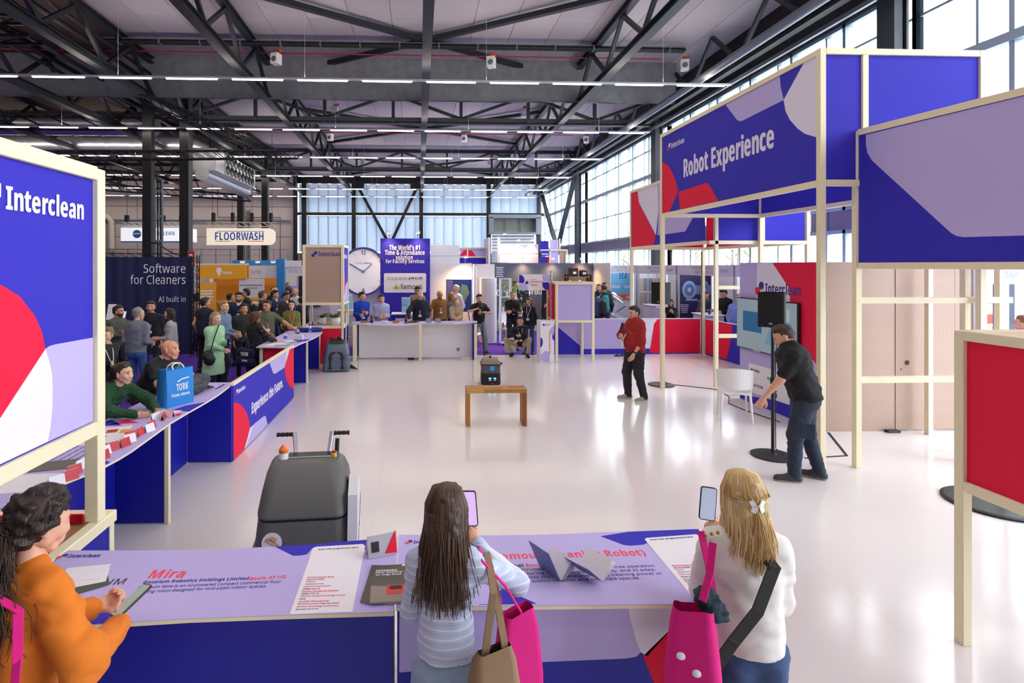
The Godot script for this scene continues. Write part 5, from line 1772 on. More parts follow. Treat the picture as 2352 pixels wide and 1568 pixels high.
	logo(p, v(-2.368, .86, -7.23), v(0, 0, -1), v(1, 0, 0), .4, M.pale, M.red, M.pale)
	# far counter on the left
	t = thing("side_counter", "far lavender counter with a curved edge and dark blue panels, beside the wooden Interclean box", "counter", v(-2.6, 0, -12.2))
	p = top_slab(t, [-3.07, -10.55, -2.36, -10.45, -2.34, -10.9, -2.27, -11.4, -2.22, -11.9, -2.2, -12.4, -2.24, -12.9, -2.36, -13.5, -2.46, -14.1, -3.07, -14.1], lav)
	sheet(t, "end_board", v(-2.95, .01, -10.66), v(-2.43, .95, -10.64), M.red)
	bars(t, "end_post", [[v(-3.0, 0, -10.65), v(-3.0, .95, -10.65)]], .06)
	sheet(t, "divider", v(-2.68, .01, -11.9), v(-2.41, .95, -11.87), cb)
	bars(t, "divider_edge", [[v(-2.39, 0, -11.885), v(-2.39, .95, -11.885)]], .04)
	sheet(t, "back_board", v(-2.72, .01, -10.7), v(-2.7, .95, -13.4), cb)
	sheet(t, "divider", v(-2.7, .01, -13.45), v(-2.42, .95, -13.43), cb)
	bars(t, "divider_edge", [[v(-2.4, 0, -13.44), v(-2.4, .95, -13.44)]], .03)
	ink_y(p, "print", M.blue, .971, [-2.6, -11.2, -2.3, -11.3, -2.25, -11.6, -2.6, -11.5])
	ink_y(p, "print", M.paper, .971, [-2.98, -10.7, -2.6, -10.66, -2.55, -11.1, -2.9, -11.1])
	# wooden name box
	t = thing("corner_unit", "cream framed unit with a wooden Interclean box over a planted tray and a red base", "display unit", v(-2.45, 0, -14.7))
	unit_base(t, -2.97, -1.92, -14.16, -15.2, cb, M.red)
	for e: Array in [[-1.955, -14.2], [-2.93, -14.2], [-1.955, -15.16], [-2.93, -15.16]]:
		bars(t, "post", [[v(e[0], .97, e[1]), v(e[0], 3.03, e[1])]], .07)
	for y in [1.53, 3.0]:
		bars(t, "rail", [[v(-1.955, y, -14.24), v(-1.955, y, -15.12)], [v(-2.93, y, -14.24), v(-2.93, y, -15.12)], [v(-2.9, y, -14.2), v(-1.99, y, -14.2)], [v(-2.9, y, -15.16), v(-1.99, y, -15.16)]], .07)
	p = sheet(t, "wood_panel", v(-2.89, 1.57, -14.215), v(-1.995, 2.96, -14.2), M.wood_pale)
	logo(p, v(-2.75, 2.8, -14.199), v(1, 0, 0), v(0, 0, 1), .74, M.text_blue, M.text_blue, M.text_blue)
	p = sheet(t, "fabric_panel", v(-1.955, 1.57, -14.24), v(-1.945, 2.96, -15.12), M.blue)
	ink_x(p, "print", M.red, -1.945, 1, [-14.25, 1.6, -14.25, 2.5, -14.5, 2.3, -14.6, 2.05, -14.6, 1.9])
	ink_x(p, "print", lav, -1.945, 1, [-14.6, 1.95, -15.1, 2.1, -15.1, 1.58, -14.3, 1.58])
	word_at(p, "Interclean", .6, .12, M.pale, v(-1.943, 2.75, -14.7), v(0, 0, -1), v(1, 0, 0))
	sheet(t, "fabric_panel", v(-2.935, 1.57, -14.24), v(-2.925, 2.96, -15.12), M.blue)
	sheet(t, "fabric_panel", v(-2.89, 1.57, -15.165), v(-1.995, 2.96, -15.155), M.blue)
	for k in 2:
		planter("white bowl planter with a green fern on the unit's wooden tray" if k else "white bowl planter with a darker fern at the rear of the wooden tray", v(-2.2 - .4 * k, .926, -14.55 - .3 * k), .62 - .08 * k, 31 + k)

func planter(label: String, p: Vector3, size: float, sd: int) -> void:
	var t := thing("potted_fern", label, "plant", p)
	var s := size / .62
	put(t, "pot", mb().lathe([Vector2(0, 0), Vector2(.07 * s, 0), Vector2(.11 * s, .04 * s), Vector2(.14 * s, .12 * s), Vector2(.135 * s, .2 * s), Vector2(.125 * s, .225 * s), Vector2(.118 * s, .225 * s), Vector2(.115 * s, .19 * s), Vector2(0, .19 * s)], 24).mesh(), M.white_paint)
	rng.seed = sd
	for i in 30:
		var a := rng.randf() * TAU
		var l := rng.randf_range(.18, .34) * s
		var up := rng.randf_range(.5, 1.3)
		var pts := []
		for k in 6:
			var f := k / 5.0
			pts.append(v(cos(a) * l * f, .19 * s + l * up * f * (1.0 - .55 * f), sin(a) * l * f))
		var lf := mb()
		var sd2 := v(-sin(a), 0, cos(a))
		for k in 5:
			var w0 := .026 * s * sin(PI * (.15 + .85 * k / 5.0))
			var w1 := .026 * s * sin(PI * (.15 + .85 * (k + 1) / 5.0))
			lf.quad(pts[k] - sd2 * w0, pts[k + 1] - sd2 * w1, pts[k + 1], pts[k])
			lf.quad(pts[k], pts[k + 1], pts[k + 1] + sd2 * w1 + v(0, -.004, 0), pts[k] + sd2 * w0 + v(0, -.004, 0))
		put(t, "frond", lf.mesh(), hexm(["4c7a2a", "6a9a34", "39621f", "85ad45"][i % 4], .55))

func back_side() -> void:
	var t := thing("back_counter", "white fronted counter with a wavy lavender top at the far side of the floor", "counter", v(-.15, 0, -14.8))
	var p := top_slab(t, [-1.82, -14.78, -1.6, -14.62, -1.28, -14.45, -.95, -14.3, -.647, -14.25, -.35, -14.4, -.035, -14.66, .3, -14.72, .6, -14.66, .9, -14.6, 1.2, -14.72, 1.58, -15.0, 1.6, -15.3, -1.82, -15.3], M.lavender)
	sheet(t, "front_board", v(-1.62, .03, -14.92), v(.0, .95, -14.9), M.white_board)
	sheet(t, "front_board", v(.06, .03, -14.92), v(1.45, .95, -14.9), M.white_board)
	sheet(t, "side_board", v(-1.68, .01, -14.55), v(-1.66, .95, -14.9), M.white_board)
	sheet(t, "side_board", v(1.42, .01, -14.6), v(1.45, .95, -14.9), M.counter_blue)
	bars(t, "post", [[v(-1.7, 0, -14.55), v(-1.7, .95, -14.55)], [v(.03, 0, -14.6), v(.03, .95, -14.6)], [v(1.49, 0, -14.62), v(1.49, .95, -14.62)]], .075)
	put(t, "socket_plate", boxm(.075, .075, .006), M.black_plastic, inv(t) * xyz(1.04, .24, -14.895))
	for k in 3:
		put(t, "socket", boxm(.022, .022, .004), M.white_paint, inv(t) * xyz(1.025 + .03 * (k % 2), .225 + .03 * (k / 2), -14.89))
	ink_y(p, "print", M.blue, .971, [-1.6, -15.2, -1.2, -15.2, -1.3, -14.9])
	one("plug_adapter", "black power adapter with its lead lying on the floor below the back counter", "adapter", mb().bx(0, .03, 0, .16, .055, .08, .012).tube([v(.08, .02, 0), v(.14, .01, .03), v(.2, .03, -.02)], .008, 6).mesh(), M.black_plastic, xyz(-.22, 0, -14.72, 15))
	machines()

func machines() -> void:
	# large scrubber in the foreground
	var t := thing("scrubber_robot", "large dark grey and white autonomous floor scrubber with two handles and an orange beacon", "cleaning robot", v(-.86, 0, -4.25), 4)
	var dk: Material = mt("scrubber_grey", Color.html("636360"), .5)
	var wt: Material = mt("scrubber_white", Color.html("dfe0e4"), .35)
	put(t, "body", mb().loft([ring(0, -.05, .33, .36, .1, .06, .06), ring(0, -.05, .345, .37, .1, .2, .2), ring(0, -.06, .34, .35, .1, .48, .5), ring(0, -.07, .325, .31, .1, .66, .72)]).mesh(), dk)
	put(t, "lid", mb().loft([ring(0, -.06, .325, .30, .09, .68, .74), ring(0, -.06, .327, .305, .1, .70, .77), ring(0, -.08, .31, .26, .1, .82, .89), ring(-.005, -.1, .285, .2, .1, .93, .97), ring(-.005, -.115, .26, .13, .09, .985, 1.0), ring(-.005, -.12, .245, .11, .08, .995, 1.005)]).mesh(), dk)
	put(t, "lid_seam", mb().loft([ring(0, -.06, .318, .297, .09, .662, .722), ring(0, -.06, .318, .297, .09, .69, .745)]).mesh(), M.black_plastic)
	for sx in [1]:
		put(t, "side_cover", mb().prism(PackedVector2Array([Vector2(-.38, .08), Vector2(.2, .08), Vector2(.25, .3), Vector2(.22, .58), Vector2(.08, .8), Vector2(-.1, .9), Vector2(-.3, .82), Vector2(-.4, .5)]), .07, Transform3D(Basis(v(0, 0, -1), UP, v(sx, 0, 0)), v(.325 * sx, 0, -.1))).mesh(), wt)
	put(t, "side_cover", mb().prism(PackedVector2Array([Vector2(-.3, .08), Vector2(.3, .08), Vector2(.28, .45), Vector2(-.25, .5)]), .03, Transform3D(Basis(v(0, 0, 1), UP, v(-1, 0, 0)), v(-.335, 0, -.1))).mesh(), dk)
	words(t, "ADLATUS CR700D", .5, .06, mt("print_black", Color.BLACK), Transform3D(Basis(v(0, .42, -.9).normalized(), v(0, .9, .42).normalized(), v(1, 0, 0)), v(.397, .5, -.12)), false)
	put(t, "control_panel", mb().bx(.02, 1.005, -.17, .36, .012, .1, .004).mesh(), mt("panel_glass", Color.html("1b1d22"), .12))
	put(t, "panel_rim", mb().bx(.02, 1.003, -.17, .39, .012, .13, .005).mesh(), M.zinc)
	put(t, "emergency_stop", mb().lathe([Vector2(0, 0), Vector2(.02, 0), Vector2(.02, .02), Vector2(.015, .03), Vector2(0, .032)], 12, xyz(.2, 1.0, -.12)).mesh(), hexm("e9b418"))
	put(t, "stop_button", mb().lathe([Vector2(0, .03), Vector2(.014, .03), Vector2(.014, .045), Vector2(0, .048)], 12, xyz(.2, 1.0, -.12)).mesh(), hexm("c8202a"))
	var bc := put(t, "beacon_base", mb().lathe([Vector2(0, 0), Vector2(.042, 0), Vector2(.035, .03), Vector2(.03, .045), Vector2(0, .045)], 16, xyz(-.19, 1.0, -.12)).mesh(), wt)
	put(bc, "beacon", mb().lathe([Vector2(0, .045), Vector2(.034, .045), Vector2(.036, .07), Vector2(.012, .1), Vector2(0, .108)], 16, xyz(-.19, 1.0, -.12)).mesh(), hexm("f07a1a", .3))
	for sx in [-1, 1]:
		put(t, "handle_bar", mb().bar(v(.13 * sx + .02, 1.0, -.23), v(.15 * sx + .02, 1.15, -.29), .032, .022, .003).mesh(), M.zinc)
		var g := mb()
		for k in 7:
			g.tube([v((.165 + .018 * k) * sx + .02, 1.135, -.285), v((.181 + .018 * k) * sx + .02, 1.135, -.285)], .015 if k % 2 else .0175, 10)
		put(t, "grip", g.mesh(), M.black_plastic)
	put(t, "antenna", mb().tube([v(.21, .98, -.24), v(.215, 1.1, -.25)], .018, 10).mesh(), M.black_plastic)
	var sk := put(t, "sticker", mb().lathe([Vector2(0, 0), Vector2(.07, 0), Vector2(.07, .002), Vector2(0, .002)], 28, Transform3D(Basis(Vector3.RIGHT, Vector3.BACK, Vector3.DOWN).rotated(Vector3.RIGHT, -.12), v(-.2, .545, .293))).mesh(), M.paper)
	var og: Material = mt("sticker_orange", Color.html("d98332"), .6)
	var wd := [["NO", .03], ["CAMERAS", .085], ["INSIDE", .066]]
	for i in 3:
		var f := Transform3D(Basis(Vector3.BACK, -.5).rotated(Vector3.RIGHT, -.12), v(-.2 + (1 - i) * .012, .545 + (1 - i) * .028, .2965 + (1 - i) * .003))
		put(sk, "sticker_band", boxm(wd[i][1] + .012, .024, .001), og, f)
		words(sk, wd[i][0], wd[i][1], .014, M.paper, f * xyz(0, 0, .001))
	for e: Array in [[-.29, .2], [.29, .2], [-.29, -.3], [.29, -.3]]:
		put(t, "wheel", mb().lathe([Vector2(0, -.03), Vector2(.08, -.03), Vector2(.08, .03), Vector2(0, .03)], 16, Transform3D(Basis(Vector3.UP, Vector3.RIGHT, Vector3.FORWARD), v(e[0], .08, e[1]))).mesh(), M.black_plastic)
	# small robot in the middle of the floor
	t = thing("cleaning_robot", "small grey and black cleaning robot with lit eyes behind the bench", "cleaning robot", v(1.5, 0, -11.62), -4)
	var gr: Material = mt("robot_grey", Color.html("55565c"), .45)
	put(t, "base", mb().loft([ring(0, 0, .19, .2, .06, .02, .02), ring(0, 0, .205, .215, .06, .06, .06), ring(0, 0, .2, .21, .06, .27, .27)]).mesh(), M.black_plastic)
	put(t, "body", mb().loft([ring(0, 0, .195, .205, .05, .27, .27), ring(0, 0, .2, .21, .05, .44, .44)]).mesh(), gr)
	put(t, "rim", mb().loft([ring(0, 0, .215, .22, .05, .435, .435), ring(0, 0, .215, .22, .05, .455, .455)]).mesh(), M.black_plastic)
	put(t, "lid", mb().loft([ring(0, 0, .2, .21, .05, .455, .455), ring(0, -.01, .17, .17, .05, .515, .535), ring(0, -.02, .15, .13, .04, .535, .55)]).mesh(), mt("robot_lid", Color.html("8b7a66"), .5))
	put(t, "sensor", mb().tube([v(.0, .54, -.08), v(.0, .585, -.08)], .022, 10).mesh(), M.black_plastic)
	put(t, "side_handle", mb().tube([v(.2, .45, .05), v(.25, .45, .05)], .018, 8).mesh(), M.black_plastic)
	put(t, "badge", mb().lathe([Vector2(0, 0), Vector2(.052, 0), Vector2(.052, .004), Vector2(0, .004)], 22, Transform3D(Basis(Vector3.RIGHT, Vector3.BACK, Vector3.DOWN), v(.03, .37, .207))).mesh(), hexm("2aa0e8", .4))
	for k in 2:
		put(t, "eye_light", boxm(.05, .026, .006, .002), glow("eye_glow", Color(.35, .75, 1), 3.0), xyz(-.02 + .1 * k, .165, .213))
		put(t, "front_lamp", boxm(.05, .018, .006, .002), M.paper, xyz(-.02 + .1 * k, .125, .213))
	put(t, "button", mb().lathe([Vector2(0, 0), Vector2(.009, 0), Vector2(.009, .004), Vector2(0, .004)], 10, Transform3D(Basis(Vector3.RIGHT, Vector3.BACK, Vector3.DOWN), v(.03, .065, .215))).mesh(), hexm("e6c33a"))
	for k in 2:
		put(t, "caster", mb().ball(v(-.15 + .3 * k, .022, .14), v(.022, .022, .022), 8).mesh(), M.black_plastic)
	put(t, "side_brush", mb().bx(-.22, .03, .05, .06, .02, .03).mesh(), M.zinc)
	# blue grey robot at the left end of the back counter
	t = thing("cleaning_robot", "slate blue cleaning robot with a tall white flag pole beside the back counter", "cleaning robot", v(-1.98, 0, -13.4), 6)
	var bl: Material = mt("robot_slate", Color.html("5b6a7c"), .45)
	put(t, "body", mb().loft([ring(0, 0, .31, .33, .07, .03, .03), ring(0, 0, .315, .335, .08, .1, .1), ring(0, 0, .3, .32, .08, .35, .35), ring(0, -.01, .275, .3, .09, .52, .52), ring(0, -.03, .245, .24, .1, .6, .66), ring(0, -.03, .235, .22, .1, .62, .68)]).mesh(), bl)
	put(t, "tank_lid", mb().loft([ring(0, -.02, .18, .16, .1, .615, .675), ring(0, -.02, .175, .155, .1, .645, .71), ring(0, -.03, .13, .1, .08, .665, .735)]).mesh(), M.black_plastic)
	put(t, "seam", mb().loft([ring(0, 0, .305, .324, .08, .39, .39), ring(0, 0, .305, .324, .08, .395, .395)]).mesh(), M.black_plastic)
	for sx in [-1, 1]:
		put(t, "guard_bar", mb().tube([v(.14 * sx, .06, .335), v(.14 * sx, .36, .325), v(.12 * sx, .44, .315), v(.03 * sx, .455, .312)], .02, 8).mesh(), M.black_plastic)
		for y in [.1, .32]:
			put(t, "bolt_bracket", boxm(.1, .03, .03, .006), M.black_plastic, xyz(.14 * sx, y, .335))
		put(t, "wheel", mb().lathe([Vector2(0, -.03), Vector2(.07, -.03), Vector2(.07, .03), Vector2(0, .03)], 16, Transform3D(Basis(Vector3.UP, Vector3.RIGHT, Vector3.FORWARD), v(.28 * sx, .07, -.2))).mesh(), M.black_plastic)
	put(t, "name_plate", boxm(.14, .05, .006), M.grey_steel, xyz(0, .4, .322))
	put(t, "tag", boxm(.006, .09, .06), M.paper, xyz(.288, .45, .1))
	for e: Array in [[-.13, .73, -.1], [.05, .74, -.12]]:
		put(t, "knob", mb().lathe([Vector2(0, 0), Vector2(.04, 0), Vector2(.05, .02), Vector2(.02, .045), Vector2(0, .05)], 14, xyz(e[0], e[1], e[2])).mesh(), M.black_plastic)
	put(t, "squeegee", mb().prism(PackedVector2Array([Vector2(0, 0), Vector2(.2, -.03), Vector2(.03, .1)]), .05, xyz(.3, .04, .05)).mesh(), M.black_plastic)
	var pole := put(t, "flag_pole", mb().tube([v(.21, .66, -.1), v(.22, 1.37, -.1)], .012, 8).mesh(), wt)
	put(pole, "flag_beacon", mb().lathe([Vector2(0, 0), Vector2(.03, 0), Vector2(.03, .04), Vector2(.02, .06), Vector2(0, .06)], 12, xyz(.22, 1.36, -.1)).mesh(), hexm("e59a1e"))

# ---------------------------------------------------------------- small things on the counters
func tent_card(label: String, p: Vector3, yaw: float, h: float, w: float, front: Material, group := "") -> Node3D:
	var t := thing("tent_card", label, "leaflet", p, yaw, group)
	put(t, "front_leaf", mb().box(Transform3D(Basis(Vector3.RIGHT, -.3), v(0, h * .48, h * .14)), v(w, h, .003)).mesh(), front)
	put(t, "back_leaf", mb().box(Transform3D(Basis(Vector3.RIGHT, .3), v(0, h * .48, -h * .14)), v(w, h, .003)).mesh(), M.paper)
	return t

func bottle(label: String, p: Vector3, h: float, m: Material, cap: String, group: String) -> void:
	var t := thing("water_bottle", label, "bottle", p, 0, group)
	var r := h * .15
	put(t, "flask", mb().lathe([Vector2(0, 0), Vector2(r, .004), Vector2(r, h * .3), Vector2(r * .92, h * .36), Vector2(r, h * .42), Vector2(r, h * .66), Vector2(r * .4, h * .86), Vector2(r * .4, h * .93), Vector2(0, h * .93)], 14).mesh(), m)
	put(t, "cap", mb().lathe([Vector2(0, h * .9), Vector2(r * .46, h * .9), Vector2(r * .46, h), Vector2(0, h)], 12).mesh(), hexm(cap, .4))
	put(t, "wrapper", mb().lathe([Vector2(r * 1.02, h * .42), Vector2(r * 1.02, h * .62)], 14).mesh(), hexm("3a5ac0" if cap != "c22a30" else "b3202a", .4))

func tote(called_label: String, p: Vector3, yaw: float, m: Material) -> Node3D:
	var t := thing("paper_bag", called_label, "bag", p, yaw)
	var w := .17
	var d := .085
	put(t, "bag", mb().loft([[v(-w, 0, d), v(w, 0, d), v(w, 0, 0), v(w, 0, -d), v(-w, 0, -d), v(-w, 0, 0)], [v(-w, .16, d), v(w, .16, d), v(w - .012, .16, 0), v(w, .16, -d), v(-w, .16, -d), v(-w + .012, .16, 0)], [v(-w, .4, d * .8), v(w, .4, d * .8), v(w - .03, .4, 0), v(w, .4, -d * .8), v(-w, .4, -d * .8), v(-w + .03, .4, 0)]], true, false).mesh(), m)
	for k in 2:
		var z := d * .7 * (1 - 2 * k)
		put(t, "handle", mb().tube([v(-.07, .38, z), v(-.07, .43, z * .5), v(-.03, .455, z * .3), v(.04, .45, z * .3), v(.07, .42, z * .5), v(.07, .38, z)], .009, 6).mesh(), hexm("e6dfd2", .8))
	return t

func table_things() -> void:
	var y := .972
	# papers in front of the woman in orange
	for k in 3:
		one("flyer", ["white flyer with small print lying on the Mira table", "second white flyer fanned under the first", "dark photo card half under the white flyers"][k], "flyer", boxm(.2, .0015, .13), [M.paper, M.paper, hexm("4a5244", .5)][k], Transform3D(Basis(UP, .15 + .22 * k), v(-1.66 + .03 * k, y + .006 - .002 * k, -2.81 + .05 * k)))
	var bk: Material = mt("print_black", Color.BLACK)
	# brochures by the striped woman
	var mag: Material = mt("brochure_dark", Color.html("4b463f"), .35)
	for k in 3:
		var t := thing("brochure", ["top brochure about floor cleaning with a red machine on its dark cover", "second dark brochure peeking out below the top one", "lowest dark brochure of the small pile on the counter"][k], "brochure", v(-.125 - .012 * k, y + .010 - .004 * k, -2.655 - .004 * k), 3.0 - 4.0 * k)
		put(t, "pages", boxm(.21, .004, .31, .001), M.paper)
		put(t, "cover", boxm(.212, .0012, .312), mag, xyz(0, .0026, 0))
		if k == 0:
			var f := Transform3D(Basis(Vector3.RIGHT, Vector3.FORWARD, UP), v(0, .0034, 0))
			ink(t, "floor_print", [Vector2(-.105, -.155), Vector2(.105, -.155), Vector2(.105, -.05), Vector2(-.105, -.02)], hexm("8d8378", .4), f, .0005)
			for i in 3:
				words(t, ["Autonomous", "Floor Cleaning", "for large Areas"][i], [.105, .13, .125][i], .014, M.text_white, f * xyz(-.085 + [.105, .13, .125][i] / 2, .105 - .02 * i, .001))
			ink(t, "machine_print", rounded(.085, .075, .012), hexm("d8232e", .35), f * xyz(.01, -.06, .0006), .0006)
			ink(t, "machine_print", rounded(.06, .03, .01), bk, f * xyz(.012, -.045, .0013), .0006)
			ink(t, "maker_mark", rounded(.05, .012, .004), M.text_white, f * xyz(.07, .145, .0006), .0006)
	# red corner display leaflet
	var tc := tent_card("small folded leaflet with a red corner and grey machines on the Mira table", v(-.2, y, -2.95), 20, .11, .16, hexm("b9b6bb", .5))
	ink(tc, "red_print", [Vector2(.01, -.045), Vector2(.075, -.05), Vector2(.075, .06)], M.red, Transform3D(Basis(Vector3.RIGHT, -.3), v(0, .055, .018)))
	ink(tc, "machine_print", [Vector2(-.06, -.03), Vector2(-.02, -.03), Vector2(-.02, .02), Vector2(-.06, .02)], bk, Transform3D(Basis(Vector3.RIGHT, -.3), v(0, .055, .0185)))
	# two open leaflets standing on the right table
	for k in 2:
		var t := thing("folded_leaflet", ["tall folded leaflet standing open on the printed robot counter", "lower folded leaflet lying tilted beside the tall one"][k], "leaflet", v(.655 + .19 * k, y, -2.72 + .02 * k), 28 + 8 * k)
		var h := .17 - .05 * k
		put(t, "cover_leaf", mb().box(Transform3D(Basis(Vector3.BACK, .45 + .4 * k), v(-.045 - .02 * k, h * .45, 0)), v(.003, h, .15)).mesh(), mt("leaflet_blue", Color.html("6f7fae"), .5))
		put(t, "inner_leaf", mb().box(Transform3D(Basis(Vector3.BACK, -.75), v(.035, .045, 0)), v(.003, .11, .15)).mesh(), M.paper)
		put(t, "inner_leaf", mb().box(Transform3D(Basis(Vector3.BACK, -1.05), v(.055, .03, 0)), v(.003, .11, .15)).mesh(), M.paper)
	# leaflets on the left counter
	rng.seed = 17
	var rc: Material = mt("leaflet_red", Color.html("c8323c"), .5)
	for k in 14:
		tent_card("small red and white folded card in the row along the counter edge", v(-2.52 + .03 * sin(k * 1.7), y, -3.95 - .105 * k), 70 + rng.randf_range(-25, 25), .075, .1, rc if k % 3 else M.paper, "row of red and white cards on the side counter")
	for k in 4:
		tent_card("red and white folded card in the loose group near the blue paper bag", v(-2.62 + .07 * (k % 2), y, -5.62 - .1 * (k / 2)), 80 + 25 * k, .07, .15, rc if k % 2 else M.paper, "loose group of cards by the paper bag")
	for k in 2:
		one("brochure", ["dark brochure with a red machine lying on the side counter by the corner unit", "white poster sheet with small pictures lying on the side counter"][k], "brochure", boxm([.3, .4][k], .003, [.22, .5][k]), [mag, M.paper][k], Transform3D(Basis(UP, .3), v([-2.78, -2.85][k], y + .001, [-4.35, -5.1][k])))
	for k in 5:
		one("picture_card", "small dark printed picture card on the white poster sheet", "card", boxm(.09, .002, .1), [mag, rc, hexm("d8a52a", .5), mag, hexm("7c8a5e", .5)][k], Transform3D(Basis(UP, .3), v(-2.95 + .12 * (k % 3), y + .004, -5.22 + .2 * (k / 3))), "picture cards on the white sheet")
	# blue paper bag and rucksack
	var bg := tote("bright blue paper carrier bag with a white mark, standing on the side counter", v(-2.69, y, -6.22), 62, mt("bag_blue", Color.html("1b86d6"), .6))
	words(bg, "TORK", .15, .075, M.text_white, Transform3D(Basis(Vector3.RIGHT, -.05), v(.02, .2, .0855)))
	words(bg, "Think ahead.", .24, .035, M.text_white, Transform3D(Basis(Vector3.RIGHT, -.05), v(0, .12, .087)))
	ink(bg, "mark_print", [Vector2(-.06, 0), Vector2(0, .022), Vector2(.09, .03), Vector2(.09, .04), Vector2(0, .035), Vector2(-.06, .015)], M.text_white, Transform3D(Basis(Vector3.RIGHT, -.05), v(.02, .255, .083)))
	var rk := thing("rucksack", "dark grey rucksack lying on the side counter beside the blue bag", "bag", v(-2.72, y, -6.78), 75)
	var rm := cloth("4a4b50")
	put(rk, "body", hull(skin([[v(-.12, .09, 0), v(.1, .1, 0), .12, .1, 1.15, UP], [v(.1, .1, 0), v(.17, .11, .0), .1, .075], [v(-.14, .07, .06), v(.0, .07, .09), .07, .06]], .012, .05, [[v(0, .002, 0), -UP]], .02, 9.0)), rm)
	put(rk, "flap", hull(skin([[v(.08, .13, -.04), v(.16, .13, .04), .075, .07, 1.3, UP]], .012, .03, [], .01, 12.0)), rm)
	put(rk, "strap", mb().tube([v(.16, .05, .09), v(.24, .02, .1), v(.28, .012, .06), v(.2, .012, .0)], .012, 6).mesh(), rm)
	put(rk, "strap", mb().tube([v(.15, .16, .02), v(.22, .18, .02), v(.24, .12, .0)], .01, 6).mesh(), rm)
	put(rk, "zip", mb().tube([v(-.2, .1, .09), v(-.1, .13, .12), v(.03, .13, .12)], .004, 5).mesh(), M.black_plastic)
	# far left counter: bottles, bag, sheets
	var wb := mt("bottle_clear", Color(.85, .9, .95, .25), .05)
	wb.transparency = BaseMaterial3D.TRANSPARENCY_ALPHA
	bottle("clear water bottle with a blue cap standing near the end of the far counter", v(-2.62, y, -10.95), .24, wb, "2a48c8", "")
	bottle("clear water bottle with a blue cap beside the man in the olive polo", v(-2.55, y, -11.75), .22, wb, "2a48c8", "")
	bottle("clear water bottle held at the elbow of the olive polo", v(-2.42, y, -12.35), .22, wb, "2a48c8", "")
	var fb := thing("folded_bag", "navy blue cotton bag lying folded on the far side counter", "bag", v(-2.5, y, -12.9), 20)
	put(fb, "cloth", hull(skin([[v(-.2, .05, 0), v(.2, .04, 0), .07, .06, 1.2, UP], [v(-.05, .04, .1), v(.22, .03, .08), .06, .05, 1.4, UP]], .014, .04, [[v(0, .002, 0), -UP]], .02, 10.0)), cloth("1d2b78"))
	words(fb, "TORK", .14, .05, M.text_white, Transform3D(Basis(Vector3.RIGHT, -1.1), v(-.06, .115, .03)))
	one("leaflet_stand", "small white leaflet box with print on the far side counter", "leaflet box", mb().bx(0, .05, 0, .2, .1, .06, .003).mesh(), M.paper, xyz(-2.5, y, -11.55, -10))
	one("clipboard", "navy folder lying on the far side counter under white sheets", "folder", boxm(.32, .012, .24, .003), hexm("1f2f8a", .5), xyz(-2.55, y + .006, -11.25, 20))
	one("sheet_of_paper", "white sheet lying on the navy folder", "paper", boxm(.21, .002, .297), M.paper, xyz(-2.6, y + .014, -11.2, 35))
	one("leaflet", "grey leaflet lying flat at the end of the far counter", "leaflet", boxm(.3, .003, .14), hexm("8f93b0", .5), xyz(-2.62, y + .002, -10.72, 12))
	# bottles and cans on the wooden tray
	for k in 5:
		bottle("small drink bottle in the group on the planted wooden tray", v(-2.82 + .075 * k, .926, -14.32 - .05 * (k % 2)), .17 - .02 * (k % 3), [wb, hexm("2c3f9c", .3), hexm("d2781e", .3), wb, hexm("c9ccd4", .3, .6)][k], ["2a48c8", "2a48c8", "d2781e", "d0d0d4", "d0d0d4"][k], "drinks on the wooden tray")
	# back counter
	var lab := ["magazine lying open on the back counter", "stack of leaflets on the back counter"]
	for k in 9:
		one("leaflet", "pale leaflet lying on the back counter top", "leaflet", boxm(.2, .003, .13), [M.paper, hexm("c9c4e4", .5), M.paper][k % 3], Transform3D(Basis(UP, .4 * sin(k * 2.3)), v(-1.4 + .3 * k, y + .002, -14.72 - .1 * (k % 2) - (.1 if k > 6 else 0.0))), "leaflets on the back counter")
	for k in 4:
		one("magazine", "thick dark magazine in the pile on the back counter", "magazine", boxm(.24, .012, .17, .002), [hexm("8c3a34", .4), mag][k % 2], Transform3D(Basis(UP, .1 * k), v(-.2 + .03 * k, y + .012 * k + .008, -14.85)), "pile of magazines on the back counter")
	for k in 2:
		tent_card(["folded blue and white leaflet standing on the back counter", "second folded leaflet standing by the woman in the trench coat"][k], v(.25 + .25 * k, y, -14.82), 30, .12, .16, mt("leaflet_blue", Color.WHITE))
	for k in 2:
		var f := thing("paper_tray", ["brown cardboard food tray in front of the man in blue", "brown cardboard food tray in front of the man in the pale shirt"][k], "food tray", v([-1.48, -.62][k], y, [-14.85, -14.8][k]))
		put(f, "tray", mb().loft([ring(0, 0, .08, .04, .01, .0, .0), ring(0, 0, .105, .06, .01, .055, .055), ring(0, 0, .098, .053, .01, .055, .055), ring(0, 0, .076, .036, .01, .008, .008)]).mesh(), hexm("b58a4e", .7))
	bottle("dark cola bottle with a red label by the man in blue", v(-1.27, y, -14.8), .24, hexm("2a1512", .15), "c22a30", "")
	bottle("dark cola bottle with a red cap by the man in the pale shirt", v(-.36, y, -14.95), .22, hexm("2a1512", .15), "c22a30", "")
	bottle("clear water bottle at the elbow of the older man in navy", v(-.22, y, -15.0), .24, wb, "e8e8ee", "")
	one("napkin", "crumpled white napkin between the food trays", "napkin", hull(skin([[v(-.05, .02, 0), v(.05, .025, .01), .035, .03]], .01, .02, [[v(0, .001, 0), -UP]], .03, 20.0)), M.paper, xyz(-.92, y, -14.85))
	one("smartphone", "black smartphone lying on the back counter under the older man's hand", "phone", boxm(.075, .009, .15, .004), M.black_plastic, xyz(-.35, y + .005, -14.68, 60))
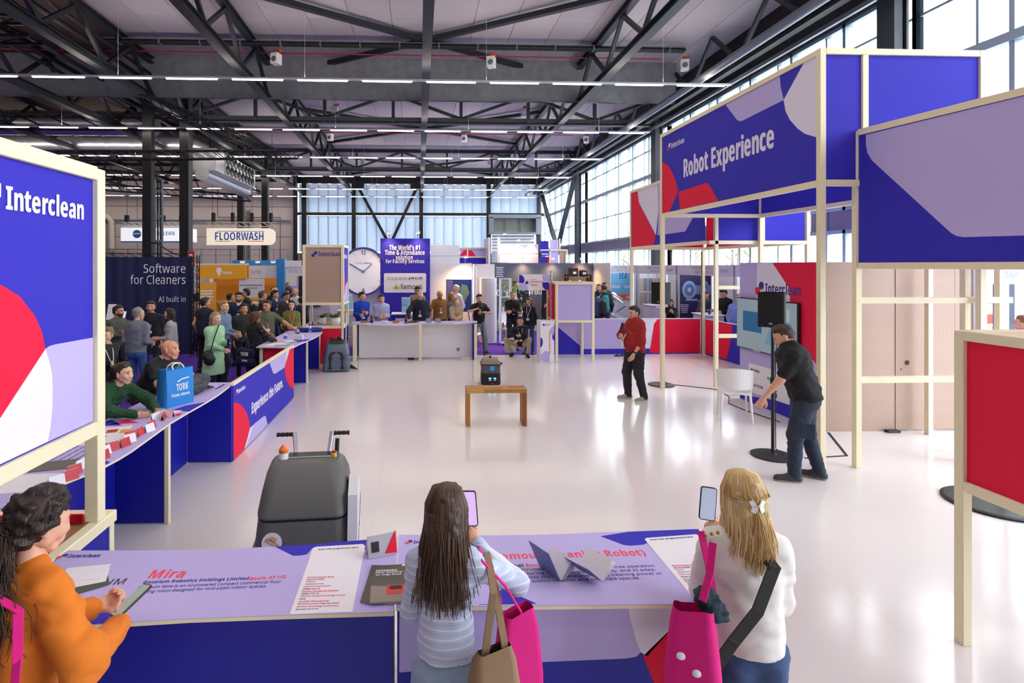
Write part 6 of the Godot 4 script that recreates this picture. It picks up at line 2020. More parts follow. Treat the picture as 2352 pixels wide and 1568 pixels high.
# ---------------------------------------------------------------- the other stands
func wall_z(t: Node3D, called: String, x0: float, x1: float, y0: float, y1: float, z: float, m: Material, d := .05) -> MeshInstance3D:
	return put(t, called, boxm(absf(x1 - x0), y1 - y0, d, .004), m, inv(t) * xyz((x0 + x1) / 2, (y0 + y1) / 2, z))

func wall_x(t: Node3D, called: String, z0: float, z1: float, y0: float, y1: float, x: float, m: Material, d := .05) -> MeshInstance3D:
	return put(t, called, boxm(d, y1 - y0, absf(z1 - z0), .004), m, inv(t) * xyz(x, (y0 + y1) / 2, (z0 + z1) / 2))

func text_z(t: Node3D, s: String, x0: float, x1: float, y0: float, y1: float, z: float, m: Material, bold := true) -> void:
	words(t, s, x1 - x0, y1 - y0, m, inv(t) * xyz((x0 + x1) / 2, (y0 + y1) / 2, z), bold)

func spot(label: String, p: Vector3, aim: Vector3, energy := 0.0, group := "") -> void:
	var t := thing("spot_lamp", label, "lamp", p, 0, group)
	put(t, "arm", mb().tube([V0, v(0, .12, .0), v(0, .2, .22)], .012, 6).mesh(), M.zinc)
	put(t, "head", mb().bx(0, .2, .26, .16, .06, .1, .01).mesh(), M.white_paint)
	put(t, "lamp_glow", boxm(.12, .01, .07), glow("spot_glow", Color(1, .85, .62), 14.0), xyz(0, .166, .26))
	if energy > 0.0:
		var l := SpotLight3D.new()
		l.name = "beam"
		l.light_color = Color(1, .82, .6)
		l.light_energy = energy
		l.spot_angle = 62
		l.spot_range = 40
		l.light_size = .1
		l.shadow_enabled = true
		t.add_child(l)
		l.look_at_from_position(p + v(0, .14, .28), aim)

func booths() -> void:
	var wb: Material = mt("shell_white", Color.html("e6e5ea"), .55)
	var tw: Material = M.text_white
	var bk: Material = mt("print_black", Color.BLACK)
	# navy software stand
	var nv: Material = mt("banner_navy", Color.html("1c2450"), .75)
	var t := thing("exhibition_stand", "dark navy fabric stand wall reading Software for Cleaners on a black truss", "stand", v(-7.7, 0, -15.6))
	var cb := mb()
	for i in 60:
		var q := []
		for e in [i, i + 1]:
			var x: float = -9.25 + 2.97 * e / 60.0
			var dz := .018 * sin(x * 9.0) + .012 * sin(x * 21.0)
			q.append([v(x, .05, -15.56 + dz), v(x, 2.74, -15.56 + dz * .4)])
		cb.quad(q[0][0], q[1][0], q[1][1], q[0][1])
		cb.quad(q[1][0] - v(0, 0, .012), q[0][0] - v(0, 0, .012), q[0][1] - v(0, 0, .012), q[1][1] - v(0, 0, .012))
	put(t, "banner", cb.mesh(), nv, inv(t))
	text_z(t, "Software", -7.57, -6.44, 2.3, 2.56, -15.52, tw, false)
	text_z(t, "for Cleaners", -7.93, -6.44, 1.99, 2.25, -15.52, tw, false)
	text_z(t, "AI built in", -7.17, -6.44, 1.5, 1.66, -15.52, tw, false)
	var tr := thing("truss_frame", "black lattice truss frame holding the navy banner", "truss", v(-6.2, 0, -15.6))
	lattice(tr, v(.01, 0, .05), v(.01, 2.78, .05), .17, M.black_steel, .22)
	lattice(tr, v(-3.1, 2.78, -.05), v(-.1, 2.78, -.05), .12, M.black_steel, .25)
	for k in 2:
		var l := thing("arm_lamp", "black arm lamp reaching out above the navy banner", "lamp", v(-8.9 + 1.95 * k, 2.8, -15.5), 0, "arm lamps on the truss")
		put(l, "arm", mb().tube([v(.25, 0, 0), v(-.12, .3, .3)], .016, 6).mesh(), M.black_steel)
		put(l, "lamp_head", boxm(.28, .04, .12, .01), M.black_steel, xyz(-.2, .31, .32))
	t = thing("tablet_stand", "grey counter with a tilted tablet and leaflet holder before the navy banner", "display stand", v(-7.95, 0, -14.9))
	put(t, "column", boxm(.5, 1.05, .4, .01), mt("stand_grey", Color.html("6c737d"), .5), xyz(0, .525, 0))
	put(t, "tablet", boxm(.3, .24, .02, .005), M.black_plastic, Transform3D(Basis(Vector3.RIGHT, -.4), v(.12, 1.2, .05)))
	put(t, "tablet_screen", boxm(.26, .2, .004), glow("tablet_glow", Color(.75, .8, .88), .7), Transform3D(Basis(Vector3.RIGHT, -.4), v(.12, 1.206, .062)))
	put(t, "leaflet_holder", boxm(.2, .42, .03), M.paper, Transform3D(Basis(Vector3.RIGHT, -.3), v(-.15, 1.28, 0)))
	# orange stand
	var og: Material = mt("stand_orange", Color.html("f29a1f"), .6)
	t = thing("exhibition_stand", "orange exhibition stand with a bright yellow fascia carrying a pin mark", "stand", v(-6.9, 0, -20.5))
	wall_z(t, "fascia", -7.9, -6.16, 2.03, 2.52, -20.0, mt("stand_yellow", Color.html("fab32c"), .55))
	wall_z(t, "back_wall", -7.9, -5.2, 0, 2.5, -21.6, og)
	wall_z(t, "header", -7.95, -6.1, 2.52, 2.58, -20.0, wb)
	text_z(t, "ToolSense", -7.0, -6.66, 2.2, 2.32, -19.97, tw)
	put(t, "pin_mark", mb().prism(PackedVector2Array(arc(0, .1, .1, .1, -30, 210, 10) + [Vector2(0, -.14)]), .01, xyz(-7.12, 2.24, -19.98)).mesh(), tw, inv(t))
	for e: Array in [["lumatic", -7.0, 1.62], ["invest", -6.95, 1.05], ["Account", -7.7, 1.95], ["wisag", -6.85, 1.95]]:
		text_z(t, e[0], e[1], e[1] + .6, e[2], e[2] + .14, -21.57, mt("orange_print", Color.html("f7c06a"), .6))
	t = thing("roll_up_banner", "yellow roll up banner with white lines of print in the orange stand", "banner", v(-7.4, 0, -19.6), 8)
	put(t, "banner", boxm(.62, 1.85, .02), mt("banner_amber", Color.html("f4ae3a"), .6), xyz(0, 1.0, 0))
	put(t, "foot", boxm(.66, .08, .2, .01), M.zinc, xyz(0, .04, 0))
	for i in 4:
		put(t, "print_line", boxm(.42 - .05 * (i % 2), .05, .004), tw, xyz(0, 1.62 - .1 * i, .012))
	t = thing("poster_wall", "white poster wall about an asset management app beside the orange stand", "poster", v(-6.0, 0, -20.1))
	wall_z(t, "board", -6.45, -5.56, .4, 2.03, -20.1, M.paper)
	wall_z(t, "yellow_foot", -6.42, -5.6, .42, 1.35, -20.07, mt("stand_yellow", Color.WHITE), .01)
	text_z(t, "Excel-Chaos? Asset Management App", -6.4, -5.62, 1.76, 1.84, -20.07, bk, false)
	text_z(t, "with QR Codes & IoT", -6.2, -5.8, 1.66, 1.73, -20.07, bk, false)
	# white and blue shells
	t = thing("exhibition_stand", "white shell stand with a light blue roof edge and a blue corner post", "stand", v(-5.4, 0, -21))
	wall_z(t, "fascia", -6.13, -5.5, 2.05, 2.5, -20.2, wb)
	wall_z(t, "fascia", -5.48, -4.9, 2.05, 2.5, -20.2, wb)
	wall_z(t, "roof_edge", -6.85, -4.92, 2.5, 2.7, -20.6, mt("stand_sky", Color.html("2f86c8"), .5))
	wall_z(t, "corner_post", -5.05, -4.78, 0, 2.74, -19.9, mt("stand_sky", Color.WHITE), .2)
	wall_z(t, "back_wall", -6.1, -4.2, 0, 2.5, -23, wb)
	wall_z(t, "side_wall", -4.78, -4.2, 2.46, 2.68, -19.9, wb)
	text_z(t, "5.D 187", -6.05, -5.7, 2.2, 2.32, -20.17, M.grey_steel, false)
	for k in 3:
		spot("small round spot lamp under the blue roof edge", v(-6.4 + .55 * k, 2.45, -20.55), v(-6.4 + .55 * k, 0, -20), 0.0, "lamps under the blue roof edge")
	t = thing("exhibition_stand", "white shell stand with a navy poster beside the blue corner post", "stand", v(-4.4, 0, -20.5))
	wall_z(t, "fascia", -4.75, -3.4, 2.14, 2.46, -20.0, wb)
	text_z(t, "05.532   Learn Next", -4.65, -3.7, 2.24, 2.34, -19.97, M.grey_steel, false)
	wall_z(t, "poster", -4.7, -3.9, .9, 2.1, -21.8, nv)
	wall_z(t, "back_wall", -4.8, -3.0, 0, 2.46, -21.9, wb)
	wall_x(t, "side_wall", -20, -22, 0, 2.46, -3.0, wb)
	one("wall_screen", "pale blue wall screen in the white shell stand", "screen", boxm(.7, .45, .05, .01), glow("wall_screen_glow", Color(.4, .45, .7), .6), xyz(-5.3, 1.45, -22.9))
	# hanging signs
	t = thing("hanging_sign", "cream illuminated hanging sign reading FLOORWASH", "sign", v(-9.5, 3.6, -30))
	put(t, "panel", mb().prism(PackedVector2Array([Vector2(-1.8, 0), Vector2(1.4, 0)] + arc(1.45, .3, .35, .3, -90, 0, 5) + arc(1.45, .6, .35, .3, 0, 90, 5) + [Vector2(-1.8, .9)]), .12).mesh(), glow("sign_cream", Color(.98, .93, .84), .42))
	words(t, "FLOORWASH", 2.55, .42, hexm("1b5fc0"), xyz(-.08, .47, .125), true)
	put(t, "print_line", boxm(2.5, .03, .01), hexm("1b5fc0"), xyz(0, .73, .125))
	put(t, "print_line", boxm(.82, .03, .01), hexm("3f9a4a"), xyz(-.93, .2, .125))
	put(t, "print_line", boxm(.85, .03, .01), hexm("d0383c"), xyz(.78, .2, .125))
	lattice(t, v(-1.9, 1.12, -.2), v(1.8, 1.12, -.2), .22, mt("truss_cream", Color.html("d9d2bd"), .4, .3), .35)
	for k in 4:
		put(t, "wire", boxm(.015, 5.2, .015), M.black_steel, xyz(-1.6 + 1.05 * k, 3.4, -.2))
		put(t, "chain_hoist", mb().bx(-1.55 + 1.02 * k, 1.5, -.2, .18, .5, .18, .03).mesh(), M.black_plastic)
	t = thing("hanging_sign", "white hanging sign with a blue globe mark reading SUPERCLEAN", "sign", v(-14.2, 3.8, -30))
	put(t, "panel", boxm(3.0, .72, .1, .01), glow("sign_white", Color(.9, .93, .98), .5), xyz(-.1, .36, 0))
	put(t, "side_panel", boxm(.1, .72, 1.6, .01), glow("sign_white", Color.WHITE, .5), xyz(1.75, .36, -.6))
	put(t, "blue_edge", boxm(3.3, .06, .12), hexm("1f5fae"), xyz(.05, -.03, 0))
	words(t, "SUPERCLEAN", 1.5, .2, hexm("5a93cc"), xyz(.45, .42, .055), true)
	put(t, "globe_mark", mb().prism(PackedVector2Array(arc(0, 0, .22, .22, 0, 355, 20)), .01, xyz(-.75, .38, .052)).mesh(), hexm("2a67b4"))
	put(t, "globe_band", boxm(.46, .06, .01), M.paper, xyz(-.75, .4, .062))
	lattice(t, v(-1.6, .9, -.2), v(1.8, .9, -.2), .2, M.white_paint, .35)
	for k in 4:
		put(t, "wire", boxm(.015, 5.0, .015), M.black_steel, xyz(-1.4 + .95 * k, 3.3, -.2))
		put(t, "chain_hoist", mb().bx(-1.4 + .95 * k, 1.2, -.2, .2, .4, .2, .03).mesh(), M.black_plastic)
	one("exit_sign", "green lit exit sign on the far plaster wall", "sign", boxm(.9, .7, .06), glow("exit_green_far", Color(.1, .75, .45), .8), xyz(-12.1, 4.55, FAR + .1))
	t = thing("fire_sign", "red fire hose sign on the side of the black column", "sign", v(-8.72, 2.75, -21.5))
	put(t, "plate", boxm(.26, .62, .02), hexm("c7202b"))
	for k in 2:
		put(t, "pictogram", boxm(.12, .14, .01), M.paper, xyz(0, .15 - .3 * k, .012))
	clock_stand(wb)
	energy_stand(wb)
	far_stands(wb)
	shell_row(wb)

func clock_stand(wb: Material) -> void:
	var t := thing("exhibition_stand", "blue stand wall reading The World's number one time and attendance solution", "stand", v(-.47, 0, -18.6))
	wall_z(t, "blue_wall", -1.3, .36, 0, 3.41, -18.6, M.blue, .12)
	var tw: Material = M.text_white
	text_z(t, "The World's #1", -1.0, .02, 3.02, 3.2, -18.53, tw)
	text_z(t, "Time & Attendance", -1.15, .18, 2.86, 3.03, -18.53, tw)
	text_z(t, "solution", -.78, -.22, 2.7, 2.86, -18.53, tw)
	text_z(t, "for Facility Services", -1.12, .17, 2.54, 2.72, -18.53, tw)
	put(t, "logo_card", mb().prism(rounded(1.41, .65, .05), .01, xyz(-.475, 1.925, -18.54)).mesh(), M.paper, inv(t))
	text_z(t, "CLEAN", -1.06, -.42, 2.03, 2.12, -18.52, hexm("86b8d8"))
	text_z(t, "JACK", -.38, .12, 2.03, 2.12, -18.52, M.text_blue)
	text_z(t, "famous", -.62, .1, 1.72, 1.9, -18.52, mt("print_black", Color.BLACK), false)
	put(t, "leaf_mark", mb().prism(PackedVector2Array([Vector2(-.12, -.05), Vector2(-.03, .0), Vector2(.02, .1), Vector2(.05, -.02), Vector2(.12, .02), Vector2(.08, -.1), Vector2(-.02, -.06)]), .004, xyz(-.78, 1.8, -18.525)).mesh(), hexm("9cc25a"), inv(t))
	wall_z(t, "white_wall", -3.0, -1.3, 0, 2.66, -18.8, wb)
	wall_z(t, "white_wall", .36, 1.78, 0, 2.58, -18.7, wb)
	wall_z(t, "white_wall", 1.9, 2.5, 0, 2.55, -18.3, wb)
	wall_x(t, "side_wall", -18.3, -18.8, 0, 2.55, 1.84, wb)
	for k in 2:
		spot("white spot lamp on top of the blue stand wall", v(-1.0 + .95 * k, 3.41, -18.62), v(-1.0 + .95 * k, 2.2, -18.4), 1.6, "spot lamps on the blue wall")
	spot("lit spot lamp behind the top of the white stand wall", v(.95, 3.55, -28.0), v(.95, 2.0, -27), 0.0)
	spot("warm spot lamp over the map poster wall", v(1.55, 2.6, -18.65), v(1.4, 1.2, -18.2), 9.0)
	var c := thing("wall_clock", "huge round wall clock with a blue rim standing beside the blue stand wall", "clock", v(-1.86, 2.31, -18.35), 24)
	put(c, "rim", mb().lathe([Vector2(.74, 0), Vector2(.8, 0), Vector2(.8, .1), Vector2(.74, .1), Vector2(.74, 0)], 56, Transform3D(Basis(Vector3.RIGHT, Vector3.BACK, Vector3.DOWN), V0)).mesh(), M.text_blue)
	put(c, "face", mb().lathe([Vector2(0, .02), Vector2(.75, .02), Vector2(.75, .05), Vector2(0, .05)], 56, Transform3D(Basis(Vector3.RIGHT, Vector3.BACK, Vector3.DOWN), V0)).mesh(), M.paper)
	for i in 12:
		var a := TAU * i / 12.0
		if i % 3 == 0:
			words(c, ["12", "3", "6", "9"][i / 3], [.16, .08, .08, .08][i / 3], .13, mt("print_black", Color.BLACK), xyz(sin(a) * .62, cos(a) * .62, .052))
		else:
			put(c, "tick", boxm(.012, .09, .004), hexm("7fa6c8"), Transform3D(Basis(Vector3.BACK, -a), v(sin(a) * .64, cos(a) * .64, .053)))
	words(c, "CLEAN", .3, .06, hexm("9bbdd8"), xyz(-.16, .27, .052))
	words(c, "JACK", .24, .06, M.text_blue, xyz(.14, .27, .052))
	put(c, "hour_hand", mb().bar(v(0, 0, .06), v(.3, .26, .06), .05, .012).mesh(), M.text_blue)
	put(c, "minute_hand", mb().bar(v(0, 0, .065), v(-.47, .26, .065), .045, .012).mesh(), M.text_blue)
	put(c, "hub", mb().lathe([Vector2(0, 0), Vector2(.05, 0), Vector2(.05, .03), Vector2(0, .03)], 20, Transform3D(Basis(Vector3.RIGHT, Vector3.BACK, Vector3.DOWN), v(0, 0, .055))).mesh(), hexm("6f9fd0"))
	t = thing("stand_counter", "small white topped blue counter with the clean jack card", "counter", v(-.42, 0, -16.6))
	put(t, "body", boxm(.75, 1.05, .5, .01), M.blue, xyz(0, .525, 0))
	put(t, "top", boxm(.82, .04, .56, .01), M.white_paint, xyz(0, 1.07, 0))
	put(t, "card", boxm(.56, .46, .01), M.paper, xyz(0, .72, .255))
	words(t, "CLEANJACK", .4, .06, M.text_blue, xyz(0, .85, .262))
	for k in 2:
		t = thing("leaflet_holder", ["light blue leaflet holder standing on the blue counter", "light blue leaflet holder on the white shelf beside the clock"][k], "leaflet holder", v([-.4, -2.1][k], [1.09, 1.18][k], [-16.6, -16.6][k]), [0, 20][k])
		for i in 4:
			put(t, "leaflet", boxm(.11, .2, .01), mt("leaflet_aqua", Color.html("7fb9dc"), .5), Transform3D(Basis(Vector3.RIGHT, -.2), v(-.06 + .12 * (i % 2), .12 + .22 * (i / 2), -.03 * (i / 2))))
		put(t, "back", boxm(.25, .46, .01), M.white_paint, Transform3D(Basis(Vector3.RIGHT, -.2), v(0, .23, -.05)))
	t = thing("console_table", "white high table with shelves behind the man in the blue sweater", "table", v(-2.05, 0, -16.7))
	put(t, "top", boxm(.8, .05, .5, .01), M.white_paint, xyz(0, 1.155, 0))
	for k in 2:
		put(t, "side", boxm(.04, 1.13, .46), M.white_paint, xyz(-.36 + .72 * k, .565, 0))
	for k in 3:
		put(t, "drawer_front", boxm(.66, .3, .02, .01), wb, xyz(0, .25 + .33 * k, .22))
	t = thing("map_easel", "blue map poster of the Netherlands on a black easel", "poster", v(1.3, 0, -18.1), -6)
	put(t, "board", boxm(.84, 1.06, .03, .005), hexm("2f4f9e", .4), xyz(0, 1.52, 0))
	put(t, "map_print", mb().prism(PackedVector2Array([Vector2(-.12, -.4), Vector2(.1, -.35), Vector2(.2, -.05), Vector2(.3, .1), Vector2(.22, .35), Vector2(.05, .4), Vector2(-.02, .15), Vector2(-.2, -.1)]), .003, xyz(.05, 1.5, .016)).mesh(), hexm("8fae96"))
	put(t, "lilac_print", boxm(.2, 1.0, .003), hexm("8f8bd0"), xyz(-.3, 1.52, .017))
	for k in 3:
		put(t, "leg", mb().tube([v(-.3 + .3 * k, 1.1, -.02), v(-.42 + .42 * k, 0, .12 - .35 * (k % 2))], .018, 6).mesh(), M.black_plastic)
	for k in 3:
		side_chair("white shell chair with wooden legs in the blue stand", v(-1.15 + 1.35 * k, 0, -16.4 - .25 * (k % 2)), 40.0 * k - 20.0, "white chairs in the blue stand")

func side_chair(label: String, p: Vector3, yaw: float, group: String) -> void:
	var t := thing("shell_chair", label, "chair", p, yaw, group)
	var rows := []
	for i in 8:
		var f := i / 7.0
		var row := []
		for k in 9:
			var a := (k / 8.0 - .5) * 2.0
			row.append(v(a * (.23 - .03 * f), .45 + (.0 if f < .45 else (f - .45) * .72) + .04 * a * a, .22 - .42 * minf(f, .5) / .5 - .05 * maxf(0, f - .5) + .05 * a * a * (f if f > .5 else 0.0)))
		rows.append(row)
	var s := mb()
	for i in 7:
		for k in 8:
			s.quad(rows[i][k], rows[i][k + 1], rows[i + 1][k + 1], rows[i + 1][k])
			s.quad(rows[i][k + 1] - v(0, .012, .008), rows[i][k] - v(0, .012, .008), rows[i + 1][k] - v(0, .012, .008), rows[i + 1][k + 1] - v(0, .012, .008))
	put(t, "shell", s.mesh(), M.white_paint)
	for e: Array in [[-.17, .17], [.17, .17], [-.17, -.15], [.17, -.15]]:
		put(t, "leg", mb().tube([v(e[0] * .7, .44, e[1] * .7), v(e[0] * 1.25, 0, e[1] * 1.3)], .014, 6).mesh(), hexm("c79f6c"))

func energy_stand(wb: Material) -> void:
	var gy: Material = mt("stand_slate", Color.html("565a6e"), .6)
	var t := thing("exhibition_stand", "slate grey stand wall with white lettering and a wall shelf, behind the trail sign", "stand", v(5.3, 0, -24.4))
	wall_z(t, "platform", 2.6, 8.0, -.02, .1, -22.4, mt("platform_grey", Color.html("6a6a74"), .7), 4.4)
	wall_z(t, "slate_wall", 3.2, 7.8, 0, 2.62, -24.5, gy, .1)
	wall_z(t, "slate_wall", 3.08, 3.6, 1.9, 2.62, -22.6, gy, .06)
	wall_x(t, "side_wall", -24.5, -22.4, 0, 2.62, 7.85, wb)
	text_z(t, "100 YEARS OF", 3.1, 5.0, 1.16, 1.44, -24.43, M.text_white)
	text_z(t, "Your Energy", 4.95, 6.6, 1.12, 1.52, -24.43, M.text_white, false)
	for i in 5:
		put(t, "print_line", boxm(.3 - .04 * (i % 2), .03, .004), M.text_white, inv(t) * xyz(3.3, 2.42 - .09 * i, -22.565))
	for k in 3:
		spot("small warm spot lamp on the edge of the slate wall", v(4.6 + 1.3 * k, 2.62, -24.5), v(4.6 + 1.3 * k, 1.6, -24.1), 4.0, "spot lamps on the slate wall")
	t = thing("machine_shelf", "black steel shelf with wooden boards against the slate wall", "shelf", v(6.95, 0, -24.0))
	for e: Array in [[-.5, .2], [.5, .2], [-.5, -.2], [.5, -.2]]:
		put(t, "upright", boxm(.07, 2.12, .07), M.black_steel, xyz(e[0], 1.06, e[1]))
	for y in [.5, 1.2, 2.0]:
		put(t, "shelf_board", boxm(1.0, .05, .45), M.wood_bench, xyz(0, y, 0))
	for k in 2:
		t = thing("machine_unit", ["large black machine unit with a label on the wall shelf", "smaller black machine unit beside the large one on the shelf"][k], "machine", v([6.75, 7.18][k], 2.03, -24.0))
		put(t, "case", boxm([.36, .28][k], [.36, .26][k], .3, .02), M.black_plastic, xyz(0, [.18, .13][k], 0))
		put(t, "label_plate", boxm(.14, .1, .005), M.paper, xyz(.02, [.16, .14][k], .153))
		put(t, "red_lid", boxm([.3, .24][k], .03, .26, .01), hexm("c8402a"), xyz(0, [.375, .275][k], 0))
	for k in 2:
		one("battery", "black battery case on the middle board of the machine shelf", "battery", boxm(.3, .3, .3, .02), M.black_plastic, xyz(6.75 + .42 * k, 1.38, -24.0), "batteries on the machine shelf")
	# glass showcase tower
	t = thing("showcase", "tall narrow white framed glass showcase with bottles and tools inside", "showcase", v(2.75, 0, -17.6))
	var gl: Material = M.pane_glass
	for e: Array in [[-.16, .16], [.16, .16], [-.16, -.16], [.16, -.16]]:
		put(t, "frame_post", boxm(.03, 2.1, .03), M.white_paint, xyz(e[0], 1.05, e[1]))
	for y in [.04, .5, 1.0, 1.5, 2.08]:
		put(t, "glass_shelf", boxm(.34, .02, .34), M.white_paint, xyz(0, y, 0))
	for e: Array in [[0, .165, .3, .01], [.165, 0, .01, .3], [-.165, 0, .01, .3]]:
		put(t, "pane", boxm(e[2], 2.0, e[3]), gl, xyz(e[0], 1.05, e[1]))
	for k in 6:
		one("showcase_item", "small coloured cleaning product standing in the glass showcase", "product", mb().lathe([Vector2(0, 0), Vector2(.035, 0), Vector2(.035, .14), Vector2(.015, .18), Vector2(0, .18)], 10).mesh(), hexm(["c8402a", "2f62b8", "e6e6ea"][k % 3], .4), xyz(2.68 + .12 * (k % 2), [.51, 1.01, 1.51][k / 2], -17.6), "products in the showcase")
	one("showcase_screen", "tall pale grey curved screen behind the glass showcase", "screen", mb().tube([v(0, 0, 0), v(0, 2.1, 0)], .28, 20).mesh(), wb, xyz(2.25, 0, -18.0))
	# tall leafy plants
	for k in 2:
		var pt := thing("leafy_plant", ["tall bright green leafy plant beside the showcase", "second leafy plant further back by the slate wall"][k], "plant", v(3.35 + .45 * k, .1, -20.6 - 1.2 * k))
		put(pt, "pot", mb().lathe([Vector2(0, 0), Vector2(.2, 0), Vector2(.24, .4), Vector2(.2, .4), Vector2(0, .36)], 16).mesh(), M.white_paint)
		rng.seed = 70 + k
		for i in 7:
			put(pt, "stem", mb().tube([v(0, .35, 0), v(rng.randf_range(-.2, .2), 1.0, rng.randf_range(-.2, .2)), v(rng.randf_range(-.4, .4), 1.6, rng.randf_range(-.3, .3))], .012, 5).mesh(), hexm("5c7a34"))
		for i in 110:
			var q := v(rng.randfn() * .25, .5 + rng.randf() * 1.3, rng.randfn() * .22)
			var d := v(rng.randfn(), rng.randfn() * .5 - .2, rng.randfn()).normalized()
			var s := d.cross(UP).normalized() * .045
			var lf := mb()
			lf.quad(q, q + d * .09 - s, q + d * .22, q + d * .09 + s)
			put(pt, "leaf", lf.mesh(), hexm(["7fae3e", "5f9431", "a5c850"][i % 3], .5))
	for k in 3:
		side_chair("white shell chair with wooden legs in the slate stand", v(3.0 + .75 * k, 0, -18.9 - .5 * (k % 2)), 30 - 60 * k, "white chairs in the slate stand")
	t = thing("bistro_table", "round white bistro table between the chairs of the slate stand", "table", v(3.6, 0, -19.9))
	put(t, "top", mb().lathe([Vector2(0, .72), Vector2(.4, .72), Vector2(.4, .75), Vector2(0, .75)], 24).mesh(), M.white_paint)
	put(t, "stem", mb().tube([v(0, 0, 0), v(0, .72, 0)], .03, 8).mesh(), M.zinc)
	one("paper_tote", "cream paper tote bag with green print standing by the crouching man", "bag", mb().bx(0, .2, 0, .32, .4, .1, .01).mesh(), hexm("dcdccf", .8), xyz(2.62, 0, -15.85, 10))

func far_stands(wb: Material) -> void:
	var t := thing("exhibition_stand", "tall white stand block behind the slate wall", "stand", v(5, 0, -28.5))
	wall_z(t, "wall", 4.05, 6.06, 0, 3.1, -28.0, wb, .1)
	wall_z(t, "header", 4.05, 6.06, 3.12, 3.6, -28.0, wb, .1)
	wall_x(t, "side_wall", -28.0, -30, 0, 3.94, 3.56, wb, .1)
	wall_z(t, "corner_post", 3.95, 4.1, 0, 3.98, -27.9, wb, .1)
	for k in 3:
		spot("bright spot lamp on the tall white stand block", v(4.3 + .7 * k, 3.6 + (.3 if k == 0 else 0.0), -28.0), v(4.3 + .7 * k, 2.5, -27.5), 2.5, "spot lamps on the white block")
	t = thing("exhibition_stand", "low white stand walls behind the blue stand", "stand", v(1.3, 0, -28.2))
	wall_z(t, "wall", .55, 2.03, 0, 2.98, -28.0, wb, .1)
	wall_z(t, "header", .55, 2.03, 3.0, 3.55, -28.0, wb, .1)
	t = thing("name_tower", "small cream tower with pink, lavender and blue panels far behind", "tower", v(2.5, 0, -29))
	bars(t, "post", [[v(2.05, 0, -28.6), v(2.05, 3.45, -28.6)], [v(2.5, 2.9, -28.6), v(2.5, 3.4, -28.6)], [v(3.5, 0, -28.6), v(3.5, 3.45, -28.6)]])
	bars(t, "rail", [[v(2.1, 3.42, -28.6), v(3.46, 3.42, -28.6)], [v(2.1, 2.95, -28.6), v(3.46, 2.95, -28.6)]])
	wall_z(t, "panel", 2.1, 3.46, 2.98, 3.38, -28.62, M.lavender, .02)
	put(t, "print", mb().prism(PackedVector2Array([Vector2(2.1, 2.98), Vector2(2.95, 2.98), Vector2(2.72, 3.3), Vector2(2.3, 3.3)]), .004, xyz(0, 0, -28.6)).mesh(), M.red, inv(t))
	wall_z(t, "panel", 2.1, 3.46, 2.6, 2.9, -28.62, M.blue, .02)
	t = thing("name_tower", "stepped cream tower with blue, red and lavender panels beside the glass wall", "tower", v(6.6, 0, -28))
	wall_z(t, "panel", 6.06, 6.5, 3.3, 3.75, -27.6, M.blue, .04)
	wall_z(t, "panel", 6.55, 7.0, 3.3, 3.8, -27.6, M.lavender, .04)
	wall_z(t, "panel", 6.08, 6.48, 3.0, 3.26, -27.4, M.blue, .04)
	text_z(t, "Interclean", 6.1, 6.45, 3.04, 3.14, -27.37, M.text_white)
	wall_z(t, "panel", 6.55, 6.98, 2.3, 3.26, -27.5, M.lavender, .04)
	wall_z(t, "panel", 7.03, 7.35, 2.3, 3.26, -27.5, M.wood_pale, .04)
	wall_z(t, "panel", 6.08, 6.5, 2.3, 2.95, -27.5, M.blue, .04)
	put(t, "print", boxm(.12, .6, .01), M.red, inv(t) * xyz(6.44, 2.62, -27.47))
	bars(t, "rail", [[v(6.05, 3.28, -27.4), v(7.4, 3.28, -27.4)], [v(6.52, 0, -27.4), v(6.52, 3.85, -27.4)], [v(7.38, 0, -27.4), v(7.38, 3.28, -27.4)], [v(7.02, 3.28, -27.4), v(7.02, 3.85, -27.4)]], .06)
	# rows of plain white shells deep in the hall
	for i in 7:
		var x := -16.5 + 3.1 * i
		t = thing("shell_stand", "plain white shell stand deep in the hall", "stand", v(x, 0, -33), 0, "white shells deep in the hall")
		wall_z(t, "wall", x - 1.4, x + 1.4, 0, 2.5, -33.5, wb, .06)
		wall_z(t, "fascia", x - 1.45, x + 1.45, 2.15, 2.5, -31.6, wb, .06)
		wall_x(t, "side_wall", -31.6, -33.5, 0, 2.5, x - 1.48, wb, .06)
	for i in 3:
		var x := -19.0 + 3.3 * i
		t = thing("shell_stand", "plain white shell stand behind the navy banner", "stand", v(x, 0, -22), 0, "white shells behind the banner")
		wall_z(t, "wall", x - 1.5, x + 1.5, 0, 2.5, -22.5, wb, .06)
		wall_z(t, "fascia", x - 1.5, x + 1.5, 2.15, 2.5, -20.6, wb, .06)

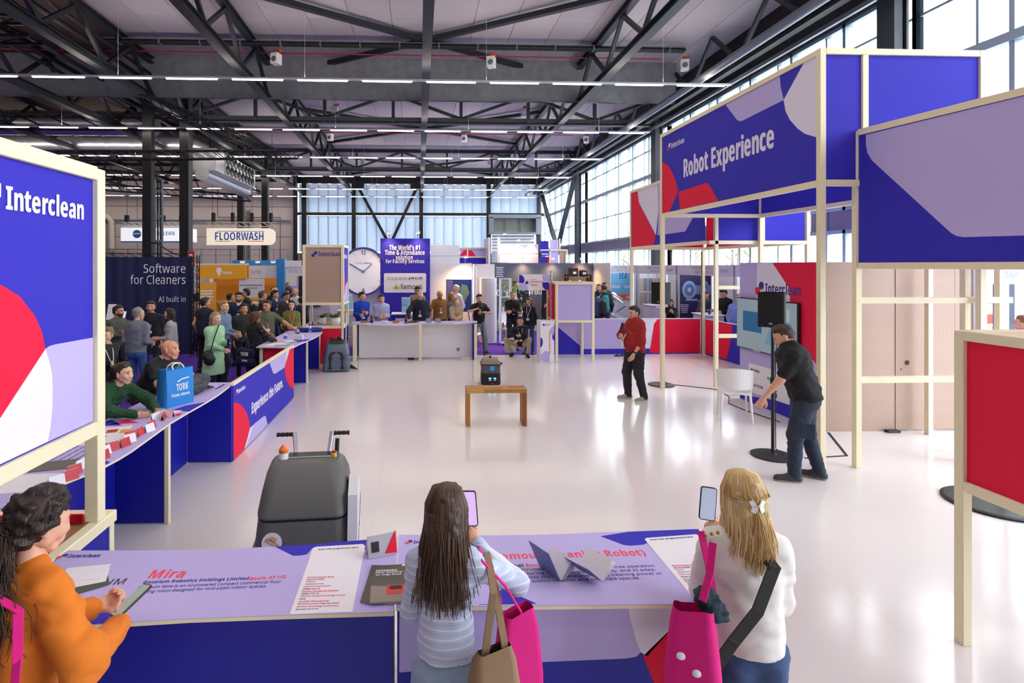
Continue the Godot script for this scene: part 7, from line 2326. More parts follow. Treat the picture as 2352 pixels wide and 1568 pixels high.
func shell_row(wb: Material) -> void:
	# stands along the glass wall, facing the floor
	var X := 8.55
	var fa: Material = mt("fascia_lilac", Color.html("d3cfe2"), .55)
	var names := [["05.624", "Hong Kong Trading", "and Services"], ["05.622", "ZHEJIANG GREENCO", "INDUSTRY CO LTD"], ["05.620", "Kingclean Environmental", "Technology Co., Ltd"], ["05.618", "DEVO FAIR FILAM", "INDUSTRY CO LTD"], ["05.616", "Cleaning Tools", "Import BV"]]
	var zs := [-11.2, -14.66, -18.02, -21.42, -24.84, -28.2]
	for i in 5:
		var t := thing("shell_stand", ["white shell stand with dark posters nearest the red side wall", "white shell stand with the compressor posters", "white shell stand with pale photo posters", "white shell stand with the orange and blue poster", "open white shell stand by the far glass doors"][i], "stand", v(X, 0, (zs[i] + zs[i + 1]) / 2))
		var za: float = zs[i]
		var zb: float = zs[i + 1]
		wall_x(t, "fascia", za - .03, zb + .03, 2.2, 2.52, X, fa, .03)
		for z in [za, zb]:
			put(t, "post", boxm(.05, 2.52, .05), M.zinc, inv(t) * xyz(X, 1.26, z))
		if i < 4:
			wall_x(t, "back_wall", za - .05, zb + .05, 0, 2.5, 9.78, wb, .04)
		wall_z(t, "side_wall", X + .05, 9.75, 0, 2.5, zb, wb, .03)
		for k in 3:
			word_at(t, names[i][k], [.4, 1.3, 1.1][k], .09, M.grey_steel, v(X - .017, [2.36, 2.42, 2.3][k], za - [.5, 1.7, 1.6][k] + 0.0), v(0, 0, 1), v(-1, 0, 0), false)
	# posters on the back walls
	var navy: Material = mt("poster_navy", Color.html("2a2658"), .5)
	for i in 3:
		var p := thing("compressor_poster", "dark blue poster showing a round compressor on the stand wall", "poster", v([8.98, 9.5, 9.45][i], 1.55, [-17.985, -17.985, -14.62][i]), 0, "compressor posters")
		put(p, "sheet", boxm(.86, 1.6, .02), navy)
		p.scale = v([.8, .42, .6][i], 1, 1) if i else v(.8, 1, 1)
		put(p, "compressor_print", mb().prism(PackedVector2Array(arc(-.05, .15, .3, .3, 0, 350, 24)), .004, xyz(0, 0, .01)).mesh(), hexm("8fa6c6", .4))
		put(p, "compressor_print", mb().prism(PackedVector2Array(arc(-.05, .15, .2, .2, 0, 350, 24)), .006, xyz(0, 0, .01)).mesh(), hexm("56719f", .4))
		put(p, "compressor_print", mb().prism(PackedVector2Array(arc(-.05, .15, .08, .08, 0, 350, 16)), .008, xyz(0, 0, .01)).mesh(), hexm("aabdd6", .4))
		put(p, "compressor_print", boxm(.3, .3, .01), hexm("7288ac", .4), xyz(.28, .15, .008))
		put(p, "compressor_print", boxm(.5, .06, .01), hexm("9fb2cf", .4), xyz(.05, -.18, .01))
		put(p, "heading_print", boxm(.6, .06, .004), hexm("2f9a6a"), xyz(0, .72, .012))
		for k in 5:
			put(p, "print_line", boxm(.36 - .03 * k, .02, .004), M.text_white, xyz(-.25, -.35 - .06 * k, .012))
	var sp := thing("cleaning_poster", "sky blue poster with an orange foot reading Professional", "poster", v(9.17, 1.6, -24.8))
	sp.scale = v(.32, .8, 1)
	put(sp, "sheet", boxm(3.4, 1.2, .02), hexm("6fb9de", .5), xyz(0, .1, 0))
	put(sp, "orange_foot", boxm(3.4, .32, .02), hexm("e0642c", .5), xyz(0, -.66, .001))
	words(sp, "SEA", 1.2, .34, hexm("2a62a8"), xyz(.3, .55, .012))
	words(sp, "Professional", 1.3, .2, M.text_white, xyz(-.8, -.05, .012))
	words(sp, "Demand", .9, .2, M.text_white, xyz(.9, -.05, .012))
	words(sp, "3million", .7, .16, M.text_white, xyz(-.6, -.66, .013))
	words(sp, "5.000", .7, .2, M.text_white, xyz(1.1, -.66, .013))
	for k in 3:
		var pp := thing("photo_poster", "pale photo poster of factory scenes on the stand wall", "poster", v(8.8 + .36 * k, 1.5, -21.385), 0, "photo posters")
		pp.scale = v(.38, 1, 1)
		put(pp, "sheet", boxm(.9, 1.5, .02), hexm("d7d2d6", .5))
		for i in 4:
			put(pp, "photo", boxm(.4, .5, .004), hexm(["a99a90", "8c8e98", "bcae9e", "7a8290"][(i + k) % 4], .5), xyz(-.21 + .42 * (i % 2), -.3 + .55 * (i / 2), .012))
	one("teal_banner", "narrow teal banner with white dots beside the compressor posters", "banner", boxm(.03, 1.9, .4), hexm("3aa6be", .5), xyz(9.5, 1.1, -15.4))
	# counters of the row
	for e: Array in [[8.75, -18.9, 1.1, "white counter with sample tools in the photo stand"], [8.85, -16.6, .9, "white counter where two men talk under the compressor posters"], [8.9, -20.6, .9, "white counter with cups at the edge of the photo stand"]]:
		var t := thing("stand_counter", e[3], "counter", v(e[0], 0, e[1]))
		put(t, "body", boxm(.5, 1.0, e[2], .01), fa, xyz(0, .5, 0))
		put(t, "top", boxm(.58, .03, e[2] + .08, .008), M.white_paint, xyz(0, 1.015, 0))
	for k in 6:
		one("sample_cup", "small cup standing on the counter of the photo stand", "cup", mb().lathe([Vector2(0, 0), Vector2(.03, 0), Vector2(.04, .1), Vector2(.033, .1), Vector2(.025, .01), Vector2(0, .01)], 12).mesh(), [M.white_paint, hexm("4a7ac0", .4)][k % 2], xyz(8.75 + .08 * (k % 2), 1.03, -18.5 - .16 * k), "cups on the counter")
	one("drink_can", "blue and red drink can on the counter under the compressor posters", "can", mb().lathe([Vector2(0, 0), Vector2(.033, .004), Vector2(.033, .155), Vector2(.027, .168), Vector2(0, .168)], 14).mesh(), hexm("3a3fb8", .3, .4), xyz(8.72, 1.03, -16.3))
	var ds := thing("display_rack", "zigzag clear acrylic display rack with tilted boxes", "display rack", v(7.15, 0, -19.5), -30)
	put(ds, "foot", boxm(.5, .16, .42, .01), M.zinc, xyz(0, .08, 0))
	for k in 4:
		var bx := put(ds, "tray_frame", mb().box(Transform3D(Basis(Vector3.BACK, .6 * (1 - 2 * (k % 2))), v(.08 * (1 - 2 * (k % 2)), .28 + .34 * k, 0)), v(.46, .03, .4)).mesh(), M.zinc)
		put(bx, "tray_glass", mb().box(Transform3D(Basis(Vector3.BACK, .6 * (1 - 2 * (k % 2))), v(.08 * (1 - 2 * (k % 2)) - .02, .36 + .34 * k, 0)), v(.42, .12, .36)).mesh(), M.pane_glass)
		put(bx, "sample_sheet", mb().box(Transform3D(Basis(Vector3.BACK, .6 * (1 - 2 * (k % 2))), v(.08 * (1 - 2 * (k % 2)), .31 + .34 * k, 0)), v(.3, .02, .28)).mesh(), hexm(["6a4ab0", "9aa3b5", "5a6f68", "c0c6cc"][k], .5))
	one("flight_case", "grey lilac flight case standing behind the low lavender wall", "case", mb().bx(0, .45, 0, .9, .8, .5, .02).bx(.1, .55, .255, .14, .08, .01).mesh(), hexm("8a8298", .5), xyz(6.6, 0, -16.6))
	# stand at the far right, partly seen through the rails
	var t := thing("shell_stand", "white shell stand with product posters seen through the right hand rails", "stand", v(9.3, 0, -9.0))
	wall_z(t, "poster_wall", 8.75, 9.85, 0, 2.2, -9.0, M.paper)
	wall_z(t, "fascia", 8.7, 9.85, 2.2, 2.55, -8.6, fa)
	put(t, "post", boxm(.06, 2.55, .06), mt("post_lilac", Color.html("8d86b8"), .5), inv(t) * xyz(9.36, 1.27, -8.6))
	text_z(t, "05.624", 9.45, 9.7, 2.3, 2.42, -8.56, M.grey_steel, false)
	wall_z(t, "photo_print", 8.8, 9.8, 1.52, 1.68, -8.97, hexm("b0463a", .5), .01)
	wall_z(t, "photo_print", 8.8, 9.8, 1.86, 1.95, -8.97, hexm("9a6a4a", .5), .01)
	text_z(t, "temperature resistant", 8.82, 9.7, 1.42, 1.48, -8.96, hexm("c9b23e"))
	text_z(t, "HI-LOCK YARN", 8.82, 9.4, 1.34, 1.4, -8.96, hexm("c9b23e"))
	put(t, "ring_mark", mb().tube([v(.0, 0, 0), v(.05, .03, 0), v(.1, 0, 0), v(.05, -.03, 0), v(0, 0, 0)], .012, 6).mesh(), hexm("8cc04a"), inv(t) * xyz(9.4, 2.05, -8.95))
# ---------------------------------------------------------------- people and what they carry
func wp(n: Node3D, p: Vector3) -> Vector3:
	return n.transform * p

func phone(label: String, p: Vector3, dx: Vector3, dz: Vector3, lit: Color) -> Node3D:
	var t := thing("smartphone", label, "phone")
	t.transform = facing(p, dx, dz)
	put(t, "case", mb().prism(rounded(.075, .155, .012), .009, xyz(0, 0, -.0045)).mesh(), M.black_plastic)
	put(t, "screen", mb().prism(rounded(.068, .146, .009), .001, xyz(0, 0, .0045)).mesh(), glow("phone_%s" % lit.to_html(), lit, .75))
	return t

# hair made of many thin locks that leave the crown, pass over the skull and hang down
func locks(node: Node3D, hexes: Array, length: float, n: int, sd: int, spread: float, wavy: float, a0: float, a1: float, tie := Vector3.INF) -> void:
	var hx: Transform3D = node.get_meta("rig").hx
	rng.seed = sd
	for tone in hexes.size():
		var b := mb()
		for i in n:
			var a := deg_to_rad(rng.randf_range(a0, a1))
			var d := v(sin(a), 0, cos(a))
			var y0 := rng.randf_range(.06, .125)
			var l := length * rng.randf_range(.72, 1.05)
			var rr := rng.randf_range(1.03, 1.09)
			var pts := [v(d.x * .02, .137, d.z * .02 - .015), v(d.x * .062, .122, d.z * .066 - .015) * v(rr, 1, rr), v(d.x * .09, .05, d.z * .1 - .016) * v(rr, 1, rr), v(d.x * .092, -.03, d.z * .102 - .012) * v(rr, 1, rr)]
			var e: Vector3 = pts[3]
			if tie != Vector3.INF:
				pts = [pts[0], pts[1], pts[2].lerp(tie, .25), pts[2].lerp(tie, .7), tie + v(rng.randfn(), rng.randfn(), rng.randfn()) * .008]
				for k in [2, 3]:
					pts[k] = v(0, .045, -.018) + (pts[k] - v(0, .045, -.018)).normalized() * rng.randf_range(.104, .116)
				e = tie
			var steps := 7 if wavy < .01 else 14
			var off := v(rng.randfn() * spread, 0, rng.randfn() * spread * .6)
			var ph := rng.randf() * TAU
			for k in range(1, steps + 1):
				var f := float(k) / steps
				pts.append(e + v(off.x * f + wavy * sin(ph + f * 14.0) * f, -l * f, off.z * f - .02 * sin(f * PI) + wavy * cos(ph + f * 12.0) * f))
			var rad := []
			for k in pts.size():
				rad.append((.0031 if k else .002) * (1.0 - .6 * float(k) / pts.size()))
			b.tube(pts, rad, 4, false)
		put(node, "hair_locks", b.mesh(), mt("lock_" + hexes[tone], Color.html(hexes[tone]), .42), hx)

func shoulder_bag(label: String, strap: Array, sw: float, bag: Array, m: Material, cat := "bag") -> Node3D:
	var t := thing("shoulder_bag", label, cat)
	for s: Array in strap:
		for i in s.size() - 1:
			put(t, "strap", mb().bar(s[i], s[i + 1] + (s[i + 1] - s[i]).normalized() * .008, sw, .006, .002).mesh(), m)
	if bag[0] is Vector3:
		var rings := []
		for e: Array in bag[2]:
			var q := []
			for c: Vector2 in rounded(e[1] * 2, e[2] * 2, e[2] * .8, 3):
				q.append(bag[0] + v(c.x, e[0] + .012 * sin(c.x * 40.0), -c.y).rotated(UP, deg_to_rad(bag[1])))
			rings.append(q)
		put(t, "bag", mb().loft(rings, true, false).mesh(), m)
	else:
		put(t, "bag", hull(skin(bag, .012, .03, [], .014, 7.0)), m)
	return t

func crowd() -> void:
	front_women()
	stage_men()
	left_crowd()
	back_crowd()
	right_crowd()

func front_women() -> void:
	# woman in the striped jumper, seen from behind
	var st := cloth("b9c4d8")
	var im := Image.create(64, 64, false, Image.FORMAT_RGB8)
	im.fill(Color(.86, .89, .95))
	for i in 2:
		im.fill_rect(Rect2i(0, 8 + 32 * i, 64, 6), Color(1, 1, 1))
		im.fill_rect(Rect2i(0, 22 + 32 * i, 64, 7), Color(.80, .85, .95))
	var sm := mt("striped_knit", Color.html("dfe3ee"), .85)
	sm.albedo_texture = ImageTexture.create_from_image(im)
	triplanar(sm, v(1, 15.0, 1))
	var jl := denim("jeans_pale", "9fb6d2")
	var p := person("person in a pale striped jumper and light jeans filming with a phone", {at = v(.11, 0, -2.25), turn = 176, h = 1.61, w = .8, fem = true, lean = 4.0, cell = .0105, skin = "dba68c", look = [-10, 8], top = {c = "b9c4d8", m = sm, name = "jumper", hem = .035, ease = .006, fold = .013, wave = 6.0, sleeve = 1.0}, legs = {c = "9fb6d2", m = jl, name = "jeans"}, rw = v(-.135, 1.25, .25), re = v(-.8, -.6, .1), rp = v(.5, 0, .8), rh = "grip", lw = v(.10, 1.02, .34), le = v(.2, -1, -.1), hair = ["long", "4a3324"], hair_cell = .008, shoe = "dddddd"})
	locks(p, ["4d3625", "6b4a32", "35251a"], .36, 230, 5, .024, .003, 66, 294)
	put(p, "wrist_band", mb().tube([v(-.134, 1.242, .242), v(-.138, 1.218, .235)], .033, 14, false).mesh(), hexm("2c2a90"))
	phone("smartphone with a lilac picture held up by the striped jumper woman", v(.227, 1.392, -2.52), v(.95, .1, .25), v(-.2, .1, 1), Color(.78, .66, .86))
	# her bags
	var hang := shoulder_bag("taupe suede handbag on a wide strap at the striped jumper woman's side", [[v(.275, 1.370, -2.03), v(.285, 1.295, -2.0), v(.25, 1.07, -1.98)], [v(.275, 1.370, -2.15), v(.30, 1.271, -2.08), v(.33, 1.07, -1.99)]], .03, [v(.285, .78, -1.985), 12.0, [[0, .09, .05], [.03, .105, .06], [.18, .1, .055], [.27, .085, .04], [.31, .065, .02]]], cloth("8d7358"), "handbag")
	var pk := cloth("d8127e")
	hang.position = v(0, -.045, -.11)
	hang = shoulder_bag("magenta cotton bag hanging from the striped jumper woman's shoulder", [[v(.245, 1.385, -2.06), v(.34, 1.281, -2.06), v(.40, 1.181, -2.06)], [v(.245, 1.385, -2.16), v(.30, 1.281, -2.14), v(.33, 1.170, -2.14)]], .022, [v(.40, .70, -2.12), 18.0, [[0, .11, .04], [.2, .105, .05], [.38, .085, .04], [.45, .065, .03]]], pk)
	hang.position = v(0, -.045, -.11)
	# blonde woman in white
	var wt := cloth("e4dfda")
	p = person("person with long blonde hair and a white top filming with a phone", {at = v(1.41, 0, -2.32), turn = 168, h = 1.62, w = 1.0, fem = true, lean = 5.0, cell = .0105, skin = "e2b59c", look = [12, 6], top = {c = "e4dfda", m = wt, name = "top", hem = -.02, ease = .012, fold = .016, wave = 5.0}, legs = {c = "3a5580", m = denim("jeans_blue", "3f5a86"), name = "jeans"}, lw = v(.064, 1.2, .255), le = v(.25, -1, -.1), lp = v(-.5, 0, .8), lh = "grip", rw = v(-.12, 1.04, .32), re = v(-.15, -1, -.1), hair = ["long", "e0c48c"], hair_cell = .008})
	locks(p, ["dcbc84", "c7a063", "ecd7a6"], .29, 230, 9, .022, .003, 60, 300)
	locks(p, ["d4b278", "b8915a"], .30, 70, 12, .035, .003, 80, 280, v(.0, .0, -.118))
	var clip_t := thing("hair_clip", "white butterfly hair clip in the blonde hair", "hair clip")
	clip_t.transform = p.transform * (p.get_meta("rig").hx as Transform3D) * xyz(0, .0, -.135, 180)
	for sx in [-1, 1]:
		put(clip_t, "wing", mb().prism(PackedVector2Array([Vector2(0, 0), Vector2(.022 * sx, .03), Vector2(.04 * sx, .022), Vector2(.026 * sx, .0), Vector2(.034 * sx, -.022), Vector2(.014 * sx, -.03)]), .006, Transform3D(Basis(UP, .35 * sx), V0)).mesh(), M.white_paint)
	phone("smartphone in a black case held up beside the blonde head", v(1.395, 1.35, -2.62), v(.97, -.12, .15), v(-.05, .12, 1), Color(.55, .58, .66))
	for k in 3:
		put(p, "shoulder_button", mb().ball(v(.13 + .025 * k, 1.36 - .008 * k, -.035), v(.008, .008, .008), 8).mesh(), hexm("a08a4a", .3, .8))
	var bag := shoulder_bag("magenta cotton shopping bag hanging from the blonde woman's shoulder", [[v(1.165, 1.400, -2.12), v(1.13, 1.295, -2.08), v(1.085, 1.209, -2.05)], [v(1.165, 1.400, -2.22), v(1.165, 1.295, -2.16), v(1.165, 1.191, -2.12)]], .03, [v(1.06, .72, -2.08), -30.0, [[0, .115, .05], [.2, .105, .055], [.36, .088, .05], [.44, .075, .035]]], pk)
	bag.position = v(.055, -.05, -.13)
	for k in 3:
		put(bag, "white_print", mb().ball(v(1.0 + .05 * k, .98 - .05 * k, -2.055 + .03 * k), v(.022, .016, .012), 10).mesh(), M.paper)
	put(bag, "scarf", hull(skin([[v(1.12, 1.18, -2.1), v(1.15, 1.14, -2.07), .045, .04]], .01, .02, [], .02, 18.0)), cloth("1f3440"))
	var cb := thing("crossbody_bag", "black crossbody bag with a wide strap across the white top", "handbag")
	for e: Array in [[v(1.40, 1.36, -2.24), v(1.385, 1.33, -2.055)], [v(1.385, 1.33, -2.055), v(1.30, 1.17, -2.03)], [v(1.30, 1.17, -2.03), v(1.20, 1.05, -2.03)], [v(1.20, 1.05, -2.03), v(1.145, .93, -2.06)]]:
		put(cb, "strap", mb().box(facing((e[0] + e[1]) / 2, e[1] - e[0], v(-.1, .1, 1)), v(e[0].distance_to(e[1]) + .015, .05, .006), .002).mesh(), M.black_plastic)
	put(cb, "bag", hull(skin([[v(1.13, .86, -2.14), v(1.13, .72, -2.12), .07, .085, 1.5, v(1, 0, 0)]], .012, .02)), M.black_plastic)
	cb.position = v(.06, -.06, -.14)
	put(cb, "charm", mb().ball(v(1.14, .80, -2.02), v(.012, .02, .012), 8).mesh(), M.zinc)
	# woman in orange at the left table
	var ok := cloth("d9771b")
	p = person("person with a curly dark ponytail in an orange jumper holding a phone", {at = v(-1.47, 0, -2.06), turn = 150, h = 1.68, w = 1.02, fem = true, lean = 7.0, cell = .0105, skin = "dba68c", look = [-8, 14], top = {c = "d9771b", m = ok, name = "jumper", hem = -.05, ease = .02, fold = .02, wave = 5.0}, legs = {c = "2b2c34"}, lw = v(.08, 1.06, .33), rw = v(-.16, 1.08, .28), re = v(-.6, -.8, .1), lp = v(-.6, .7, .2), rp = v(.9, 0, .2), lh = "grip", rh = "grip", hair = ["wavy", "2b1d16"], hair_cell = .009})
	locks(p, ["2f2018", "41291c", "1e1410"], .42, 150, 15, .11, .03, 95, 265, v(0, .03, -.12))
	locks(p, ["33231a", "281a13"], .06, 120, 16, .02, .004, 62, 298, v(0, .03, -.12))
	phone("smartphone with a green rimmed case in the orange jumper woman's hand", v(-1.185, 1.12, -2.33), v(.75, .25, .55), v(-.35, .9, .2), Color(.5, .55, .5))
	shoulder_bag("magenta cotton bag strap over the orange jumper", [[v(-1.50, 1.39, -1.90), v(-1.42, 1.36, -1.86), v(-1.395, 1.2, -1.82), v(-1.40, 1.0, -1.82)], [v(-1.44, 1.385, -1.93), v(-1.35, 1.34, -1.92), v(-1.325, 1.2, -1.88), v(-1.335, .95, -1.86)]], .03, [[v(-1.40, .86, -1.84), v(-1.34, .86, -1.88), .06, .06, 2.0, v(.7, 0, .7)], [v(-1.42, .6, -1.84), v(-1.34, .6, -1.88), .13, .13, 2.2, v(.7, 0, .7)]], pk)
	var bb := shoulder_bag("black padded bag with white letters beside the orange jumper", [[v(-1.30, 1.36, -2.0), v(-1.22, 1.2, -1.96), v(-1.19, 1.05, -1.96)]], .02, [[v(-1.19, .98, -1.97), v(-1.17, .84, -1.97), .05, .06, 1.2, v(1, 0, .3)]], cloth("24262b"))

func denim(key: String, hex: String) -> StandardMaterial3D:
	var m := mt(key, Color.html(hex), .85)
	m.albedo_texture = noise_tex(.2, Color(.8, .8, .82), Color(1, 1, 1), 77, 256, 4)
	triplanar(m, v(4, 4, 4))
	return m

func stage_men() -> void:
	var p := person("person in a dark red jumper speaking into a microphone", {at = v(4.02, 0, -10.15), turn = -78, h = 1.77, w = 1.3, belly = .17, lean = 0.0, cell = .014, skin = "d7a083", look = [4, 10], top = {c = "9c1f1f", name = "jumper", sleeve = .66, hem = -.06, ease = .012, fold = .014}, legs = {c = "23232b", loose = .016}, shoe = "a89a86", sole = "e4e0d8", rw = v(-.1, 1.2, .26), re = v(-.7, -.7, .1), rh = "grip", rp = v(.9, 0, -.3), lw = v(.2, .9, .15), le = v(.6, 0, -.9), hair = ["short", "2c201a"], la = v(.13, .085, -.10), ra = v(-.12, .085, .07), lf = v(.15, 0, 1), rf = v(-.2, 0, 1)})
	put(p, "shirt_collar", hull(skin([[v(-.06, 1.485, .02), v(.06, 1.485, .02), .028, .028], [v(-.06, 1.47, .05), v(.0, 1.43, .1), .022, .018], [v(.06, 1.47, .05), v(.0, 1.43, .1), .022, .018]], .01, .015)), cloth("c8c4d0"))
	put(p, "watch", mb().tube([v(.205, .93, .135), v(.203, .905, .145)], .034, 12, false).mesh(), M.black_plastic)
	put(p, "lanyard", mb().tube([v(.07, 1.47, .05), v(.06, 1.34, .16), v(.03, 1.2, .24), v(.0, 1.1, .265)], .008, 6).mesh(), M.paper)
	put(p, "badge", boxm(.08, .11, .004), M.paper, Transform3D(Basis(Vector3.RIGHT, .1), v(.0, 1.05, .27)))
	var mic := thing("microphone", "black hand microphone held to the mouth of the man in red", "microphone")
	var a := wp(p, v(-.06, 1.2, .31))
	var b := wp(p, v(-.03, 1.42, .245))
	put(mic, "handle", mb().tube([a, b], [.016, .022], 10).mesh(), M.black_plastic)
	put(mic, "head", mb().ball(b, v(.028, .028, .028), 12).mesh(), hexm("3a3a3e", .4, .6))
	var jn := denim("work_jeans", "2b3648")
	p = person("person in a black polo shirt and work jeans bending down by the speaker stand", {at = v(4.5, 0, -6.28), turn = -118, h = 1.86, w = 1.28, belly = .07, lean = 17.0, cell = .014, skin = "d9a288", look = [0, 34], top = {c = "121317", name = "polo_shirt", sleeve = .34, hem = -.07, ease = .018, fold = .02, wave = 5.0, collar = .02}, legs = {c = "2d3f5c", m = jn, name = "work_jeans", loose = .014}, shoe = "33363c", sole = "8d8a82", lw = v(.2, .87, .48), le = v(.5, .1, -.9), ld = v(-.2, -.85, .4), rw = v(-.3, .84, .02), re = v(-.5, .0, -.9), hair = ["short", "4a3426"], la = v(.12, .085, .12), ra = v(-.11, .085, -.16)})
	for k in 2:
		put(p, "wrist_strap", mb().tube([v(-.3, .90, .015), v(-.3, .87, .018)], .034, 12, false).mesh(), M.black_plastic)
	for e: Array in [[v(.20, .62, .0), .0], [v(-.205, .62, -.02), .0]]:
		put(p, "pocket", boxm(.02, .17, .15, .008), jn, at(e[0]))
	# visitor at the right edge of the hall
	person("person with ginger hair in a pale blue shirt at the product posters", {at = v(9.55, 0, -8.3), turn = -150, h = 1.74, cell = .022, skin = "dba68c", top = {c = "8fa6cc"}, hair = ["short", "b0713a"]})

func left_crowd() -> void:
	var g: Material = cloth("2f6a3c")
	if not M.has("leopard"):
		var lm := mt("leopard", Color.WHITE, .85)
		lm.albedo_texture = noise_tex(.12, Color.html("0a100c"), Color.html("2a7a42"), 91, 256, 2)
		(lm.albedo_texture as NoiseTexture2D).color_ramp.set_offset(0, .55)
		(lm.albedo_texture as NoiseTexture2D).color_ramp.set_offset(1, .62)
		triplanar(lm, v(3.4, 3.4, 3.4))
	person("person with a dark ponytail in a green spotted blouse leaning on the side counter", {at = v(-3.28, 0, -5.9), turn = 72, h = 1.66, fem = true, lean = 38.0, pelvis = v(0, .9, -.12), cell = .013, skin = "dba98f", look = [5, 0], top = {c = "2f6a3c", m = M.leopard, name = "blouse", ease = .02, fold = .018}, legs = {c = "c9b294"}, lw = v(.1, 1.02, .55), rw = v(-.12, 1.02, .5), le = v(.8, -.3, 0), re = v(-.8, -.3, 0), la = v(.11, .085, -.25), ra = v(-.1, .085, -.2), hair = ["pony", "3a2418"]})
	person("person with a shaved head in a black shirt leaning on the side counter", {at = v(-3.32, 0, -7.0), turn = 76, h = 1.78, lean = 34.0, pelvis = v(0, .92, -.1), cell = .014, skin = "d99a7c", look = [8, -4], top = {c = "1c1d22", sleeve = .34, name = "shirt", ease = .014}, legs = {c = "2a2a30"}, lw = v(.14, 1.03, .5), rw = v(-.14, 1.03, .52), le = v(.8, -.3, 0), re = v(-.8, -.3, 0), la = v(.11, .085, -.25), ra = v(-.1, .085, -.2), lanyard = "e8e8ec"})
	var far := .023
	person("person in a black jacket and pale jeans with fair tied hair, arms folded", {at = v(-4.5, 0, -8.1), turn = 60, h = 1.65, fem = true, cell = far, skin = "d9a98e", look = [-60, 5], top = {c = "1d1e22", name = "jacket", coat = .14, ease = .018}, legs = {c = "8fa5c4", name = "jeans"}, lw = v(-.05, 1.12, .24), rw = v(.05, 1.06, .24), hair = ["bun", "8a6c48"], lanyard = "e6e6ea", shoe = "e0e0e0"})
	person("person with grey hair in a grey jumper and jeans, seen from behind", {at = v(-5.2, 0, -10.4), turn = 172, h = 1.76, w = 1.08, cell = far, skin = "d3a38a", look = [-20, 0], top = {c = "6d727c", name = "jumper"}, legs = {c = "34548a", name = "jeans"}, lw = v(.16, 1.05, .22), rw = v(-.16, 1.05, .22), hair = ["crop", "9a9894"]})
	person("person with a dark beard in an olive green jumper listening", {at = v(-6.15, 0, -11.5), turn = 75, h = 1.72, cell = far, skin = "c2906f", beard = .9, look = [5, 0], top = {c = "4f5646", name = "jumper"}, legs = {c = "1f2026"}, hair = ["short", "17120f"], lanyard = "e88a7a", rw = v(-.12, 1.1, .25), lw = v(.1, 1.12, .25)})
	person("person with short hair and stubble in a black vest facing the room", {at = v(-5.78, 0, -12.2), turn = 12, h = 1.76, cell = far, skin = "cf9e83", beard = .4, top = {c = "17181c", name = "vest"}, legs = {c = "22242c"}, hair = ["quiff", "463228"], lanyard = "d8d8e4"})
	person("person with long dark hair in a light grey shirt with rolled sleeves", {at = v(-4.95, 0, -11.3), turn = -75, h = 1.68, fem = true, cell = far, skin = "d4a184", top = {c = "a9a9ab", name = "shirt", sleeve = .75, ease = .016}, legs = {c = "8f9094"}, rw = v(-.1, 1.05, .25), lw = v(.08, 1.05, .26), hair = ["long", "2d1a14"]})
	person("person with dark hair in a navy waistcoat, seen from behind", {at = v(-5.05, 0, -13.2), turn = 165, h = 1.78, w = 1.08, cell = far, skin = "cf9c80", look = [-35, 0], top = {c = "1b2236", name = "waistcoat", sleeve = .1}, legs = {c = "15161b"}, hair = ["short", "33231b"]})
	person("person with fair hair in a bun and a blue grey suit, gesturing", {at = v(-4.1, 0, -11.65), turn = 70, h = 1.8, cell = far, skin = "e0b296", look = [5, 0], top = {c = "6f88a4", name = "suit_jacket", coat = .12}, legs = {c = "3e4a5c"}, lw = v(.05, 1.12, .34), rw = v(-.1, 1.1, .36), hair = ["bun", "b08a58"]})
	var m := person("person with fair hair in a long mint green coat", {at = v(-3.75, 0, -10.25), turn = 62, h = 1.68, w = 1.1, fem = true, cell = .018, skin = "e0b49c", look = [6, 0], top = {c = "a3cfa0", name = "coat", coat = .4, ease = .02}, legs = {c = "17181c"}, lw = v(.08, 1.1, .26), rw = v(-.05, 1.0, .26), hair = ["bob", "c2a072"]})
	shoulder_bag("small black handbag worn across the mint green coat", [[wp(m, v(.02, 1.44, .12)), wp(m, v(-.14, 1.2, .17)), wp(m, v(-.2, .95, .14))]], .02, [[wp(m, v(-.22, .9, .1)), wp(m, v(-.22, .82, .16)), .1, .1, 1.6, v(.5, 0, .8)]], M.black_plastic, "handbag")
	one("drink_can", "dark drink can held by the woman in the mint coat", "can", mb().lathe([Vector2(0, 0), Vector2(.033, .004), Vector2(.033, .14), Vector2(0, .15)], 12).mesh(), hexm("23305c", .3, .5), at(wp(m, v(.02, 1.05, .36))))
	var tk := shoulder_bag("navy cotton bag with white letters hanging beside the mint coat", [[v(-3.3, 1.15, -10.75), v(-3.25, .95, -10.7)], [v(-3.38, 1.15, -10.85), v(-3.42, .95, -10.78)]], .02, [[v(-3.42, .84, -10.76), v(-3.22, .82, -10.7), .09, .09, 1.8, v(-.2, 0, 1)], [v(-3.42, .68, -10.76), v(-3.22, .66, -10.7), .1, .1, 1.8, v(-.2, 0, 1)]], cloth("171d44"))
	words(tk, "TORK", .16, .07, M.text_white, xyz(-3.32, .82, -10.655, -14))
	words(tk, "Think", .12, .04, M.text_white, xyz(-3.32, .70, -10.65, -14))
	person("person with curly auburn hair in a black textured coat, seen from behind", {at = v(-3.28, 0, -11.1), turn = 155, h = 1.6, w = 1.12, fem = true, cell = .018, skin = "d9a98e", look = [-25, 8], top = {c = "17171b", name = "coat", coat = .2, fold = .03, wave = 14.0}, legs = {c = "121216"}, lw = v(-.05, 1.0, .4), rw = v(-.3, 1.0, .3), hair = ["curly", "6e4324"]})
	person("person with dark hair in a charcoal jacket looking sideways", {at = v(-3.85, 0, -12.3), turn = 20, h = 1.7, w = 1.08, cell = far, skin = "c9976f", look = [25, 4], top = {c = "33332f", name = "jacket", coat = .1, collar = .03}, legs = {c = "26262a"}, lw = v(.1, 1.05, .22), hair = ["short", "1d1713"]})
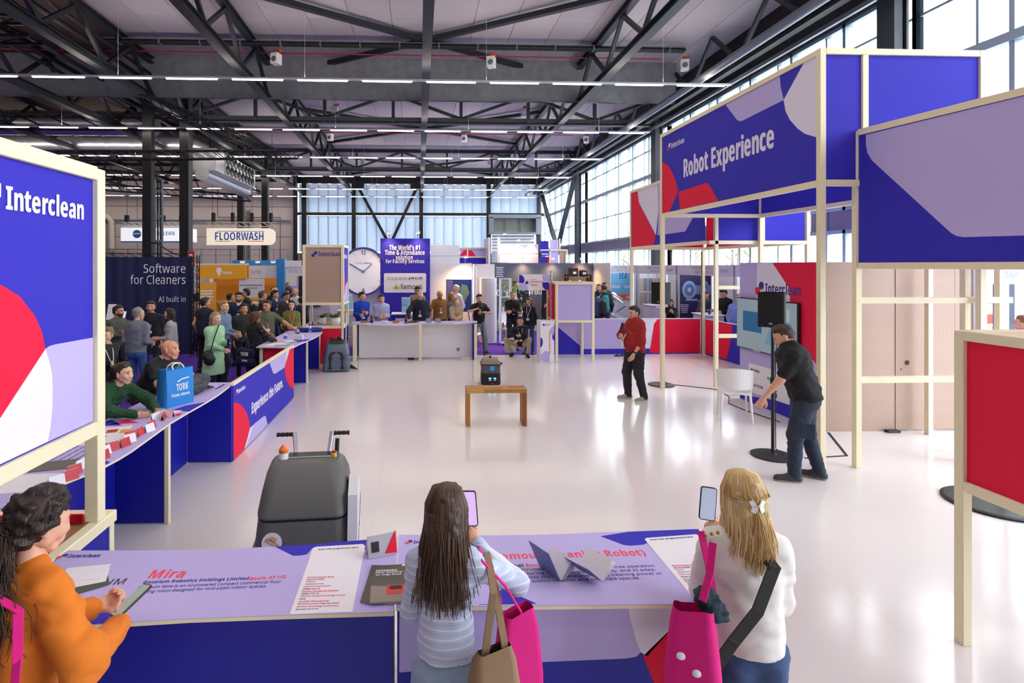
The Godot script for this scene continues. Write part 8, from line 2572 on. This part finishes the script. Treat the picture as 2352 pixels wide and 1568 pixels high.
	person("person with glasses in an olive polo shirt resting an arm on the far side counter", {at = v(-3.4, 0, -12.45), turn = 28, h = 1.76, cell = .018, skin = "cf9a78", beard = .3, look = [-45, 4], glasses = true, top = {c = "5b6048", name = "polo_shirt", sleeve = .34, collar = .02}, legs = {c = "2c2e38"}, lw = v(.6, 1.05, .3), le = v(.5, -.2, -.8), rw = v(-.02, 1.03, .34), hair = ["short", "1f1813"], lanyard = "e8837a"})
	person("person with long black hair in a moss green blouse behind the far side counter", {at = v(-3.05, 0, -13.35), turn = 15, h = 1.7, w = 1.1, fem = true, cell = far, skin = "dbaa92", look = [-10, 0], top = {c = "6e702c", name = "blouse"}, legs = {c = "232328"}, hair = ["bob", "15100f"], lanyard = "e8837a", lw = v(.1, 1.05, .25), rw = v(-.1, 1.08, .25)})
	person("person with a full dark beard in a navy suit and open shirt", {at = v(-4.55, 0, -14.2), turn = 8, h = 1.86, cell = far, skin = "cf9e80", beard = .9, top = {c = "222c48", name = "suit_jacket", inner = "dfe3ee", coat = .12}, legs = {c = "1f2638"}, hair = ["quiff", "1b1410"], lanyard = "e0e0e6"})
	person("person with a balding dark head in a black jacket by the orange stand", {at = v(-5.2, 0, -15.4), turn = 160, h = 1.77, cell = .024, skin = "c4926f", look = [-30, 0], top = {c = "1c1e26", name = "jacket"}, legs = {c = "1c1e26"}, hair = ["crop", "1f1915"]})
	person("person in a dark suit leaning in behind the bearded man", {at = v(-4.95, 0, -16.2), turn = -70, h = 1.86, cell = .024, skin = "cf9e83", top = {c = "20232c", name = "suit_jacket"}, legs = {c = "20232c"}, hair = ["short", "1d1612"]})
	var bp := person("person with brown hair and a cream and black rucksack seen from behind", {at = v(-4.4, 0, -15.6), turn = 150, h = 1.82, cell = .024, skin = "d3a186", look = [-30, 0], top = {c = "24252b", name = "jacket"}, legs = {c = "26262c"}, hair = ["short", "6a482c"]})
	var rk := thing("rucksack", "cream and black rucksack on the back of the brown haired visitor", "rucksack")
	put(rk, "body", hull(skin([[wp(bp, v(0, 1.05, -.2)), wp(bp, v(0, 1.35, -.2)), .14, .13, 1.4, v(.5, 0, .86)]], .02, .03)), M.black_plastic)
	put(rk, "cream_top", hull(skin([[wp(bp, v(-.08, 1.44, -.19)), wp(bp, v(.08, 1.44, -.19)), .075, .075]], .02, .03)), cloth("d8d2be"))
	person("person with dark wavy hair in a navy suit, seen in profile", {at = v(-4.2, 0, -16.1), turn = 75, h = 1.82, cell = .024, skin = "dbb096", top = {c = "1f2946", name = "suit_jacket", inner = "e6e6ea"}, legs = {c = "1f2946"}, hair = ["quiff", "19130f"]})
	person("person with brown hair in a brown jacket looking down", {at = v(-3.75, 0, -15.5), turn = 70, h = 1.8, cell = .024, skin = "d8a88c", look = [0, 20], top = {c = "3d3029", name = "jacket", inner = "d8d8dc"}, legs = {c = "2a2a30"}, hair = ["short", "3c271b"]})
	person("person with a balding head in a navy suit talking in the white shell stand", {at = v(-4.5, 0, -17.6), turn = -100, h = 1.86, cell = .026, skin = "d5a183", top = {c = "22305a", name = "suit_jacket"}, legs = {c = "22305a"}, hair = ["fringe", "5a4030"]})
	person("person with short black hair beside the balding man in navy", {at = v(-4.75, 0, -18.2), turn = 30, h = 1.84, cell = .026, skin = "c4926f", top = {c = "20222a", name = "suit_jacket"}, legs = {c = "20222a"}, hair = ["crop", "14100e"]})
	person("person in a dark suit standing before the navy poster", {at = v(-5.2, 0, -22.0), turn = 40, h = 1.86, cell = .028, skin = "d3a186", top = {c = "1f2436", name = "suit_jacket"}, legs = {c = "1f2436"}, hair = ["crop", "6a6258"]})
	person("person with curly hair and a white badge before the navy poster", {at = v(-4.45, 0, -19.2), turn = -20, h = 1.8, fem = true, cell = .028, skin = "d9aa90", top = {c = "1d1e26"}, legs = {c = "1d1e26"}, hair = ["curly", "6a4024"], lanyard = "e6e6ea"})
	person("person with a greying beard in a white shirt by the wooden box", {at = v(-3.75, 0, -17.1), turn = -35, h = 1.85, cell = .026, skin = "d19a7d", beard = .5, top = {c = "dfe0e6", name = "shirt"}, legs = {c = "2a2c38"}, hair = ["fringe", "6a625a"]})
	person("person with auburn hair in an orange top far behind the white shirt", {at = v(-4.75, 0, -23.2), turn = 10, h = 1.84, fem = true, cell = .028, skin = "d9aa90", top = {c = "c8622a"}, legs = {c = "26262c"}, hair = ["bob", "7a4a26"]})
	person("person with bobbed brown hair hidden behind the olive polo shirt", {at = v(-3.7, 0, -13.3), turn = -120, h = 1.7, fem = true, cell = .024, skin = "d9aa90", top = {c = "c9bca8"}, legs = {c = "2a2a30"}, hair = ["bob", "3d2418"]})
	person("person in a pale pink shirt bending by the yellow roll up banner", {at = v(-6.6, 0, -16.6), turn = 130, h = 1.72, fem = true, cell = .026, skin = "d3a186", top = {c = "d9a9a0", name = "shirt"}, legs = {c = "2c2c34"}, hair = ["bob", "1b1412"]})
	person("person in a dark navy coat sitting beyond the moss green blouse", {at = v(-3.3, 0, -15.6), turn = 170, h = 1.66, cell = .026, skin = "d3a186", top = {c = "232f5c", name = "coat"}, legs = {c = "232f5c"}, hair = ["short", "241a15"]})

func back_crowd() -> void:
	var c := .022
	var p := person("person in a bright blue jumper eating a burger at the back counter", {at = v(-1.63, 0, -15.72), turn = 20, h = 1.79, cell = .02, skin = "d3a084", look = [30, 12], top = {c = "1648c0", name = "jumper"}, legs = {c = "2a2d3a"}, rw = v(-.12, 1.13, .26), lw = v(.1, 1.18, .27), rh = "grip", lh = "grip", hair = ["short", "2e241e"], lanyard = "ef8f8a", badge_at = v(0, 1.08, .2)})
	one("burger", "half eaten burger in the hands of the man in blue", "burger", hull(skin([[v(-.03, 0, 0), v(.03, 0, 0), .04, .04, 1.4, UP]], .009, .01, [], .008, 30.0)), hexm("c9853c", .7), at(wp(p, v(.0, 1.21, .33))))
	p = person("person in a pale blue shirt with open collar eating at the back counter", {at = v(-1.07, 0, -15.7), turn = 8, h = 1.71, w = 1.1, cell = .02, skin = "dba58a", look = [12, 6], top = {c = "a9b2d6", name = "shirt", sleeve = .7, collar = .02}, legs = {c = "2a2d3a"}, rw = v(-.1, 1.09, .27), lw = v(.12, 1.09, .27), rh = "grip", lh = "grip", hair = ["short", "33241c"], lanyard = "ef8f8a"})
	one("burger", "bread roll in the hands of the man in the pale blue shirt", "burger", hull(skin([[v(-.03, 0, 0), v(.03, 0, 0), .035, .035, 1.4, UP]], .009, .01, [], .008, 30.0)), hexm("d8a565", .7), at(wp(p, v(.0, 1.13, .33))))
	person("person with white hair in a navy jacket leaning over the back counter", {at = v(.02, 0, -15.72), turn = 0, h = 1.82, w = 1.12, lean = 10.0, cell = .02, skin = "d9a58c", look = [12, 26], glasses = true, top = {c = "1b2233", name = "jacket", coat = .1, ease = .018}, legs = {c = "20222a"}, rw = v(-.3, 1.03, .42), re = v(-.9, 0, -.2), lw = v(.22, 1.0, .05), hair = ["crop", "c9c6c2"], lanyard = "ef8f8a"})
	person("person with black hair and beard in a tan jumper by the blue wall", {at = v(-.06, 0, -17.5), turn = 6, h = 1.88, w = 1.08, cell = c, skin = "a87654", beard = .95, look = [-8, 12], top = {c = "8f7b62", name = "jumper"}, legs = {c = "23242c"}, hair = ["quiff", "15110f"]})
	person("person with a bald head and glasses in a brown leather jacket", {at = v(.6, 0, -16.75), turn = 18, h = 1.78, w = 1.08, cell = c, skin = "c08e6c", beard = .6, look = [10, 14], glasses = true, top = {c = "8a5f2e", name = "jacket", inner = "5c463c", coat = .1}, legs = {c = "1f2026"}, rw = v(-.35, 1.0, .25), lanyard = "eeeeee"})
	person("person with long fair hair in a grey jacket, seen from behind", {at = v(.96, 0, -16.95), turn = 160, h = 1.72, fem = true, cell = c, skin = "dba98f", top = {c = "7d7b80", name = "jacket"}, legs = {c = "2a2a30"}, hair = ["long", "9a713c"]})
	person("person with white hair and glasses in a white shirt by the map", {at = v(1.24, 0, -17.9), turn = -60, h = 1.9, cell = c, skin = "dba58a", glasses = true, top = {c = "dedde0", name = "shirt"}, legs = {c = "30323c"}, hair = ["short", "c9c7c4"]})
	p = person("person with a blonde bob in a beige trench coat at the back counter", {at = v(1.06, 0, -15.72), turn = -4, h = 1.6, fem = true, w = 1.08, cell = .02, skin = "e0b49c", look = [30, -6], top = {c = "bca98a", name = "trench_coat", coat = .2, ease = .02}, legs = {c = "26262c"}, rw = v(-.05, 1.03, .36), lw = v(.05, 1.03, .36), rh = "grip", lh = "grip", hair = ["bob", "b08a54"]})
	put(p, "scarf", hull(skin([[v(-.06, 1.36, .04), v(.06, 1.36, .04), .05, .05], [v(0, 1.33, .08), v(.0, 1.15, .14), .05, .03]], .014, .02, [], .015, 14.0)), cloth("a9a39c"))
	# photographer
	p = person("person in a black shirt and grey jeans looking through a camera on a stick", {at = v(1.69, 0, -15.62), turn = 6, h = 1.72, cell = .018, skin = "d09f84", beard = .5, look = [6, 10], top = {c = "15161a", name = "shirt", sleeve = .34}, legs = {c = "79839a", name = "jeans", loose = .012}, shoe = "2a2a2e", sole = "e6e6e6", rw = v(-.1, 1.3, .24), lw = v(.06, 1.2, .25), re = v(-.9, -.4, 0), le = v(.9, -.4, 0), rh = "grip", lh = "grip", hair = ["short", "241b16"], la = v(.2, .085, .02), ra = v(-.18, .085, 0)})
	var cm := thing("photo_camera", "black camera with a long eyepiece on a monopod in front of the photographer", "camera", wp(p, v(0, 0, .36)), 6)
	put(cm, "camera_body", boxm(.15, .1, .08, .015), M.black_plastic, xyz(0, 1.36, 0))
	put(cm, "lens", mb().tube([v(0, 1.36, .04), v(.0, 1.355, .17)], .04, 14).mesh(), M.black_plastic)
	put(cm, "eyepiece", mb().tube([v(-.01, 1.4, -.02), v(-.015, 1.5, -.08)], .022, 10).mesh(), M.black_plastic)
	put(cm, "monopod", mb().tube([v(0, 1.31, 0), v(.06, .0, .0)], .014, 8).mesh(), M.black_plastic)
	person("person with short fair hair in black, arms folded on the purple carpet", {at = v(2.76, 0, -16.3), turn = 4, h = 1.77, w = 1.06, cell = .02, skin = "dba58a", look = [4, 16], top = {c = "15171c", name = "jumper"}, legs = {c = "22242c"}, rw = v(.08, 1.12, .24), lw = v(-.08, 1.16, .27), re = v(-.9, -.4, -.1), le = v(.9, -.4, -.1), hair = ["crop", "b08a58"], lanyard = "e8a08a"})
	p = person("person crouching in a dark shirt and beige trousers with two phones", {at = v(2.78, 0, -15.15), turn = -12, h = 1.74, pelvis = v(0, .34, -.16), lean = 14.0, cell = .018, skin = "d9a888", look = [-8, 4], glasses = true, top = {c = "181b24", name = "shirt"}, legs = {c = "b6a78a"}, shoe = "1d1c20", rw = v(-.1, .62, .28), lw = v(-.06, .48, .4), re = v(-.8, -.5, 0), le = v(.9, -.2, 0), rh = "grip", lh = "grip", la = v(.2, .085, .12), ra = v(-.22, .085, -.02), lk = v(.5, .5, 1), rk = v(-1.0, .35, .8), hair = ["short", "131012"], lanyard = "e8e8ec", badge_at = v(.02, .5, .18)})
	phone("smartphone held at chest height by the crouching man", wp(p, v(-.06, .72, .36)), v(1, 0, .2), v(.1, .2, -1), Color(.3, .3, .34))
	person("person with long brown hair and glasses in a navy jumper and jeans", {at = v(3.12, 0, -15.55), turn = -28, h = 1.62, fem = true, w = .95, cell = .018, skin = "dfb096", look = [-8, 12], glasses = true, top = {c = "191e2c", name = "jumper"}, legs = {c = "27406e", name = "jeans"}, hair = ["long", "6a4a32"], lanyard = "dcdce4"})
	person("person in a navy jacket and brown trousers behind the trail sign", {at = v(4.1, .1, -21.8), turn = -30, h = 1.8, cell = .026, skin = "d3a186", top = {c = "1f2740", name = "jacket"}, legs = {c = "7a6a52"}, rw = v(-.1, 1.1, .25), hair = ["short", "3a2a20"], lanyard = "ef9a94"})
	person("person in a white shirt behind the leafy plant", {at = v(3.9, .1, -22.6), turn = 60, h = 1.78, cell = .026, skin = "c9967a", top = {c = "d7dde2", name = "shirt"}, legs = {c = "3a4250"}, hair = ["short", "2a1d16"]})
	person("person in a dark coat at the edge of the slate stand", {at = v(5.1, .1, -22.2), turn = -80, h = 1.74, cell = .026, skin = "c9967a", top = {c = "202836", name = "coat", coat = .2}, legs = {c = "26282e"}, hair = ["short", "2a1d16"]})
	for k in 3:
		person(["person with thin white hair behind the lavender cube frame", "person with grey hair and glasses by the machine shelf", "person with silver hair standing close by the machine shelf"][k], {at = v([5.9, 6.35, 6.85][k], .1, [-23.4, -23.2, -23.4][k]), turn = [200, 20, 150][k], h = [1.74, 1.82, 1.8][k], cell = .028, skin = "dba58a", glasses = k == 1, top = {c = ["7d8490", "3a4252", "50555e"][k]}, legs = {c = "2a2c34"}, hair = ["crop", ["d8d4ce", "a8a39c", "b9b6b2"][k]]})

func right_crowd() -> void:
	var c := .026
	person("person in a blue suit with a black rucksack behind the lavender wall", {at = v(5.75, 0, -17.6), turn = 150, h = 1.74, cell = c, skin = "c9967a", top = {c = "34507e", name = "suit_jacket"}, legs = {c = "26324a"}, hair = ["short", "2a1d16"]})
	person("person with grey hair turning towards the wall of tools", {at = v(6.45, 0, -19.6), turn = -30, h = 1.86, cell = c, skin = "cf9e83", beard = .5, top = {c = "5c584e", name = "jacket"}, legs = {c = "2a2c34"}, hair = ["short", "6a5e54"]})
	var p := person("person in a dark jumper wearing a teal rucksack", {at = v(6.1, 0, -18.0), turn = 170, h = 1.92, w = 1.1, cell = c, skin = "cf9e83", top = {c = "1f2838", name = "jumper"}, legs = {c = "3a4458", name = "jeans"}, lw = v(.2, 1.5, .1), hair = ["crop", "5a3a24"]})
	var r := thing("rucksack", "bright teal rucksack on the back of the man in the dark jumper", "rucksack")
	put(r, "body", hull(skin([[wp(p, v(0, 1.1, -.19)), wp(p, v(0, 1.42, -.18)), .15, .12, 1.5, v(.17, 0, .98)]], .018, .03)), cloth("1a8f8c"))
	for sx in [-1, 1]:
		put(r, "strap", mb().tube([wp(p, v(.09 * sx, 1.5, -.12)), wp(p, v(.12 * sx, 1.55, .0)), wp(p, v(.12 * sx, 1.4, .14))], .018, 6).mesh(), cloth("1a8f8c"))
	var q := thing("rucksack", "black rucksack hanging on the man in the blue suit", "rucksack")
	put(q, "body", hull(skin([[v(5.85, 1.0, -17.38), v(5.85, 1.3, -17.38), .13, .11, 1.4, v(-.2, 0, 1)]], .02, .03)), M.black_plastic)
	person("person with black hair half hidden behind the teal rucksack man", {at = v(6.9, 0, -20.4), turn = 0, h = 1.9, cell = c, skin = "c9967a", top = {c = "2a2d36"}, legs = {c = "2a2d36"}, hair = ["short", "17120f"]})
	person("person with a black bob in black sitting in the photo stand", {at = v(8.0, 0, -17.3), turn = -20, h = 1.62, fem = true, pelvis = v(0, .72, 0), la = v(.1, .085, .35), ra = v(-.1, .085, .35), cell = c, skin = "d9aa8a", look = [0, 18], top = {c = "17171c"}, legs = {c = "1c1d22"}, rw = v(-.05, 1.05, .3), lw = v(.05, 1.02, .3), hair = ["bob", "120f10"]})
	person("person in a dark grey jumper bent over the white counter", {at = v(9.0, 0, -17.35), turn = 20, h = 1.74, lean = 18.0, cell = c, skin = "cf9e83", look = [0, 25], top = {c = "50525a", name = "jumper"}, legs = {c = "2a2c34"}, lw = v(.1, 1.1, .35), rw = v(-.1, 1.1, .35), hair = ["crop", "2a2320"]})
	person("person in black reaching across the white counter", {at = v(9.42, 0, -16.5), turn = -70, h = 1.84, lean = 16.0, cell = c, skin = "dba58a", look = [0, 20], top = {c = "17181c", name = "jacket"}, legs = {c = "1f2026"}, lw = v(.1, 1.12, .4), rw = v(-.1, 1.12, .4), hair = ["quiff", "15110f"]})
	person("person in a light blue shirt with a pink lanyard behind the red side wall", {at = v(8.45, 0, -14.3), turn = -24, h = 1.78, w = 1.18, belly = .06, cell = .02, skin = "dba58a", look = [-10, 0], top = {c = "7e90d4", name = "shirt", collar = .02}, legs = {c = "2a2c34"}, lw = v(.24, .92, .12), rw = v(-.24, .92, .1), hair = ["crop", "8a7a68"], lanyard = "ef8f9a"})
	p = person("person in a yellow safety vest with a cap holding a long pole by the window", {at = v(8.0, 0, -25.6), turn = 70, h = 1.8, cell = .028, skin = "c9967a", look = [20, -20], top = {c = "b9cc3a", name = "safety_vest"}, legs = {c = "2a3a4a"}, rw = v(-.1, 1.3, .35), lw = v(.1, 1.45, .35), hair = ["crop", "1a1c26"]})
	one("cleaning_pole", "long thin window cleaning pole held by the man in the safety vest", "pole", mb().tube([v(8.3, .9, -25.5), v(8.75, 2.6, -25.3)], .018, 6).mesh(), M.zinc)
func _ready() -> void:
	materials()
	lights()
	hall()
	stage()
	counters()
	booths()
	crowd()
